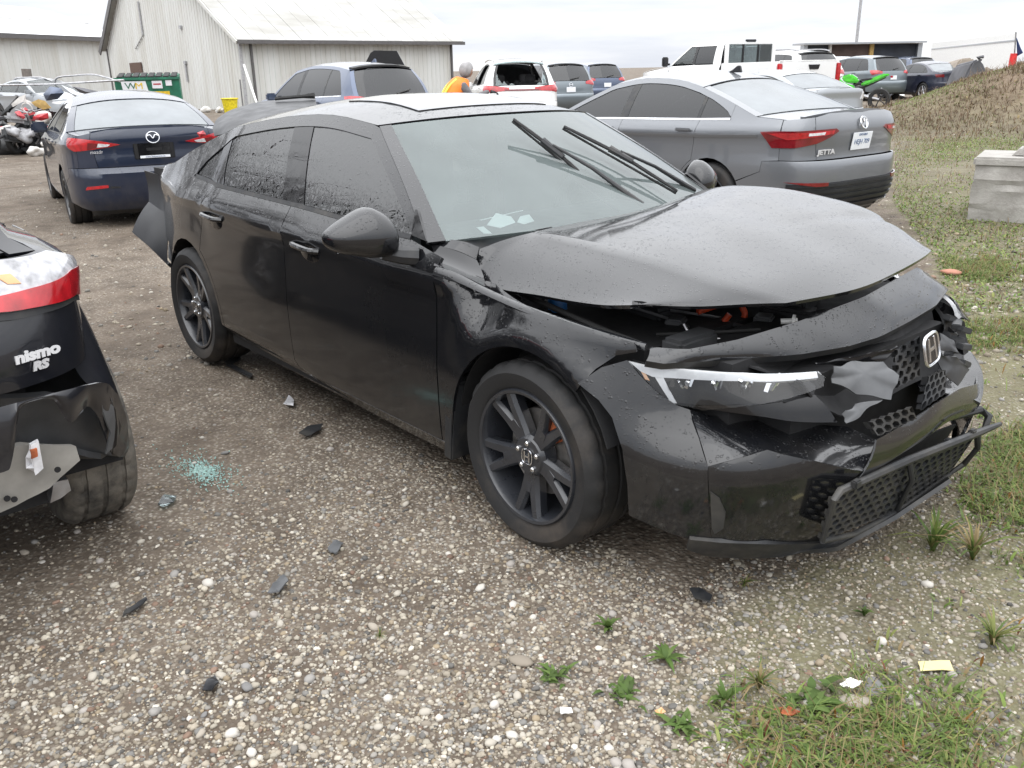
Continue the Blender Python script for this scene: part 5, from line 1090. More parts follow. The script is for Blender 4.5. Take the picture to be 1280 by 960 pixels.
jshard('crash_panel', [(-30, 500), (60, 495), (125, 500), (140, 570), (95, 560), (30, 560), (-30, 572)], [.68, .66, .56, .5, .62, .66, .68], 'engine_black', .0, .02)
o = jshard('reverse_lamp', [(38, 556), (48, 551), (54, 585), (44, 594), (40, 580)], [.72]*5, 'clear_lens', .004, .02); jshard('lamp_bulb', [(37, 562), (46, 560), (47, 570), (39, 573)], [.735]*4, 'rust', .006, .008).parent = o
jshard('tow_bracket', [(66, 602), (84, 598), (88, 612), (74, 622), (62, 628)], [.62]*5, 'steel', .01, .03)
for q in ((71, 586), (17, 623), (8, 622)):
    p = Jw([at(q[0], q[1], 0, .70)])[0]; MB().lathe([(.0005, .0), (.009, .0), (.009, .004)], 10, Matrix.Translation(p+np.array([-.006, 0, 0])) @ Matrix.Rotation(math.pi/2, 4, 'Z')).build('hole', 'inner_black', root)
jshard('bumper_trim', [(82, 522), (104, 508), (103, 514), (90, 527)], [.77, .72, .73, .76], 'torn_grey', .004)
m = MB(); A = arc(-1.265, .345, .392, -5, 185, 18); m.grid([[(p[0], s_, p[1]) for p in A] for s_ in (-.87, -.60)]); m.build('wheel_arch_liner', 'inner_black', root, solid=.004)
m = MB(); m.box((-1.55, 0, .55), (.5, 1.2, .5)); m.build('rear_body', 'inner_black', root)
# ------------------------------------------------------------------ ground
t = NT('ground_soil'); ps = t.n.new('ShaderNodeNewGeometry'); pv = ps.outputs['Position']
n1 = t.noise(.55, 6, .6, pv); n2 = t.noise(3.2, 7, .65, pv); n3 = t.noise(38, 6, .7, pv)
vo = t.n.new('ShaderNodeTexVoronoi'); vo.inputs['Scale'].default_value = 62; t.l.new(pv, vo.inputs['Vector']); vo2 = t.n.new('ShaderNodeTexVoronoi'); vo2.inputs['Scale'].default_value = 28; t.l.new(pv, vo2.inputs['Vector'])
soil = t.mix(t.ramp(n2, (.3, 0.), (.7, 1.)), (.074, .056, .041), (.155, .122, .092))
peb = t.mix(t.math('MULTIPLY', t.ramp(t.n.new('ShaderNodeSeparateColor').outputs[0], (0, 0.), (1, 1.)), 0.), (.21, .185, .155), (.3, .28, .25))
sc_ = t.n.new('ShaderNodeSeparateColor'); t.l.new(vo.outputs['Color'], sc_.inputs[0]); peb = t.ramp(sc_.outputs[0], (.0, (.11, .095, .08)), (.45, (.27, .235, .19)), (.8, (.40, .36, .30)), (1., (.50, .47, .41)))
cover = t.math('ADD', t.math('MULTIPLY', n1, 1.1), t.math('MULTIPLY', n2, .5))
k_ = t.math('MULTIPLY', t.ramp(cover, (.66, .08), (.98, .95)), t.ramp(vo.outputs['Distance'], (.25, 1.), (.55, .15)))
att = t.n.new('ShaderNodeAttribute'); att.attribute_name = 'tone'; sa = t.n.new('ShaderNodeSeparateColor'); t.l.new(att.outputs['Color'], sa.inputs[0])
base = t.mix(k_, soil, peb)
base = t.mix(t.math('MULTIPLY', sa.outputs[1], t.ramp(n2, (.3, .35), (.7, 1.))), base, (.15, .15, .072))
base = t.mix(sa.outputs[0], base, t.mix(t.ramp(n2, (.3, 0.), (.7, 1.)), (.15, .105, .07), (.22, .165, .115)))
t.set(Base_Color=base, Roughness=t.ramp(n3, (.3, .75), (.7, .95)), Specular_IOR_Level=.3)
t.bump(t.math('ADD', t.math('MULTIPLY', t.ramp(vo.outputs['Distance'], (0, 1.), (.6, 0.)), .6), t.math('ADD', t.math('MULTIPLY', t.ramp(vo2.outputs['Distance'], (0, 1.), (.6, 0.)), .6), n3)), .8, .012)
M['ground_soil'] = t.m
def px_poly(px): return np.array([at(a, b, 2, 0.)[:2] for a, b in px])
def inside(P, poly):
    x, y = P[:, 0], P[:, 1]; c = np.zeros(len(P), bool); j = len(poly)-1
    for i in range(len(poly)):
        a, b = poly[i], poly[j]; k = ((a[1] > y) != (b[1] > y)); xx = (b[0]-a[0])*(y-a[1])/(b[1]-a[1]+1e-12)+a[0]; c ^= k & (x < xx); j = i
    return c
_ns = RNG.normal(size=(24, 2)); _ph = RNG.uniform(0, 6.28, 24); _fr = RNG.uniform(.35, 2.6, 24)
def wob(x, y): return sum(np.sin((a[0]*x+a[1]*y)*f+p)/(.6+f) for a, f, p in zip(_ns, _fr, _ph))/6
def relief(x, y): d = np.hypot(x-CC[0], y-CC[1]); return .022*wob(x, y)*np.exp(-d/9)+.012*wob(3*x+5, 3*y)*np.exp(-d/6)
def gz(x, y): return ground_z(x, y)+relief(x, y)
grassy = px_poly([(838, 1010), (850, 880), (905, 760), (1000, 705), (1090, 690), (1170, 640), (1225, 545), (1190, 420), (1165, 330), (1115, 262), (1118, 205), (1112, 150), (1118, 128), (1700, 128), (1900, 400), (1500, 1010)])
def axis(c, lo, hi):
    v = [0.]
    while v[-1] < hi-c: v.append(v[-1]+max(.09, .05*v[-1]))
    w = [0.]
    while w[-1] > lo-c: w.append(w[-1]-max(.09, .05*-w[-1]))
    return c+np.array(w[::-1][:-1]+v)
gx, gy = axis(1.5, -700, 500), axis(0, -400, 900); X, Y = np.meshgrid(gx, gy, indexing='ij'); Z = gz(X, Y); V = np.c_[X.ravel(), Y.ravel(), Z.ravel()]
ni, nj = X.shape; idx = np.arange(ni*nj).reshape(ni, nj); Fq = np.stack([idx[:-1, :-1], idx[1:, :-1], idx[1:, 1:], idx[:-1, 1:]], -1).reshape(-1, 4)
mr_ = np.hypot(V[:, 0]-MOUND[0], V[:, 1]-MOUND[1]); tone = np.zeros((len(V), 3)); tone[:, 0] = np.exp(-(mr_/5.0)**4)
d_ = np.hypot(V[:, 0]-CC[0], V[:, 1]-CC[1]); tone[:, 1] = inside(V[:, :2], grassy)*(.7+.3*np.clip(wob(V[:, 0]*2, V[:, 1]*2), -1, 1))
ground = tri_mesh('ground', V, Fq, 'ground_soil', cols=tone); tag(ground, 'brown dirt and pale gravel yard', kind='structure')
# ------------------------------------------------------------------ stones
t = NT('stone'); a = t.n.new('ShaderNodeAttribute'); a.attribute_name = 'tone'; t.set(Base_Color=t.mix(.35, a.outputs['Color'], t.mix(t.noise(60, 4), (.5, .5, .5), (1, 1, 1)), 'MULTIPLY'), Roughness=.82, Specular_IOR_Level=.35); M['stone'] = t.m
def ico(sub):
    bm = bmesh.new(); bmesh.ops.create_icosphere(bm, subdivisions=sub, radius=1); v = np.array([x.co[:] for x in bm.verts]); bm.verts.index_update(); f = np.array([[x.index for x in q.verts] for q in bm.faces]); bm.free(); return v, f
PAL = np.array([(.43, .395, .335), (.36, .32, .265), (.26, .225, .18), (.20, .195, .19), (.30, .285, .265), (.54, .51, .46), (.30, .245, .175), (.13, .125, .12), (.22, .15, .115), (.36, .33, .30)])
PW = np.array([.17, .19, .17, .08, .1, .06, .08, .07, .03, .05])
def stones(name, n, rmin, rmax, s0, s1, sub, amin, amax, dens):
    pts = []
    while sum(len(p) for p in pts) < n:
        r = rmin*(rmax/rmin)**RNG.random(n*2) if rmax/rmin > 1.5 else RNG.uniform(rmin, rmax, n*2); a = np.radians(RNG.uniform(amin, amax, n*2)); P_ = np.c_[CC[0]+r*np.cos(a), CC[1]+r*np.sin(a)]
        g = .5+.5*np.clip(2.4*wob(P_[:, 0]*1.3, P_[:, 1]*1.3)+.75*np.tanh((P_[:, 0]-.6)*.9)+.5*np.tanh((1.4-np.hypot(P_[:, 0]-CC[0], P_[:, 1]-CC[1])+1.6)*1.), -1, 1); k = RNG.random(len(P_)) < dens[0]+(dens[1]-dens[0])*g
        k &= ~((np.abs(P_[:, 1]) < .7) & (P_[:, 0] < 1.9) & (P_[:, 0] > -2)); pts.append(P_[k])
    P_ = np.vstack(pts)[:n]; v0, f0 = ico(sub); nv = len(v0)
    size = s0*(s1/s0)**(RNG.random(n)**1.8); ax = np.c_[RNG.uniform(.75, 1.3, n), RNG.uniform(.7, 1.1, n), RNG.uniform(.45, .8, n)]
    lump = 1+RNG.uniform(-.20, .20, (n, nv)); v = v0[None]*lump[..., None]*ax[:, None, :]*size[:, None, None]
    th = RNG.uniform(0, 6.28, n); tl = RNG.normal(0, .3, n); c, s_ = np.cos(tl)[:, None], np.sin(tl)[:, None]; v[..., 1], v[..., 2] = v[..., 1]*c-v[..., 2]*s_, v[..., 1]*s_+v[..., 2]*c
    c, s_ = np.cos(th)[:, None], np.sin(th)[:, None]; v[..., 0], v[..., 1] = v[..., 0]*c-v[..., 1]*s_, v[..., 0]*s_+v[..., 1]*c
    z = gz(P_[:, 0], P_[:, 1])+size*ax[:, 2]*RNG.uniform(-.25, .45, n); v += np.c_[P_, z][:, None, :]
    col = PAL[RNG.choice(len(PAL), n, p=PW/PW.sum())]*RNG.uniform(.66, 1.12, (n, 1))*np.array([1.0, .985, .94]); F_ = (f0[None]+(np.arange(n)*nv)[:, None, None]).reshape(-1, 3)
    o = tri_mesh(name, v.reshape(-1, 3), F_, 'stone', cols=np.repeat(col, nv, 0)); return o
A0, A1 = 104, 176
o = stones('gravel', 10000, 1.4, 4.4, 0.0045, .0115, 2, A0, A1, (.16, 1.)); tag(o, 'loose pale grey and tan gravel in the foreground', kind='stuff')
o = stones('gravel', 36000, 1.4, 7., .003, .0085, 1, A0, A1, (.25, 1.)); tag(o, 'fine gravel spread over the yard', kind='stuff')
o = stones('gravel', 12000, 5., 26., .008, .024, 1, A0-6, A1, (.12, .8)); tag(o, 'sparse gravel farther back between the vehicles', kind='stuff')
# bigger stones, one object each
v0, f0 = ico(2); smesh = []
for k in range(10):
    v = v0*(1+RNG.uniform(-.13, .13, (len(v0), 1)))*np.array([RNG.uniform(1, 1.4), RNG.uniform(.8, 1.05), RNG.uniform(.5, .75)])
    so_ = tri_mesh('stone', v, f0, 'stone', cols=np.repeat(PAL[[0, 1, 2, 4, 5, 9, 3, 6, 0, 5][k]][None]*.95, len(v), 0)); smesh.append(so_.data); bpy.data.objects.remove(so_)
for k in range(260):
    r, a = 1.5*(4.6/1.5)**RNG.random(), math.radians(RNG.uniform(106, 172)); x, y = CC[0]+r*math.cos(a), CC[1]+r*math.sin(a)
    if abs(y) < .95 and x < 2.35: continue
    s_ = float(RNG.uniform(.008, .0165)); o = link('stone', smesh[k % 10], None, ground); o.location = (x, y, float(gz(x, y))+s_*.25); o.scale = (s_,)*3; o.rotation_euler = (RNG.uniform(-.3, .3), RNG.uniform(-.3, .3), RNG.uniform(0, 6.28))
def big_stone(px, py, s_, mi, label):
    p = at(px, py, 2, 0.); o = link('rock', smesh[mi], None); o.location = (p[0], p[1], float(gz(p[0], p[1]))+s_*.3); o.scale = (s_,)*3; o.rotation_euler = (0, 0, random.uniform(0, 6)); tag(o, label, 'rock'); o.scale = (s_, s_*.9, s_*.62); return o
big_stone(652, 831, .028, 2, 'flat pale stone alone in the gravel, centre of the foreground'); big_stone(1092, 862, .032, 6, 'round grey stone beside the white paper scrap'); big_stone(1068, 880, .036, 1, 'pale block-like stone under the white paper scrap')
o = big_stone(1187, 352, .062, 1, 'pinkish orange rock on the grass right of the raised hood'); mm = o.data.copy(); 
at_ = mm.attributes['tone']; at_.data.foreach_set('color', np.tile([.42, .2, .14, 1.], len(mm.vertices)).astype(np.float32)); o.data = mm
# ------------------------------------------------------------------ grass and weeds
t = NT('leaf'); a = t.n.new('ShaderNodeAttribute'); a.attribute_name = 'tone'; t.set(Base_Color=a.outputs['Color'], Roughness=.6, Specular_IOR_Level=.25); t.b.inputs['Subsurface Weight'].default_value = 0
tl_ = t.n.new('ShaderNodeBsdfTranslucent'); t.l.new(a.outputs['Color'], tl_.inputs[0]); mx = t.n.new('ShaderNodeMixShader'); mx.inputs[0].default_value = .3; t.l.new(t.b.outputs[0], mx.inputs[1]); t.l.new(tl_.outputs[0], mx.inputs[2]); t.l.new(mx.outputs[0], t.o.inputs[0]); M['leaf'] = t.m
def blades(P_, Z_, h, w, bend, cols, leafy=0.):
    """bent three-segment leaves at P_; returns verts, faces, colours"""
    n = len(P_); a = RNG.uniform(0, 6.28, n); dx, dy = np.cos(a), np.sin(a); V_ = np.zeros((n, 7, 3)); prof = [1., .9, .6] if not leafy else [.35, 1., .8]
    for i, f in enumerate((0, .38, .72)):
        q = np.c_[P_[:, 0]+dx*bend*h*f*f, P_[:, 1]+dy*bend*h*f*f, Z_+h*f*(1-.35*np.minimum(bend, 1.6)*f)]; s_ = np.c_[-dy, dx, 0*dx]*(w*prof[i]/2)[:, None]; V_[:, 2*i] = q-s_; V_[:, 2*i+1] = q+s_
    V_[:, 6] = np.c_[P_[:, 0]+dx*bend*h, P_[:, 1]+dy*bend*h, Z_+h*(1-.45*np.minimum(bend, 1.8))]
    f = np.array([[0, 1, 3], [0, 3, 2], [2, 3, 5], [2, 5, 4], [4, 5, 6]]); F_ = (f[None]+(np.arange(n)*7)[:, None, None]).reshape(-1, 3)
    return V_.reshape(-1, 3), F_, np.repeat(cols, 7, 0)
def scatter(poly, n, dens=None, clump=0):
    lo, hi = poly.min(0), poly.max(0); out = []
    while sum(map(len, out)) < n:
        q = RNG.uniform(lo, hi, (n*3, 2)); q = q[inside(q, poly)]
        if dens is not None and len(q): q = q[RNG.random(len(q)) < dens(q)]
        out.append(q)
    q = np.vstack(out)[:n]
    if clump: q = (q[:, None, :]+RNG.normal(0, .028, (n, clump, 2))).reshape(-1, 2)
    return q
def sward(name, label, parts):
    Vs, Fs, Cs, off = [], [], [], 0
    for P_, h, w, bend, pal, leafy in parts:
        n = len(P_); c = np.array(pal)[RNG.integers(0, len(pal), n)]*RNG.uniform(.75, 1.2, (n, 1)); v, f, cc = blades(P_, gz(P_[:, 0], P_[:, 1])-.004, RNG.uniform(h[0], h[1], n), RNG.uniform(w[0], w[1], n), RNG.uniform(bend[0], bend[1], n), c, leafy)
        Vs.append(v); Fs.append(f+off); Cs.append(cc); off += len(v)
    o = tri_mesh(name, np.vstack(Vs), np.vstack(Fs), 'leaf', cols=np.vstack(Cs)); tag(o, label, kind='stuff'); return o
GREEN = [(.10, .15, .035), (.135, .185, .045), (.085, .13, .035), (.18, .20, .065), (.12, .165, .055)]; STRAW = [(.26, .20, .10), (.20, .15, .075), (.30, .24, .13), (.16, .115, .06)]; BROWN = [(.12, .08, .05), (.17, .12, .08), (.21, .15, .10), (.10, .065, .045), (.26, .2, .14)]; RED = [(.16, .06, .035), (.24, .12, .03)]
patch = lambda q: np.clip(.34+.9*wob(q[:, 0]*2.4+9, q[:, 1]*2.4)+1.7*wob(q[:, 0]*7+2, q[:, 1]*7), .02, 1)
near = px_poly([(860, 1010), (870, 900), (940, 850), (1010, 890), (1100, 800), (1150, 720), (1090, 700), (1170, 650), (1230, 560), (1195, 420), (1180, 330), (1400, 330), (1500, 1010)])
mid = px_poly([(1115, 262), (1118, 205), (1112, 150), (1120, 128), (1500, 128), (1500, 400), (1185, 400), (1165, 330)])
ngr = lambda q: patch(q)*np.clip(1-.42*(np.hypot(q[:, 0]-CC[0], q[:, 1]-CC[1])-1.9)*0, .2, 1)
q1 = scatter(near, 1500, patch, 10); q2 = scatter(near, 4200, patch); q3 = scatter(near, 700, patch, 2); q4 = scatter(near, 260, patch, 2)
sward('grass', 'patchy green grass and weeds right of the smashed front bumper', [(q1, (.018, .05), (.004, .010), (.5, 1.5), [tuple(np.array(c_)*1.25) for c_ in GREEN]+STRAW[1:2], 1), (q2, (.03, .10), (.002, .0036), (.3, 1.5), [tuple(np.array(c_)*1.3) for c_ in GREEN]+STRAW[:1]+STRAW[2:3], 0), (q3, (.06, .17), (.0018, .0034), (.2, 1.7), STRAW+GREEN[:2], 0), (q4, (.02, .07), (.004, .008), (.2, 1.), RED, 1)])
q1 = scatter(mid, 70000, lambda q: np.clip(.5+1.3*wob(q[:, 0]*1.3+3, q[:, 1]*1.3), .02, 1)); q2 = scatter(mid, 16000, lambda q: np.clip(.4+1.2*wob(q[:, 0]*1.1-6, q[:, 1]*1.1), .05, 1)); q3 = scatter(mid, 2600, patch)
sward('grass', 'thin green and brown grass between the grey sedan and the concrete block', [(q1, (.018, .05), (.008, .018), (.5, 1.6), [tuple(np.array(c_)*1.45) for c_ in GREEN]+[(.21, .19, .09), (.24, .20, .12)], 1), (q2, (.03, .11), (.004, .009), (.2, 1.2), BROWN+STRAW, 0), (q3, (.02, .05), (.01, .022), (.5, 1.3), STRAW, 1)])
ang = RNG.uniform(0, 6.28, 60000); rr_ = 7.2*np.abs(RNG.normal(0, .5, 60000))**.8; qm = np.c_[MOUND[0]+rr_*np.cos(ang), MOUND[1]+rr_*np.sin(ang)]; qm = qm[RNG.random(len(qm)) < np.clip(.5+.9*wob(qm[:, 0], qm[:, 1]), .08, 1)]
qs = qm[:len(qm)//3]
sward('weeds', 'dry brown weeds covering the mound at the right edge', [(qm, (.05, .18), (.009, .024), (.3, 1.6), BROWN+STRAW[1:2]+[(.15, .14, .07)], 1), (qs, (.12, .36), (.006, .012), (.1, 1.2), BROWN, 0), (qm[::5], (.04, .12), (.02, .05), (.5, 1.4), BROWN+STRAW+GREEN[3:], 1)])
def weed(px, py, label, kind, sc, name='weed'):
    p = at(px, py, 2, 0.); n = {'rosette': 14, 'sprout': 12, 'tuft': 26, 'creeper': 30}[kind]; q = np.zeros((n, 2)); z = np.zeros(n)
    if kind == 'creeper': q = RNG.normal(0, sc*.6, (n, 2))
    h = RNG.uniform(.6, 1.1, n)*sc; w = {'rosette': .30, 'sprout': .26, 'tuft': .08, 'creeper': .40}[kind]*sc*RNG.uniform(.8, 1.2, n); b = {'rosette': RNG.uniform(1.1, 1.7, n), 'sprout': RNG.uniform(.3, 1.2, n), 'tuft': RNG.uniform(.2, 1.3, n), 'creeper': RNG.uniform(.7, 1.5, n)}[kind]
    pal = np.array({'tuft': GREEN[1:4]+STRAW[:1]}.get(kind, [(.085, .14, .035), (.11, .165, .045), (.07, .11, .03)])); c = pal[RNG.integers(0, len(pal), n)]*RNG.uniform(.85, 1.2, (n, 1))
    v, f, cc = blades(q, z, h, w, b, c, 0 if kind == 'tuft' else 1); o = tri_mesh(name, v, f, 'leaf', cols=cc); o.location = (p[0], p[1], float(gz(p[0], p[1]))); tag(o, label, 'weed'); return o
for a in ((475, 797, 'small pale green grass tuft alone in the gravel left of centre', 'tuft', .035), (760, 790, 'bright green leafy sprout in the gravel below the front wheel', 'sprout', .06), (833, 826, 'low rosette weed of narrow leaves below the front bumper', 'rosette', .05), (694, 850, 'sprawling small-leaved weed right of the flat pale stone', 'creeper', .03),
          (772, 868, 'clover-like green weed at the bottom, left of the orange leaf', 'creeper', .035), (850, 910, 'lush green weed at the very bottom edge near the centre', 'creeper', .036), (948, 862, 'tall narrow-leaved pale weed in the lower right gravel', 'tuft', .10), (905, 880, 'bushy green weed left of the narrow-leaved pale weed', 'sprout', .06), (1020, 880, 'dense low green weed beside the white paper scrap', 'creeper', .055),
          (1240, 805, 'arching yellow green grass clump at the right edge above the yellow card', 'tuft', .12), (1165, 690, 'long straw coloured grass clump under the bumper lip', 'tuft', .16), (1080, 770, 'single yellow green sprout below the bumper lip', 'sprout', .04), (1215, 700, 'wide grass clump at the right edge level with the bumper lip', 'tuft', .17), (930, 735, 'thin grass tuft under the bumper corner', 'tuft', .05)): weed(*a)
# ------------------------------------------------------------------ litter on the ground
def scrap(name, label, cat, px, mat, h=.012, th=.004, crumple=.004, kind=None):
    P_ = [at(x, y, 2, 0.) for x, y in px]; c = np.mean(P_, axis=0); m = MB(); z0_ = float(gz(c[0], c[1]))
    vs = [m.bm.verts.new((p[0]-c[0], p[1]-c[1], h*random.uniform(.5, 1.4))) for p in P_]; f = m.bm.faces.new(vs); bmesh.ops.triangulate(m.bm, faces=[f]); bmesh.ops.subdivide_edges(m.bm, edges=m.bm.edges[:], cuts=2, use_grid_fill=True)
    for v in m.bm.verts: v.co.z += random.uniform(-crumple, crumple)
    o = m.build(name, mat, None, solid=th, sharp=25); o.location = (c[0], c[1], z0_+.006); return tag(o, label, cat)
scrap('plastic_shard', 'grey plastic shard standing out of the gravel, left of centre', 'shard', [(336, 752), (342, 738), (356, 730), (362, 738), (350, 750)], 'torn_grey', .02)
scrap('plastic_strip', 'thin black plastic strip lying in the gravel at left', 'strip', [(155, 778), (160, 770), (184, 754), (186, 758), (168, 774)], 'black_plastic', .012)
scrap('plastic_shard', 'dark blue grey shard near the bottom, left of centre', 'shard', [(254, 870), (260, 858), (270, 851), (275, 862), (266, 873)], 'dull_panel', .016)
scrap('plastic_shard', 'flat grey shard below the black car sill', 'shard', [(410, 692), (418, 682), (430, 684), (422, 696), (414, 698)], 'torn_grey', .012)
scrap('plastic_shard', 'black broken shard midway along the black car sill', 'shard', [(374, 548), (385, 538), (404, 533), (400, 542), (384, 549)], 'black_plastic', .018)
scrap('plastic_clip', 'black plastic clip below the front bumper', 'clip', [(861, 750), (874, 746), (890, 754), (886, 763), (868, 759)], 'black_plastic', .022)
scrap('plastic_strip', 'black strip beside the rear wheel of the black car', 'strip', [(280, 455), (300, 447), (301, 450), (286, 458)], 'black_plastic', .02)
scrap('plastic_strip', 'bent black strip pointing away from the rear wheel', 'strip', [(282, 457), (290, 456), (316, 470), (313, 474)], 'black_plastic', .015)
scrap('clear_plate', 'small clear plastic plate near the rear wheel', 'plate', [(355, 508), (361, 496), (368, 503), (367, 510)], 'clear_lens', .014)
scrap('clear_plate', 'greenish clear plate below the shattered glass', 'plate', [(198, 636), (206, 625), (221, 624), (218, 633), (205, 640)], 'clear_glass', .01)
scrap('card', 'pale yellow card lying at the lower right', 'card', [(1147, 829), (1186, 829), (1192, 841), (1150, 842)], 'yellow_card', .008, .002, .003)
scrap('paper_scrap', 'torn white paper scrap at the lower right', 'paper', [(1049, 861), (1062, 857), (1077, 862), (1070, 866), (1062, 870)], 'paper', .018, .002, .005)
scrap('leaf', 'orange fallen leaf at the bottom right of centre', 'leaf', [(818, 895), (826, 891), (832, 896), (824, 900)], 'amber_lens', .008, .001, .002)
scrap('bark_chip', 'brown bark chip at the lower right', 'chip', [(965, 892), (985, 888), (1000, 896), (985, 900)], 'rust', .010, .004)
scrap('paper_scrap', 'small white square scrap at the bottom centre', 'paper', [(700, 894), (714, 893), (716, 901), (701, 900)], 'paper', .012, .002, .002)
scrap('plastic_bag', 'white plastic bag on the far field left of the mound', 'bag', [(1106, 124), (1118, 119), (1130, 119), (1130, 124), (1116, 126)], 'paper', .12, .02, .05)
scrap('plastic_bag', 'white rag on the far field in front of the mound', 'bag', [(1160, 128), (1168, 119), (1173, 122), (1171, 130)], 'paper', .2, .02, .05)
scrap('paper_scrap', 'white scrap midway down the weedy strip', 'paper', [(1136, 143), (1142, 140), (1145, 145), (1138, 146)], 'paper', .06, .01, .02)
rng = np.random.default_rng(3); c = at(252, 588, 2, 0.); n = 700; P_ = c[:2]+rng.normal(0, 1, (n, 2))*np.array([.11, .045])*rng.uniform(.3, 1.35, (n, 1)); v0, f0 = ico(1); v0 = v0[:, :]*.0036
v = v0[None]*rng.uniform(.6, 1.25, (n, 1, 3))+np.c_[P_, gz(P_[:, 0], P_[:, 1])+.004][:, None]; o = tri_mesh('shattered_glass', v.reshape(-1, 3), (f0[None]+(np.arange(n)*len(v0))[:, None, None]).reshape(-1, 3), 'glass_crumb', smooth=False); tag(o, 'teal crumbs of shattered safety glass on the dirt', kind='stuff')
# ------------------------------------------------------------------ buildings
t = NT('steel_siding'); g = t.n.new('ShaderNodeSeparateXYZ'); t.l.new(t.tc(), g.inputs[0])
t.set(Base_Color=t.mix(t.ramp(t.noise(1.2, 6, .6, stretch=(1, 1, .12)), (.4, 0.), (.75, 1.)), (.60, .605, .585), (.47, .455, .41)), Roughness=.55, Metallic=.0, Specular_IOR_Level=.3); M['steel_siding'] = t.m
t = NT('steel_roof'); t.set(Base_Color=t.mix(t.ramp(t.noise(.9, 7, .65, stretch=(1, .25, .25)), (.42, 0.), (.72, 1.)), (.40, .395, .38), (.25, .24, .21)), Roughness=.5); M['steel_roof'] = t.m
t = NT('white_roof'); t.set(Base_Color=t.mix(t.ramp(t.noise(.5, 6), (.5, 0.), (.8, 1.)), (.85, .86, .88), (.74, .75, .78)), Roughness=.6); M['white_roof'] = t.m
simple('gutter_dark', (.10, .095, .095), .5); simple('brown_board', (.10, .06, .045), .7); simple('skylight_pane', (.30, .295, .28), .4); simple('dumpster_green', (.015, .13, .075), .5, vary=.35, scale=3); simple('wm_green', (.01, .12, .06), .5); simple('wm_yellow', (.75, .50, .03), .5)
simple('bucket_yellow', (.70, .56, .02), .45); simple('wood_grey', (.16, .14, .125), .8); simple('hi_vis_orange', (.85, .22, .02), .6, vary=.1); simple('hi_vis_yellow', (.72, .80, .10), .5, vary=.1); simple('cloth_grey', (.13, .125, .13), .85); simple('cloth_pale', (.34, .33, .33), .85); simple('skin', (.36, .21, .15), .5)
simple('red_fairing', (.45, .02, .03), .3, Coat_Weight=.7); simple('cardboard', (.42, .28, .10), .85); simple('bag_white', (.62, .60, .57), .55, vary=.15); simple('tarp_grey', (.10, .10, .11), .7, vary=.35, scale=2); simple('tan_block', (.34, .29, .24), .85, vary=.2, scale=2); simple('flag_blue', (.02, .04, .12), .7); simple('trailer_brown', (.075, .05, .042), .8, vary=.3, scale=1.5); simple('trailer_blue', (.02, .024, .034), .6, vary=.3, scale=2)
t = NT('concrete'); t.set(Base_Color=t.mix(t.ramp(t.noise(3.5, 8, .65), (.35, 0.), (.7, 1.)), (.27, .255, .235), (.43, .415, .385)), Roughness=.88); t.bump(t.noise(22, 8, .7), .6, .02); M['concrete'] = t.m
t = NT('bark'); t.set(Base_Color=t.ramp(t.noise(9, 6), (.3, (.028, .022, .018)), (.7, (.075, .06, .048))), Roughness=.9); M['bark'] = t.m
def rib_wall(name, o, d, L, top, parent, mat='steel_siding', z0=-.6, pitch=.30, depth=.035, nrm=None):
    """ribbed sheet wall from o along d for L metres, top(s) gives its height"""
    o, d = Vector((o[0], o[1], 0)), Vector((d[0], d[1], 0)).normalized(); n = Vector((d.y, -d.x, 0)) if nrm is None else Vector((*nrm[:2], 0)).normalized(); S_ = []
    k = int(L/pitch)
    for i in range(k+1):
        for f, h in ((0, 0), (.70, 0), (.78, 1), (.92, 1)):
            s_ = (i+f)*L/(k+1); S_.append((s_, h*depth))
    S_.append((L, 0)); rows = [[tuple(o+d*s_+n*h+Vector((0, 0, z0))) for s_, h in S_], [tuple(o+d*s_+n*h+Vector((0, 0, top(s_)))) for s_, h in S_]]
    m = MB(); m.grid(rows); return m.build(name, mat, parent, solid=.0, sharp=20)
def slab(name, pts, th, mat, parent):
    m = MB(); P_ = [Vector(p) for p in pts]; nr = (P_[1]-P_[0]).cross(P_[2]-P_[0]).normalized()
    if nr.z < 0: nr = -nr
    A = [m.bm.verts.new(p) for p in P_]; B = [m.bm.verts.new(p-nr*th) for p in P_]; n = len(P_); m.bm.faces.new(A); m.bm.faces.new(B[::-1])
    for k in range(n): m.bm.faces.new((A[k], A[(k+1) % n], B[(k+1) % n], B[k]))
    return m.build(name, mat, parent)
A_ = np.array(spot(311, 44.5)[:2]); B_ = np.array(spot(147, 57)[:2]); gd = (B_-A_)/np.linalg.norm(B_-A_); GL = np.linalg.norm(B_-A_); ld = np.array([gd[1], -gd[0]]); 
if np.dot(ld, [0, 1]) < 0: ld = -ld
LL = 12.9; EZ = 3.15; AP = .61; AZ = 9.2
barn = thing('barn', 'pale grey metal barn with a big gable and weathered roof', 'barn', (0, 0, 0))
gtop = lambda s_: EZ+(AZ-EZ)*(s_/(AP*GL) if s_ < AP*GL else (GL-s_)/((1-AP)*GL))
rib_wall('gable_wall', A_, gd, GL, gtop, barn, nrm=-ld); rib_wall('side_wall', A_, ld, LL, lambda s_: EZ, barn, nrm=-gd)
p3 = lambda q, z_: (float(q[0]), float(q[1]), z_)
ov = .35; ap = A_+gd*GL*AP; sl = np.array([*(-gd*1.0), 0])
e0, e1 = A_-gd*.45-ld*ov, A_-gd*.45+ld*(LL+.5); r0, r1 = ap-ld*ov, ap+ld*(LL+.5); l0, l1 = B_+gd*.35-ld*ov, B_+gd*.35+ld*(LL+.5)
dz = .45*(AZ-EZ)/(AP*GL); dz2 = .35*(AZ-EZ)/((1-AP)*GL)
NR = 16
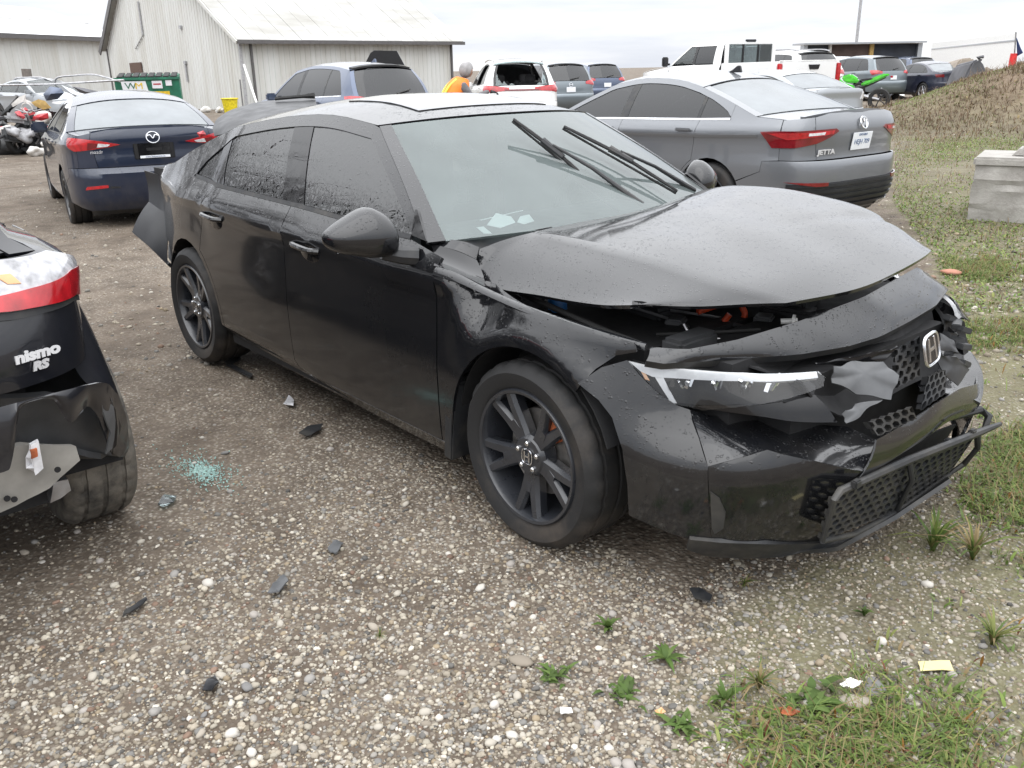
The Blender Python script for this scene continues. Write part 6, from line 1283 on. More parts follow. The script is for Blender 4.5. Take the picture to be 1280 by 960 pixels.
for k in range(NR):                                        # roof sheets, each laid slightly uneven
    a, b = k/NR, (k+1)/NR-.0012; q = lambda u, v: u*(1-v)+e1*0; h = RNG.uniform(0, .012)
    slab('roof_sheet', [p3(e0+(e1-e0)*a, EZ-dz+.12+h), p3(e0+(e1-e0)*b, EZ-dz+.12+h), p3(r0+(r1-r0)*b, AZ+.12+h), p3(r0+(r1-r0)*a, AZ+.12+h)], .04, 'steel_roof', barn)
slab('roof', [p3(l0, EZ-dz2+.12), p3(l1, EZ-dz2+.12), p3(r1, AZ+.115), p3(r0, AZ+.115)], .05, 'steel_roof', barn)
def beam(name, a, b, w, h, mat, parent):
    a, b = Vector(a), Vector(b); d = (b-a); L = d.length; q = d.to_track_quat('X', 'Z').to_matrix().to_4x4(); return MB().box((L/2, 0, 0), (L, w, h)).build(name, mat, parent, matrix=Matrix.Translation(a) @ q)
beam('gutter', p3(e0-gd*.06, EZ-dz+.02), p3(e1-gd*.06, EZ-dz+.02), .14, .16, 'gutter_dark', barn)
beam('rake_trim', p3(l0-ld*.04, EZ-dz2-.02), p3(r0-ld*.04, AZ-.02), .07, .30, 'gutter_dark', barn); beam('rake_trim', p3(e0-ld*.04, EZ-dz+.0), p3(r0-ld*.04, AZ+.0), .07, .16, 'steel_siding', barn)
for q in (B_-ld*.05, A_-gd*.08+ld*.5, A_+ld*(LL-.1)-gd*.06): beam('downpipe', p3(q, -.5), p3(q, EZ-.1), .10, .10, 'gutter_dark', barn)
beam('corner_trim', p3(A_-gd*.03-ld*.03, -.5), p3(A_-gd*.03-ld*.03, EZ), .12, .12, 'cable_grey', barn)
gz_ = lambda s_, z_, off=.06: p3(A_+gd*s_-ld*off, z_)
def gwall_px(px, py):                                       # gable point under a photo pixel
    d = _F+_R*(px-640)/CF+_U*(480-py)/CF; n = np.array([*ld, 0]); k = np.dot(np.array([*A_, 0])-CC, n)/np.dot(d, n); return CC+d*k-np.array([*ld, 0])*.07
w0, w1, w2, w3 = (Vector(gwall_px(*q)) for q in ((164, 79), (178, 78), (179, 90), (165, 91)))
m = MB(); c = (w0+w2)/2; m.box((0, 0, 0), ((w1-w0).length, (w0-w3).length, .06)); m.build('window', 'brown_board', barn, matrix=frame(c, w1-w0, (0, 0, 1)))
for (a, b, r) in (((174, 2), (180, 44), .05), ((180, 44), (171, 61), .03)): MB().tube([gwall_px(*a), gwall_px(*b)], r, 6).build('conduit', 'cable_grey', barn)
c = gwall_px(227, 34); MB().box((0, 0, 0), (.22, .16, .1)).build('vent_box', 'cable_grey', barn, matrix=frame(c, (*(-gd), 0), (0, 0, 1)))
c = gwall_px(233, 78); MB().box((0, 0, 0), (.22, .14, .1)).build('vent_box', 'cable_grey', barn, matrix=frame(c, (*(-gd), 0), (0, 0, 1))); MB().tube([gwall_px(233, 79), gwall_px(236, 102)], .05, 6).build('pipe', 'cable_grey', barn)
# long white-roofed building at far left
b0, b1 = np.array(spot(-260, 52)[:2]), np.array(spot(175, 82)[:2]); bd = (b1-b0)/np.linalg.norm(b1-b0); BL = np.linalg.norm(b1-b0); bn = np.array([-bd[1], bd[0]])
if np.dot(bn, b0-CC[:2]) < 0: bn = -bn
hall = thing('long_building', 'long grey metal building with bright white roof and grey skylights at far left', 'building', (0, 0, 0))
BZ = 4.35; rib_wall('side_wall', b0, bd, BL, lambda s_: BZ, hall, nrm=-bn, z0=-.8, pitch=.6)
slab('roof', [p3(b0-bn*.4, BZ+.1), p3(b1-bn*.4, BZ+.1), p3(b1+bn*9, BZ+2.9), p3(b0+bn*9, BZ+2.9)], .1, 'white_roof', hall)
beam('gutter', p3(b0-bn*.5, BZ), p3(b1-bn*.5, BZ), .3, .34, 'gutter_dark', hall)
for s_ in np.linspace(.50, .97, 6)*BL:
    f = lambda u, v: p3(b0+bd*(s_+u)+bn*(-.4+9.4*v), BZ+.14+2.8*v); slab('skylight', [f(0, .50), f(1.6, .50), f(1.6, .92), f(0, .92)], .03, 'skylight_pane', hall)
# ------------------------------------------------------------------ things by the barn
x, y, z_ = spot(192, 39.5); dq = math.atan2(CC[1]-y, CC[0]-x); dm = thing('dumpster', 'green steel dumpster with white logo panel and yellow stripe against the barn', 'dumpster', (x, y, z_), dq+math.radians(84))
# local: x = along the front, -y = front towards the camera
m = MB(); W2 = 1.22
prof = [(-.55, .12), (-.75, 1.55), (.7, 1.75), (.7, .12)]
A = [m.bm.verts.new((-W2, a, b)) for a, b in prof]; B = [m.bm.verts.new((W2, a, b)) for a, b in prof]; m.bm.faces.new(A[::-1]); m.bm.faces.new(B)
for k in range(4): m.bm.faces.new((A[k], A[(k+1) % 4], B[(k+1) % 4], B[k]))
m.build('bin', 'dumpster_green', dm, bevel=.02)
for a in (-W2, W2): MB().box((a, -.62, .85), (.09, .07, 1.45), (.14, 0, 0)).build('rib', 'dumpster_green', dm)
MB().box((0, -.76, 1.56), (2.6, .10, .10)).build('rim', 'dumpster_green', dm, bevel=.01)
for k in range(8): MB().box((-1.05+.3*k, -.2, 1.70), (.24, 1.1, .06), (.14, 0, 0)).build('lid_rib', 'rubber', dm, bevel=.02)
fr_ = lambda u, v, off=.012: frame(Vector((u, -.55-.14*(v-.12)-off, v)), (1, 0, 0), (0, -.14, 1))
lg = MB().prism([(-.50, -.2), (.46, -.2), (.52, .2), (-.46, .2)], 0, .01, Matrix.Rotation(math.pi/2, 4, 'X')).build('logo_panel', 'plate_white', dm, matrix=fr_(-.52, 1.27))
text_mesh('logo_text', 'W', .36, 'wm_green', lg, fr_(-.66, 1.27, .03), .004, 0, 1.2); text_mesh('logo_text', 'M', .36, 'wm_yellow', lg, fr_(-.34, 1.27, .03), .004, 0, 1.2)
MB().box((0, 0, 0), (1.55, .14, .02)).build('stripe', 'wm_yellow', dm, matrix=fr_(.05, .98))
MB().box((0, 0, 0), (.40, .30, .02)).build('sticker', 'plate_white', dm, matrix=fr_(.38, 1.32)); MB().box((0, 0, 0), (.24, .22, .02)).build('sticker', 'plate_white', dm, matrix=fr_(.84, 1.38))
text_mesh('sticker_text', '////////', .10, 'bright_red', dm, fr_(.38, 1.34, .03), .003) if False else MB().box((0, 0, 0), (.30, .05, .01)).build('sticker_band', 'red_fairing', dm, matrix=fr_(.38, 1.34, .03))
for a in (-.9, .9): MB().lathe([(.001, -.04), (.10, -.04), (.10, .04), (.001, .04)], 12, Matrix.Translation((a, -.35, .10)) @ Matrix.Rotation(math.pi/2, 4, 'Z')).build('caster', 'rubber', dm)
x, y, z_ = spot(290, 42); b = thing('bin', 'yellow plastic tub on the ground at the barn corner', 'tub', (x, y, z_)); m = MB(); m.lathe([(.28, 0), (.36, .62), (.33, .62), (.26, .04)], 20, Matrix.Rotation(math.pi/2, 4, 'X')); m.build('tub', 'bucket_yellow', b); MB().tube([(.37*math.cos(a), .37*math.sin(a), .61) for a in np.linspace(0, 6.283, 21)], .03, 6, False).build('rim', 'bucket_yellow', b)
def lumpy(name, label, cat, px, d, r, mat, z=None, sq=.7, seed=0):
    x, y, z_ = spot(px, d); v, f = ico(3); rg = np.random.default_rng(seed); k = rg.normal(size=(7, 3)); v = v*(1+.34*sum(np.sin(v @ a*2.3+i) for i, a in enumerate(k))[:, None]/2.2); v = v*np.array([1, .85, sq])*r
    o = tri_mesh(name, v, f, mat); o.location = (x, y, z_+r*sq*.7 if z is None else z); o.rotation_euler = (0, 0, seed); return tag(o, label, cat)
lumpy('rubbish_bag', 'white bag of rubbish at the barn foot, left one', 'bag', 258, 43, .24, 'bag_white', seed=1); lumpy('rubbish_bag', 'white bag of rubbish beside the yellow tub', 'bag', 274, 42.5, .20, 'bag_white', seed=2)
q = lambda px, d, z_: Vector((*spot(px, d)[:2], z_))
tag(MB().tube([q(326, 42, -.1), q(313, 43.6, 1.9)], .05, 8).build('pole', 'white_plastic', None), 'white pole leaning on the barn corner', 'pole'); tag(MB().tube([q(306, 43, -.1), q(306, 43.4, 1.25)], .035, 8).build('pole', 'gutter_dark', None), 'short dark pole leaning beside the barn corner', 'pole')
# ------------------------------------------------------------------ junk heap at left
def P3(px, py, d):
    k = _F+_R*(px-640)/CF+_U*(480-py)/CF; f2 = _F[:2]/np.linalg.norm(_F[:2]); s_ = d/np.dot(k[:2], f2); return CC+k*s_
def junk(name, label, cat, px, d, mat, bend=.05, th=.02, ds=None):
    P_ = [P3(x, y, (ds[i] if ds else d)) for i, (x, y) in enumerate(px)]; c = np.mean(P_, axis=0); m = MB(); nrm = np.cross(P_[1]-P_[0], P_[2]-P_[0]); nrm /= np.linalg.norm(nrm)+1e-9
    if np.dot(nrm, CC-c) < 0: nrm = -nrm
    vs = [m.bm.verts.new(p-c) for p in P_]; cv_ = m.bm.verts.new(nrm*bend)
    for i in range(len(vs)): m.bm.faces.new((vs[i], vs[(i+1) % len(vs)], cv_))
    bmesh.ops.subdivide_edges(m.bm, edges=m.bm.edges[:], cuts=2, use_grid_fill=True, smooth=.4); o = m.build(name, mat, None, solid=th, sharp=40); o.location = c; return tag(o, label, cat)
x, y, z_ = spot(58, 31); r_, S_, T_, zb_ = car('wrecked_sedan', 'silver wrecked sedan behind the junk heap', sedan_spec(du=.2, dv=.15, wn=24, wsglass='clear_glass', glass='clear_glass'), 'silver_paint', (x, y), math.radians(15), z=z_+.25)
junk('loose_strut', 'white rimmed black car panel leaning on the junk heap', 'panel', [(0, 146), (3, 140), (22, 120), (30, 124), (14, 138), (8, 148)], 22, 'gloss_black', .05); junk('loose_strut', 'white strut panel in the middle of the junk heap', 'panel', [(14, 130), (24, 121), (32, 118), (32, 124), (46, 130), (44, 132), (28, 127), (16, 134)], 21.8, 'bag_white', .03)
junk('car_hood', 'pale blue grey hood lying on top of the junk heap', 'hood', [(54, 118), (62, 108), (76, 110), (80, 116), (72, 124), (58, 126)], 23, 'slate_paint', .15); junk('car_roof', 'long silver roof frame on the right of the junk heap', 'frame', [(76, 106), (92, 112), (108, 124), (104, 128), (90, 118), (76, 112)], 23.5, 'silver_paint', .08)
junk('carpet', 'dark rolled carpet on the right end of the junk heap', 'carpet', [(90, 108), (104, 110), (122, 114), (130, 119), (118, 120), (100, 116)], 24, 'tarp_grey', .15); junk('cardboard', 'tan cardboard sheet in the junk heap', 'cardboard', [(39, 128), (48, 124), (56, 126), (64, 135), (54, 137), (44, 133)], 21, 'cardboard', .03)
for k, (px, lab) in enumerate((([(18, 140), (24, 138), (32, 146), (30, 149), (22, 146)], 'red motorcycle fairing at the left of the junk heap'), ([(41, 146), (50, 142), (60, 141), (61, 148), (52, 151), (42, 150)], 'large red fairing with white stripe in the junk heap'), ([(44, 155), (50, 152), (52, 158), (46, 162)], 'small red fairing low in the junk heap'), ([(0, 158), (5, 158), (6, 164), (0, 165)], 'red fairing at the very left edge'), ([(54, 160), (60, 157), (63, 166), (56, 170)], 'pinkish red plastic panel beside the parked blue sedan'), ([(26, 136), (32, 134), (36, 138), (30, 141)], 'short red cover near the white ring'))): junk('fairing', lab, 'fairing', px, 20.5+.1*k, 'red_fairing', .08)
c = P3(34, 135, 20.6); o = MB().tube([(.11*math.cos(a), 0, .11*math.sin(a)) for a in np.linspace(0, 6.283, 25)], .014, 8, False).build('wheel_ring', 'bag_white', None); o.location = c; o.rotation_euler = (.3, .2, math.radians(50)); tag(o, 'white bare wheel ring on the junk heap', 'ring')
for k, (px, d, r, zz, lab) in enumerate(((34, 20, .15, .12, 'white bag at the foot of the junk heap'), (49, 20.2, .11, .2, 'cream bag right of the white bag at the junk heap foot'), (9, 20.3, .17, .55, 'grey bag at the left of the junk heap'), (54, 21, .20, .75, 'pale crumpled sheet high in the junk heap'), (26, 20.6, .20, .42, 'dull grey sack in the middle of the junk heap'), (2, 20.8, .17, .5, 'white sack at the extreme left of the junk heap'))): x, y, z_ = spot(px, d); lumpy('rubbish_bag', lab, 'bag', px, d, r, 'bag_white' if k not in (2, 4) else 'cable_grey', z_+zz, .62, k+5)
def moto_wreck(px, d, rz, label, col):
    x, y, z_ = spot(px, d); r_ = thing('wrecked_motorcycle', label, 'motorcycle', (x, y, z_+.02), rz)
    for a in (-.62, .62):
        w = MB().lathe([(.20, -.05), (.27, -.055), (.30, -.03), (.305, 0), (.30, .03), (.27, .055), (.20, .05)], 24, close=True).build('wheel', 'rubber', r_); w.location = (a, 0, .30); w.rotation_euler = (0, 0, .2*a); rm = MB()
        for k in range(5): rm.box((.1*math.cos(k*1.2566), 0, .1*math.sin(k*1.2566)), (.2, .03, .03), (0, -k*1.2566, 0))
        rm.build('rim', 'rim_silver', w)
    MB().box((.02, 0, .42), (.42, .30, .30), (0, .2, 0)).build('engine', 'engine_black', r_, bevel=.05); MB().tube([(.62, 0, .3), (.42, 0, .85)], .035, 8).build('fork', 'steel', r_); MB().tube([(-.62, 0, .3), (-.1, 0, .45), (.40, 0, .80)], .035, 8).build('frame', 'engine_black', r_)
    MB().box((.15, 0, .78), (.45, .26, .20), (0, .15, 0)).build('tank', col, r_, bevel=.07); MB().box((-.38, 0, .76), (.55, .22, .08), (0, -.15, 0)).build('saddle', 'seat_grey', r_, bevel=.03); MB().tube([(.38, -.32, .95), (.42, 0, .88), (.38, .32, .95)], .016, 8).build('handlebar', 'steel', r_)
moto_wreck(8, 20.4, 1.9, 'wrecked motorcycle with grey tank at the left of the junk heap', 'cable_grey'); moto_wreck(30, 21.2, 2.4, 'wrecked red motorcycle in the middle of the junk heap', 'red_fairing'); moto_wreck(56, 21, 1.2, 'wrecked black motorcycle at the right of the junk heap', 'gloss_black')
m = MB()
for k in range(46):
    px = random.uniform(-4, 76); d = random.uniform(20.6, 22.4); x, y, z_ = spot(px, d); s_ = random.uniform(.08, .26); m.box((x, y, z_+random.uniform(.08, .95)*(1-abs(px-34)/80)), (s_*random.uniform(1, 2.4), s_, s_*random.uniform(.3, .9)), (random.uniform(-.8, .8), random.uniform(-.8, .8), random.uniform(0, 3)), random.uniform(.6, 1))
tag(m.build('scrap_heap', 'engine_black', None, bevel=.02), 'small dark vehicle parts piled in the junk heap', kind='stuff')
lumpy('scrap_mound', 'dark mass of small scrap under the junk heap', 'scrap', 32, 21.8, .95, 'engine_black', None, .55, 11)
tag(MB().tube([P3(-30, 107, 30), P3(60, 105.5, 30), P3(155, 100, 30)], .035, 6).build('rail', 'steel', None), 'long horizontal metal rail above the junk heap', 'rail')
tag(MB().tube(catm([P3(14, 106, 31), P3(20, 98, 31), P3(34, 97, 31), P3(52, 97, 31), P3(66, 102, 31)], 5), .03, 6).build('hoop', 'steel', None), 'low bent metal hoop behind the silver wrecked sedan', 'hoop'); tag(MB().tube(catm([P3(68, 106, 31), P3(72, 97, 31), P3(92, 94.5, 31), P3(112, 93, 31), P3(126, 95, 31), P3(150, 102, 31)], 5), .03, 6).build('hoop', 'steel', None), 'wide bent metal hoop left of the dumpster', 'hoop')
a, b = P3(34, 104, 40), P3(32.5, 86, 40); tag(beam('post', (*a[:2], -.3), b, .28, .28, 'wood_grey', None), 'weathered square wooden post behind the junk heap', 'post')
x, y, z_ = spot(138, 42); vn = thing('small_trailer', 'white box trailer with red rear lamp between the junk heap and the dumpster', 'trailer', (x, y, z_), 1.0); MB().box((0, 0, .72), (2.4, 1.2, .62)).build('box', 'white_plastic', vn, bevel=.03); MB().box((.2, -.62, .75), (.25, .05, .28)).build('lamp', 'red_lens', vn)
for sd_ in (-1, 1): MB().lathe([(.001, -.09), (.24, -.09), (.28, -.05), (.28, .05), (.24, .09), (.001, .09)], 20, Matrix.Translation((0, sd_*.62, .28))).build('wheel', 'rubber', vn)
# loose hood propped on wrecked parts between the blue sedan and the black car
hh = thing('loose_hood', 'loose dark grey car hood propped up behind the black car roof', 'hood', (0, 0, 0))
up = [P3(266, 160, 9.2), P3(270, 149, 9.4), P3(286, 138, 9.6), P3(320, 127.5, 9.8), P3(352, 124.2, 9.9), P3(394, 121.5, 10)]; lo_ = [P3(268, 170, 8.9), P3(285, 166, 8.7), P3(305, 163, 8.6), P3(335, 160, 8.5), P3(370, 156, 8.5), P3(400, 152, 8.5)]
ruled('panel', up, lo_, 'dull_panel', parent=hh, n=8, nj=18, bulge=.03, thick=.012, ref=(-8, 3, 0)); MB().tube(catm([P3(344, 123.5, 9.7), P3(366, 121.5, 9.7), P3(393, 119.5, 9.7)], 4), [.02]*7+[.028, .035], 6).build('seal', 'rubber', hh)
x, y, z_ = spot(300, 9.6); ew = thing('engine_wreck', 'black engine parts under the loose dark grey hood', 'engine', (x, y, z_), .4)
for k in range(8): MB().box((random.uniform(-.3, .4), random.uniform(-.25, .25), .10+.06*k), (random.uniform(.15, .4), random.uniform(.15, .4), random.uniform(.08, .18)), (0, 0, random.uniform(0, 3))).build('block', 'engine_black', ew, bevel=.03)
junk('fairing', 'red and white broken lamp by the blue sedan right tail light', 'lamp', [(246, 166), (254, 163), (258, 168), (250, 172)], 9.3, 'red_fairing', .03); 
# ------------------------------------------------------------------ black crossover with its liftgate up
x, y, z_ = spot(478, 25); r_, S_, T_, zb_ = car('parked_crossover', 'black crossover with raised liftgate showing above the slate blue crossover', suv_spec(du=.25, dv=.2, wn=24), 'juke_paint', (x-1.7, y+.2), math.radians(176), z=z_-.08)
pts = [P3(*q_) for q_ in ((456, 80, 25), (463, 66, 25), (468, 63, 25), (496, 63.5, 25), (506, 82, 25), (500, 81, 25))]; m = MB(); loc = r_.matrix_world; c_ = Matrix.Translation(Vector((x-1.7, y+.2, z_-.08))) @ Matrix.Rotation(math.radians(176), 4, 'Z')
f = m.bm.faces.new([m.bm.verts.new(c_.inverted() @ Vector(p)) for p in pts]); m.build('liftgate', 'gloss_black', r_, solid=.06)
# ------------------------------------------------------------------ far right
x, y, z_ = spot(1083, 49); tr = thing('open_trailer', 'dark open sided box trailer behind the parked row', 'trailer', (x, y, 0), math.atan2(*( _r2[::-1])))
z0_, z1_ = 1.0, 2.42
for a, b, mt, dy in ((-3.05, -2.85, 'silver_paint', 0), (-2.85, -1.70, 'trailer_blue', .25), (-1.70, -1.60, 'bag_white', -.02), (-1.60, .42, 'trailer_brown', .15), (.42, .62, 'cardboard', .0), (.62, 2.92, 'trailer_blue', .2), (2.92, 3.15, 'silver_paint', 0)): MB().box(((a+b)/2, dy+.3, (z0_+z1_)/2), (b-a-.004, .6, z1_-z0_)).build('side_panel', mt, tr)
MB().box((0, .6, 2.47), (6.35, 2.0, .08)).build('roof', 'silver_paint', tr); MB().box((0, .9, .95), (6.3, 2.2, .14)).build('floor', 'gutter_dark', tr)
for a in (-1.8, 1.8): MB().lathe([(.001, -.12), (.42, -.12), (.46, -.08), (.46, .08), (.42, .12), (.001, .12)], 24, Matrix.Translation((a, .5, .5))).build('wheel', 'rubber', tr)
wt = thing('long_trailer', 'long white box trailer at the far right behind the mound', 'trailer', (0, 0, 0)); w0, w1 = P3(1164, 64, 68), P3(1272, 41.5, 50); hd = (w1-w0); 
for nm, z_a, z_b, mt in (('side', 1.0, 1, 'white_plastic'),): 
    m = MB(); back = np.array([-.35, .94, 0])*2.4; v = [(*w0[:2], .9), (*w1[:2], .9), w1, (*w0[:2], w1[2]-.1)]; A = [m.bm.verts.new(p) for p in v]; B = [m.bm.verts.new(np.array(p)+back) for p in v]; m.bm.faces.new(A); m.bm.faces.new(B[::-1])
    for k in range(4): m.bm.faces.new((A[k], A[(k+1) % 4], B[(k+1) % 4], B[k]))
    m.build('box', 'white_plastic', wt)
beam('rail', np.array([*w0[:2], w1[2]-.5])-back*.01, np.array([*w1[:2], w1[2]-.35])-back*.01, .05, .08, 'silver_paint', wt)
for f in (.12, .18, .85): MB().lathe([(.001, -.2), (.45, -.2), (.5, -.1), (.5, .1), (.45, .2), (.001, .2)], 20, Matrix.Translation(Vector(w0+(w1-w0)*f).xy.to_3d()+Vector((-.3, .8, .62))) @ Matrix.Rotation(math.radians(20), 4, 'Z')).build('wheel', 'rubber', wt)
def peak(name, label, cat, px, d, outline, mat, depth=1.6):
    m = MB(); P_ = [P3(a, b, d) for a, b in outline]; c = np.mean(P_, axis=0); bk = np.array([*_f2, 0])*depth; A = [m.bm.verts.new(p-c) for p in P_]; B = [m.bm.verts.new(p-c+bk*.8+np.array([0, 0, -.15])) for p in P_]; n = len(A); m.bm.faces.new(A); m.bm.faces.new(B[::-1])
    for k in range(n): m.bm.faces.new((A[k], A[(k+1) % n], B[(k+1) % n], B[k]))
    o = m.build(name, mat, None, bevel=.06); o.location = c; return tag(o, label, cat)
peak('rubble_block', 'tan boulder-like block right of the navy sedan', 'block', 1205, 36, [(1192, 104), (1196, 80), (1202, 73), (1216, 72), (1226, 84), (1228, 104)], 'tan_block'); peak('covered_pile', 'grey tarp covered pile with pointed top beside the mound', 'pile', 1225, 32, [(1203, 106), (1208, 92), (1216, 77), (1224, 73), (1230, 80), (1236, 96), (1240, 106)], 'tarp_grey'); peak('rubble_block', 'small tan block between the tarp covered pile and the mound', 'block', 1238, 34, [(1230, 104), (1233, 82), (1240, 86), (1244, 104)], 'tan_block', .8)
tag(MB().tube([P3(1226, 76, 31.8), P3(1222, 72, 31.8), P3(1229, 71, 31.8)], .06, 6).build('metal_bracket', 'tarp_grey', None), 'bent bracket on top of the tarp covered pile', 'bracket')
fl = thing('flag', 'dark blue flag on a thin pole on the mound at the right edge', 'flag', (0, 0, 0)); a = P3(1270, 80, 27); MB().tube([a-np.array([0, 0, .6]), P3(1270, 40, 27)], .02, 8).build('pole', 'steel', fl); pts = [P3(1271, 47, 27), P3(1276, 60, 26.9), P3(1279, 66, 26.8), P3(1272, 70, 27)]; m = MB(); m.bm.faces.new([m.bm.verts.new(p) for p in pts]); m.build('cloth', 'flag_blue', fl, solid=.02)
bo_ = P3(1266, 76, 27); tag(MB().lathe([(.001, 0), (.09, 0), (.10, .3), (.09, .50), (.001, .50)], 16, Matrix.Translation((bo_[0], bo_[1], bo_[2]-.30)) @ Matrix.Rotation(math.pi/2, 4, 'X')).build('barrel', 'bright_red', None), 'small red barrel on the mound beside the flag', 'barrel')
x, y, z_ = spot(1075, 62); pl = thing('utility_pole', 'thin grey pole rising behind the open trailer', 'pole', (x, y, z_)); MB().tube([(0, 0, -.5), (0, 0, 12)], [.11, .08], 10).build('shaft', 'cable_grey', pl)
# concrete block at the right
cb = thing('concrete_block', 'pale cast concrete block standing on the grass at the right edge', 'block', (-.23, 6.28, .03), math.radians(17))
m = MB(); m.box((.80, .40, .27), (1.6, .8, .58)); bmesh.ops.subdivide_edges(m.bm, edges=m.bm.edges[:], cuts=9, use_grid_fill=True)
for v in m.bm.verts:
    if v.co.z < .54 : v.co += Vector((random.uniform(-.014, .014), random.uniform(-.03, .014), random.uniform(-.01, .01)))
m.build('base', 'concrete', cb, sharp=30); MB().box((.80, .40, .595), (1.64, .84, .09)).build('cap', 'concrete', cb, bevel=.02); MB().box((.92, .40, .675), (1.3, .46, .09), taper=.88).build('key', 'concrete', cb, bevel=.02)
# green motorcycle lying against the row
x, y, z_ = spot(1104, 27.5); mo = thing('motorcycle', 'bright green sport motorcycle between the white pickup and the grey crossover', 'motorcycle', (x-.45, y-.3, z_), math.radians(203))
for a in (-.70, .70):
    w = MB().lathe([(.22, -.07), (.29, -.075), (.315, -.04), (.32, 0), (.315, .04), (.29, .075), (.22, .07)], 28, close=True).build('wheel', 'rubber', mo); w.location = (a, 0, .32); rm = MB()
    for k in range(5): rm.box((.11*math.cos(k*1.2566), 0, .11*math.sin(k*1.2566)), (.22, .035, .035), (0, -k*1.2566, 0))
    rm.lathe([(.20, -.05), (.225, -.05), (.225, .05), (.20, .05)], 28, close=True); rm.build('rim', 'rim_black', w)
MB().box((.08, 0, .50), (.55, .34, .36), (0, .1, 0)).build('engine', 'engine_black', mo, bevel=.06); MB().tube([(.70, 0, .32), (.48, 0, .92)], .04, 8).build('fork', 'steel', mo); MB().tube([(-.70, 0, .32), (-.15, 0, .45)], .05, 8).build('swingarm', 'steel', mo)
for nm, pr, w_, mt in (('side_fairing', [(-.05, .40), (.35, .35), (.72, .62), (.78, .92), (.55, 1.02), (.30, .80), (.0, .72)], .21, 'green_bike'), ('tank', [(-.10, .80), (.30, .80), (.42, .98), (.15, 1.06), (-.08, .92)], .15, 'green_bike'), ('tail_fairing', [(-.95, 1.02), (-.80, 1.06), (-.30, .88), (-.12, .74), (-.30, .72), (-.62, .86)], .12, 'green_bike'), ('saddle', [(-.12, .90), (-.45, .94), (-.50, .90), (-.15, .84)], .13, 'seat_grey'), ('screen', [(.52, 1.02), (.74, .95), (.60, 1.16), (.48, 1.14)], .12, 'tint_glass')): MB().prism(pr, -w_, w_).build(nm, mt, mo, bevel=.04)
MB().tube([(-.05, 0, .62), (-.45, 0, .80), (-.80, 0, .98)], .06, 8).build('frame', 'engine_black', mo); MB().tube([(-.35, -.2, .42), (-.75, -.22, .60)], [.04, .06], 10).build('exhaust', 'steel', mo); MB().tube([(.45, -.33, .98), (.48, 0, .95), (.45, .33, .98)], .016, 8).build('handlebar', 'engine_black', mo); MB().box((-.98, 0, .96), (.06, .2, .06)).build('tail_light', 'red_lens', mo, bevel=.01)
# ------------------------------------------------------------------ worker in the orange vest
def skinned(name, pts, edges, mat, parent, levels=1):
    me = bpy.data.meshes.new(name); me.from_pydata([p[:3] for p in pts], edges, []); o = bpy.data.objects.new(name, me); COL.objects.link(o); md = o.modifiers.new('s', 'SKIN'); md.use_smooth_shade = True
    for i, p in enumerate(pts): me.skin_vertices[0].data[i].radius = (p[3], p[4] if len(p) > 4 else p[3]); me.skin_vertices[0].data[i].use_root = (i == 0)
    sb = o.modifiers.new('b', 'SUBSURF'); sb.levels = sb.render_levels = levels
    m2 = bpy.data.meshes.new_from_object(o.evaluated_get(bpy.context.evaluated_depsgraph_get())); bpy.data.objects.remove(o); m2.name = name; m2.polygons.foreach_set('use_smooth', [True]*len(m2.polygons)); m2.materials.clear(); return link(name, m2, mat, parent)
x, y, z_ = spot(574, 14.6); pv_ = math.atan2(_r2[1], _r2[0]); wk = thing('person', 'person in orange hi-vis vest and pale hood bending over the white wreck', 'person', (x, y, z_-.02), pv_+.25); wk.scale = (.95,)*3
# local x = towards the wreck (picture right), y = away from the camera
bp_ = [(-.12, 0, .92, .15, .12), (-.06, 0, 1.12, .15, .12), (.06, 0, 1.34, .17, .13), (.12, 0, 1.42, .09), (.17, 0, 1.50, .06), (-.13, .10, .80, .10), (-.08, .11, .48, .075), (-.12, .11, .10, .05), (-.02, .12, .04, .045), (.10, .12, .03, .035), (-.13, -.10, .80, .10), (-.05, -.11, .48, .075), (-.10, -.11, .10, .05), (.0, -.12, .04, .045), (.12, -.12, .03, .035),
       (.10, .19, 1.36, .07), (.24, .24, 1.14, .052), (.48, .16, 1.20, .042), (.54, .15, 1.21, .03), (.12, -.19, 1.36, .07), (.26, -.25, 1.16, .052), (.50, -.17, 1.26, .042), (.56, -.16, 1.27, .03)]
be_ = [(0, 1), (1, 2), (2, 3), (3, 4), (0, 5), (5, 6), (6, 7), (7, 8), (8, 9), (0, 10), (10, 11), (11, 12), (12, 13), (13, 14), (2, 15), (15, 16), (16, 17), (17, 18), (2, 19), (19, 20), (20, 21), (21, 22)]
body = skinned('body', bp_, be_, 'cloth_grey', wk, 2)
for hx, hy, hz in ((.54, .15, 1.21), (.56, -.16, 1.27)):
    p_ = [(hx, hy, hz, .026), (hx+.06, hy, hz-.005, .032)]; e_ = [(0, 1)]
    for k in range(4): dy = -.033+.022*k; p_ += [(hx+.10, hy+dy, hz-.012, .0095), (hx+.135+.01*(k in (1, 2)), hy+dy, hz-.035, .0085), (hx+.14, hy+dy, hz-.065, .0075)]; i = len(p_); e_ += [(1, i-3), (i-3, i-2), (i-2, i-1)]
    p_ += [(hx+.05, hy-.04, hz-.01, .011), (hx+.09, hy-.055, hz-.03, .009)]; e_ += [(0, len(p_)-2), (len(p_)-2, len(p_)-1)]; skinned('hand', p_, e_, 'glove_black', wk, 1)
v, f = ico(3); hd = v*np.array([.098, .078, .118]); hd[:, 0] += .02*np.exp(-((v[:, 2]+.15)/.2)**2)*np.exp(-(v[:, 1]/.18)**2)*(v[:, 0] > .6); hm = Matrix.Translation((.22, 0, 1.60)) @ rotm(0, .45, 0)
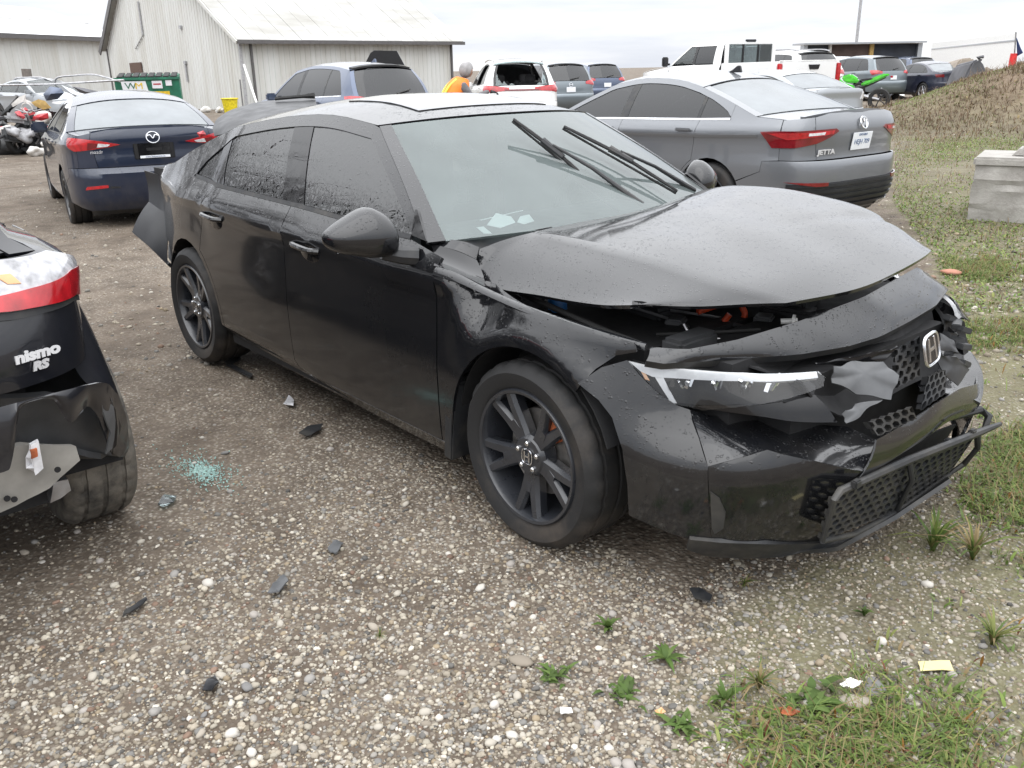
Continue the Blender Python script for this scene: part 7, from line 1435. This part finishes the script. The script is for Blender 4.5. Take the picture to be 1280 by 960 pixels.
ho = tri_mesh('head', hd, f, 'skin', wk); ho.matrix_local = hm
for s_ in (-1, 1): MB().box((.088, s_*.03, .015), (.012, .022, .010)).build('eye', 'inner_black', ho, bevel=.003)
MB().box((.092, 0, -.055), (.010, .042, .008)).build('mouth', 'red_fairing', ho, bevel=.002)
hv = v*np.array([.116, .10, .132])+np.array([-.018, 0, .012]); kf = np.array([q for q in f if not (hv[q].mean(0)[0] > .055 and hv[q].mean(0)[2] < .07)]); hc = tri_mesh('hood', hv, kf, 'cloth_pale', wk); hc.matrix_local = hm
m = MB(); ST = [(-.11, .96, .20, .16), (-.07, 1.10, .195, .155), (.0, 1.24, .205, .165), (.07, 1.36, .215, .165), (.11, 1.44, .17, .13), (.14, 1.48, .11, .09)]; n = 20
V = [[m.bm.verts.new((cx_+b_*math.cos(a), w_*math.sin(a), cz_-.45*b_*math.cos(a)*.6)) for a in np.linspace(0, 6.283, n, endpoint=False)] for cx_, cz_, w_, b_ in ST]
for A, B in zip(V, V[1:]):
    for k in range(n): m.bm.faces.new((A[k], A[(k+1) % n], B[(k+1) % n], B[k]))
vest = m.build('vest', 'hi_vis_orange', wk, solid=-.012)
m = MB(); st = [(-.095, 1.0, .213, .173), (-.082, 1.06, .213, .173)]; V = [[m.bm.verts.new((cx_+b_*math.cos(a), w_*math.sin(a), cz_-.45*b_*math.cos(a)*.6)) for a in np.linspace(0, 6.283, n, endpoint=False)] for cx_, cz_, w_, b_ in st]
for k in range(n): m.bm.faces.new((V[0][k], V[0][(k+1) % n], V[1][(k+1) % n], V[1][k]))
m.build('reflective_band', 'hi_vis_yellow', vest, solid=-.01)
for s_ in (-1, 1): MB().tube(catm([(-.27+.0, s_*.10, 1.06), (-.20, s_*.11, 1.22), (-.10, s_*.12, 1.37), (.02, s_*.11, 1.47)], 4), .022, 6).build('reflective_band', 'hi_vis_yellow', vest)
# ------------------------------------------------------------------ bare trees behind the photographer (seen mirrored in the side glass)
def bare_tree(x, y, h, seed, label):
    rg = random.Random(seed); r_ = thing('bare_tree', label, 'tree', (x, y, float(ground_z(x, y)))); tr = MB(); cr_ = MB()
    def grow(p, d, L, r, lv):
        n = 4; path = [p]; q = p.copy(); dd = d.copy()
        for i in range(n): dd = (dd+Vector((rg.gauss(0, .13), rg.gauss(0, .13), rg.gauss(.03, .08)))).normalized(); q = q+dd*L/n; path.append(q.copy())
        (tr if lv == 0 else cr_).tube(path, [r*(1-.45*i/n) for i in range(n+1)], 6 if lv < 2 else 4, False)
        if lv < 4:
            for k in range(rg.choice((3, 4)) if lv else 6):
                i = rg.randint(2, n) if lv else rg.choice((2, 3, 3, 4, 4)); a = rg.uniform(0, 6.28); nd = (dd*.75+Vector((math.cos(a), math.sin(a), rg.uniform(.0, .7)))*.75).normalized(); grow(path[i], nd, L*rg.uniform(.5, .72), r*.5, lv+1)
    grow(Vector((0, 0, -.2)), Vector((0, 0, 1)), h*.45, h*.028, 0); tr.build('trunk', 'bark', r_, fix=False); cr_.build('crown', 'bark', r_, fix=False)
for k, (az, d, h) in enumerate(((189, 16, 8.5), (195, 18, 9.5), (201, 16.5, 8.5), (207, 18, 9), (183, 22, 9.5))):
    x, y = CC[0]+d*math.cos(math.radians(az)), CC[1]+d*math.sin(math.radians(az)); bare_tree(x, y, h, 40+k, '%s bare leafless tree from the barn, left of the yard' % ['second', 'third', 'fourth', 'fifth', 'first'][k])
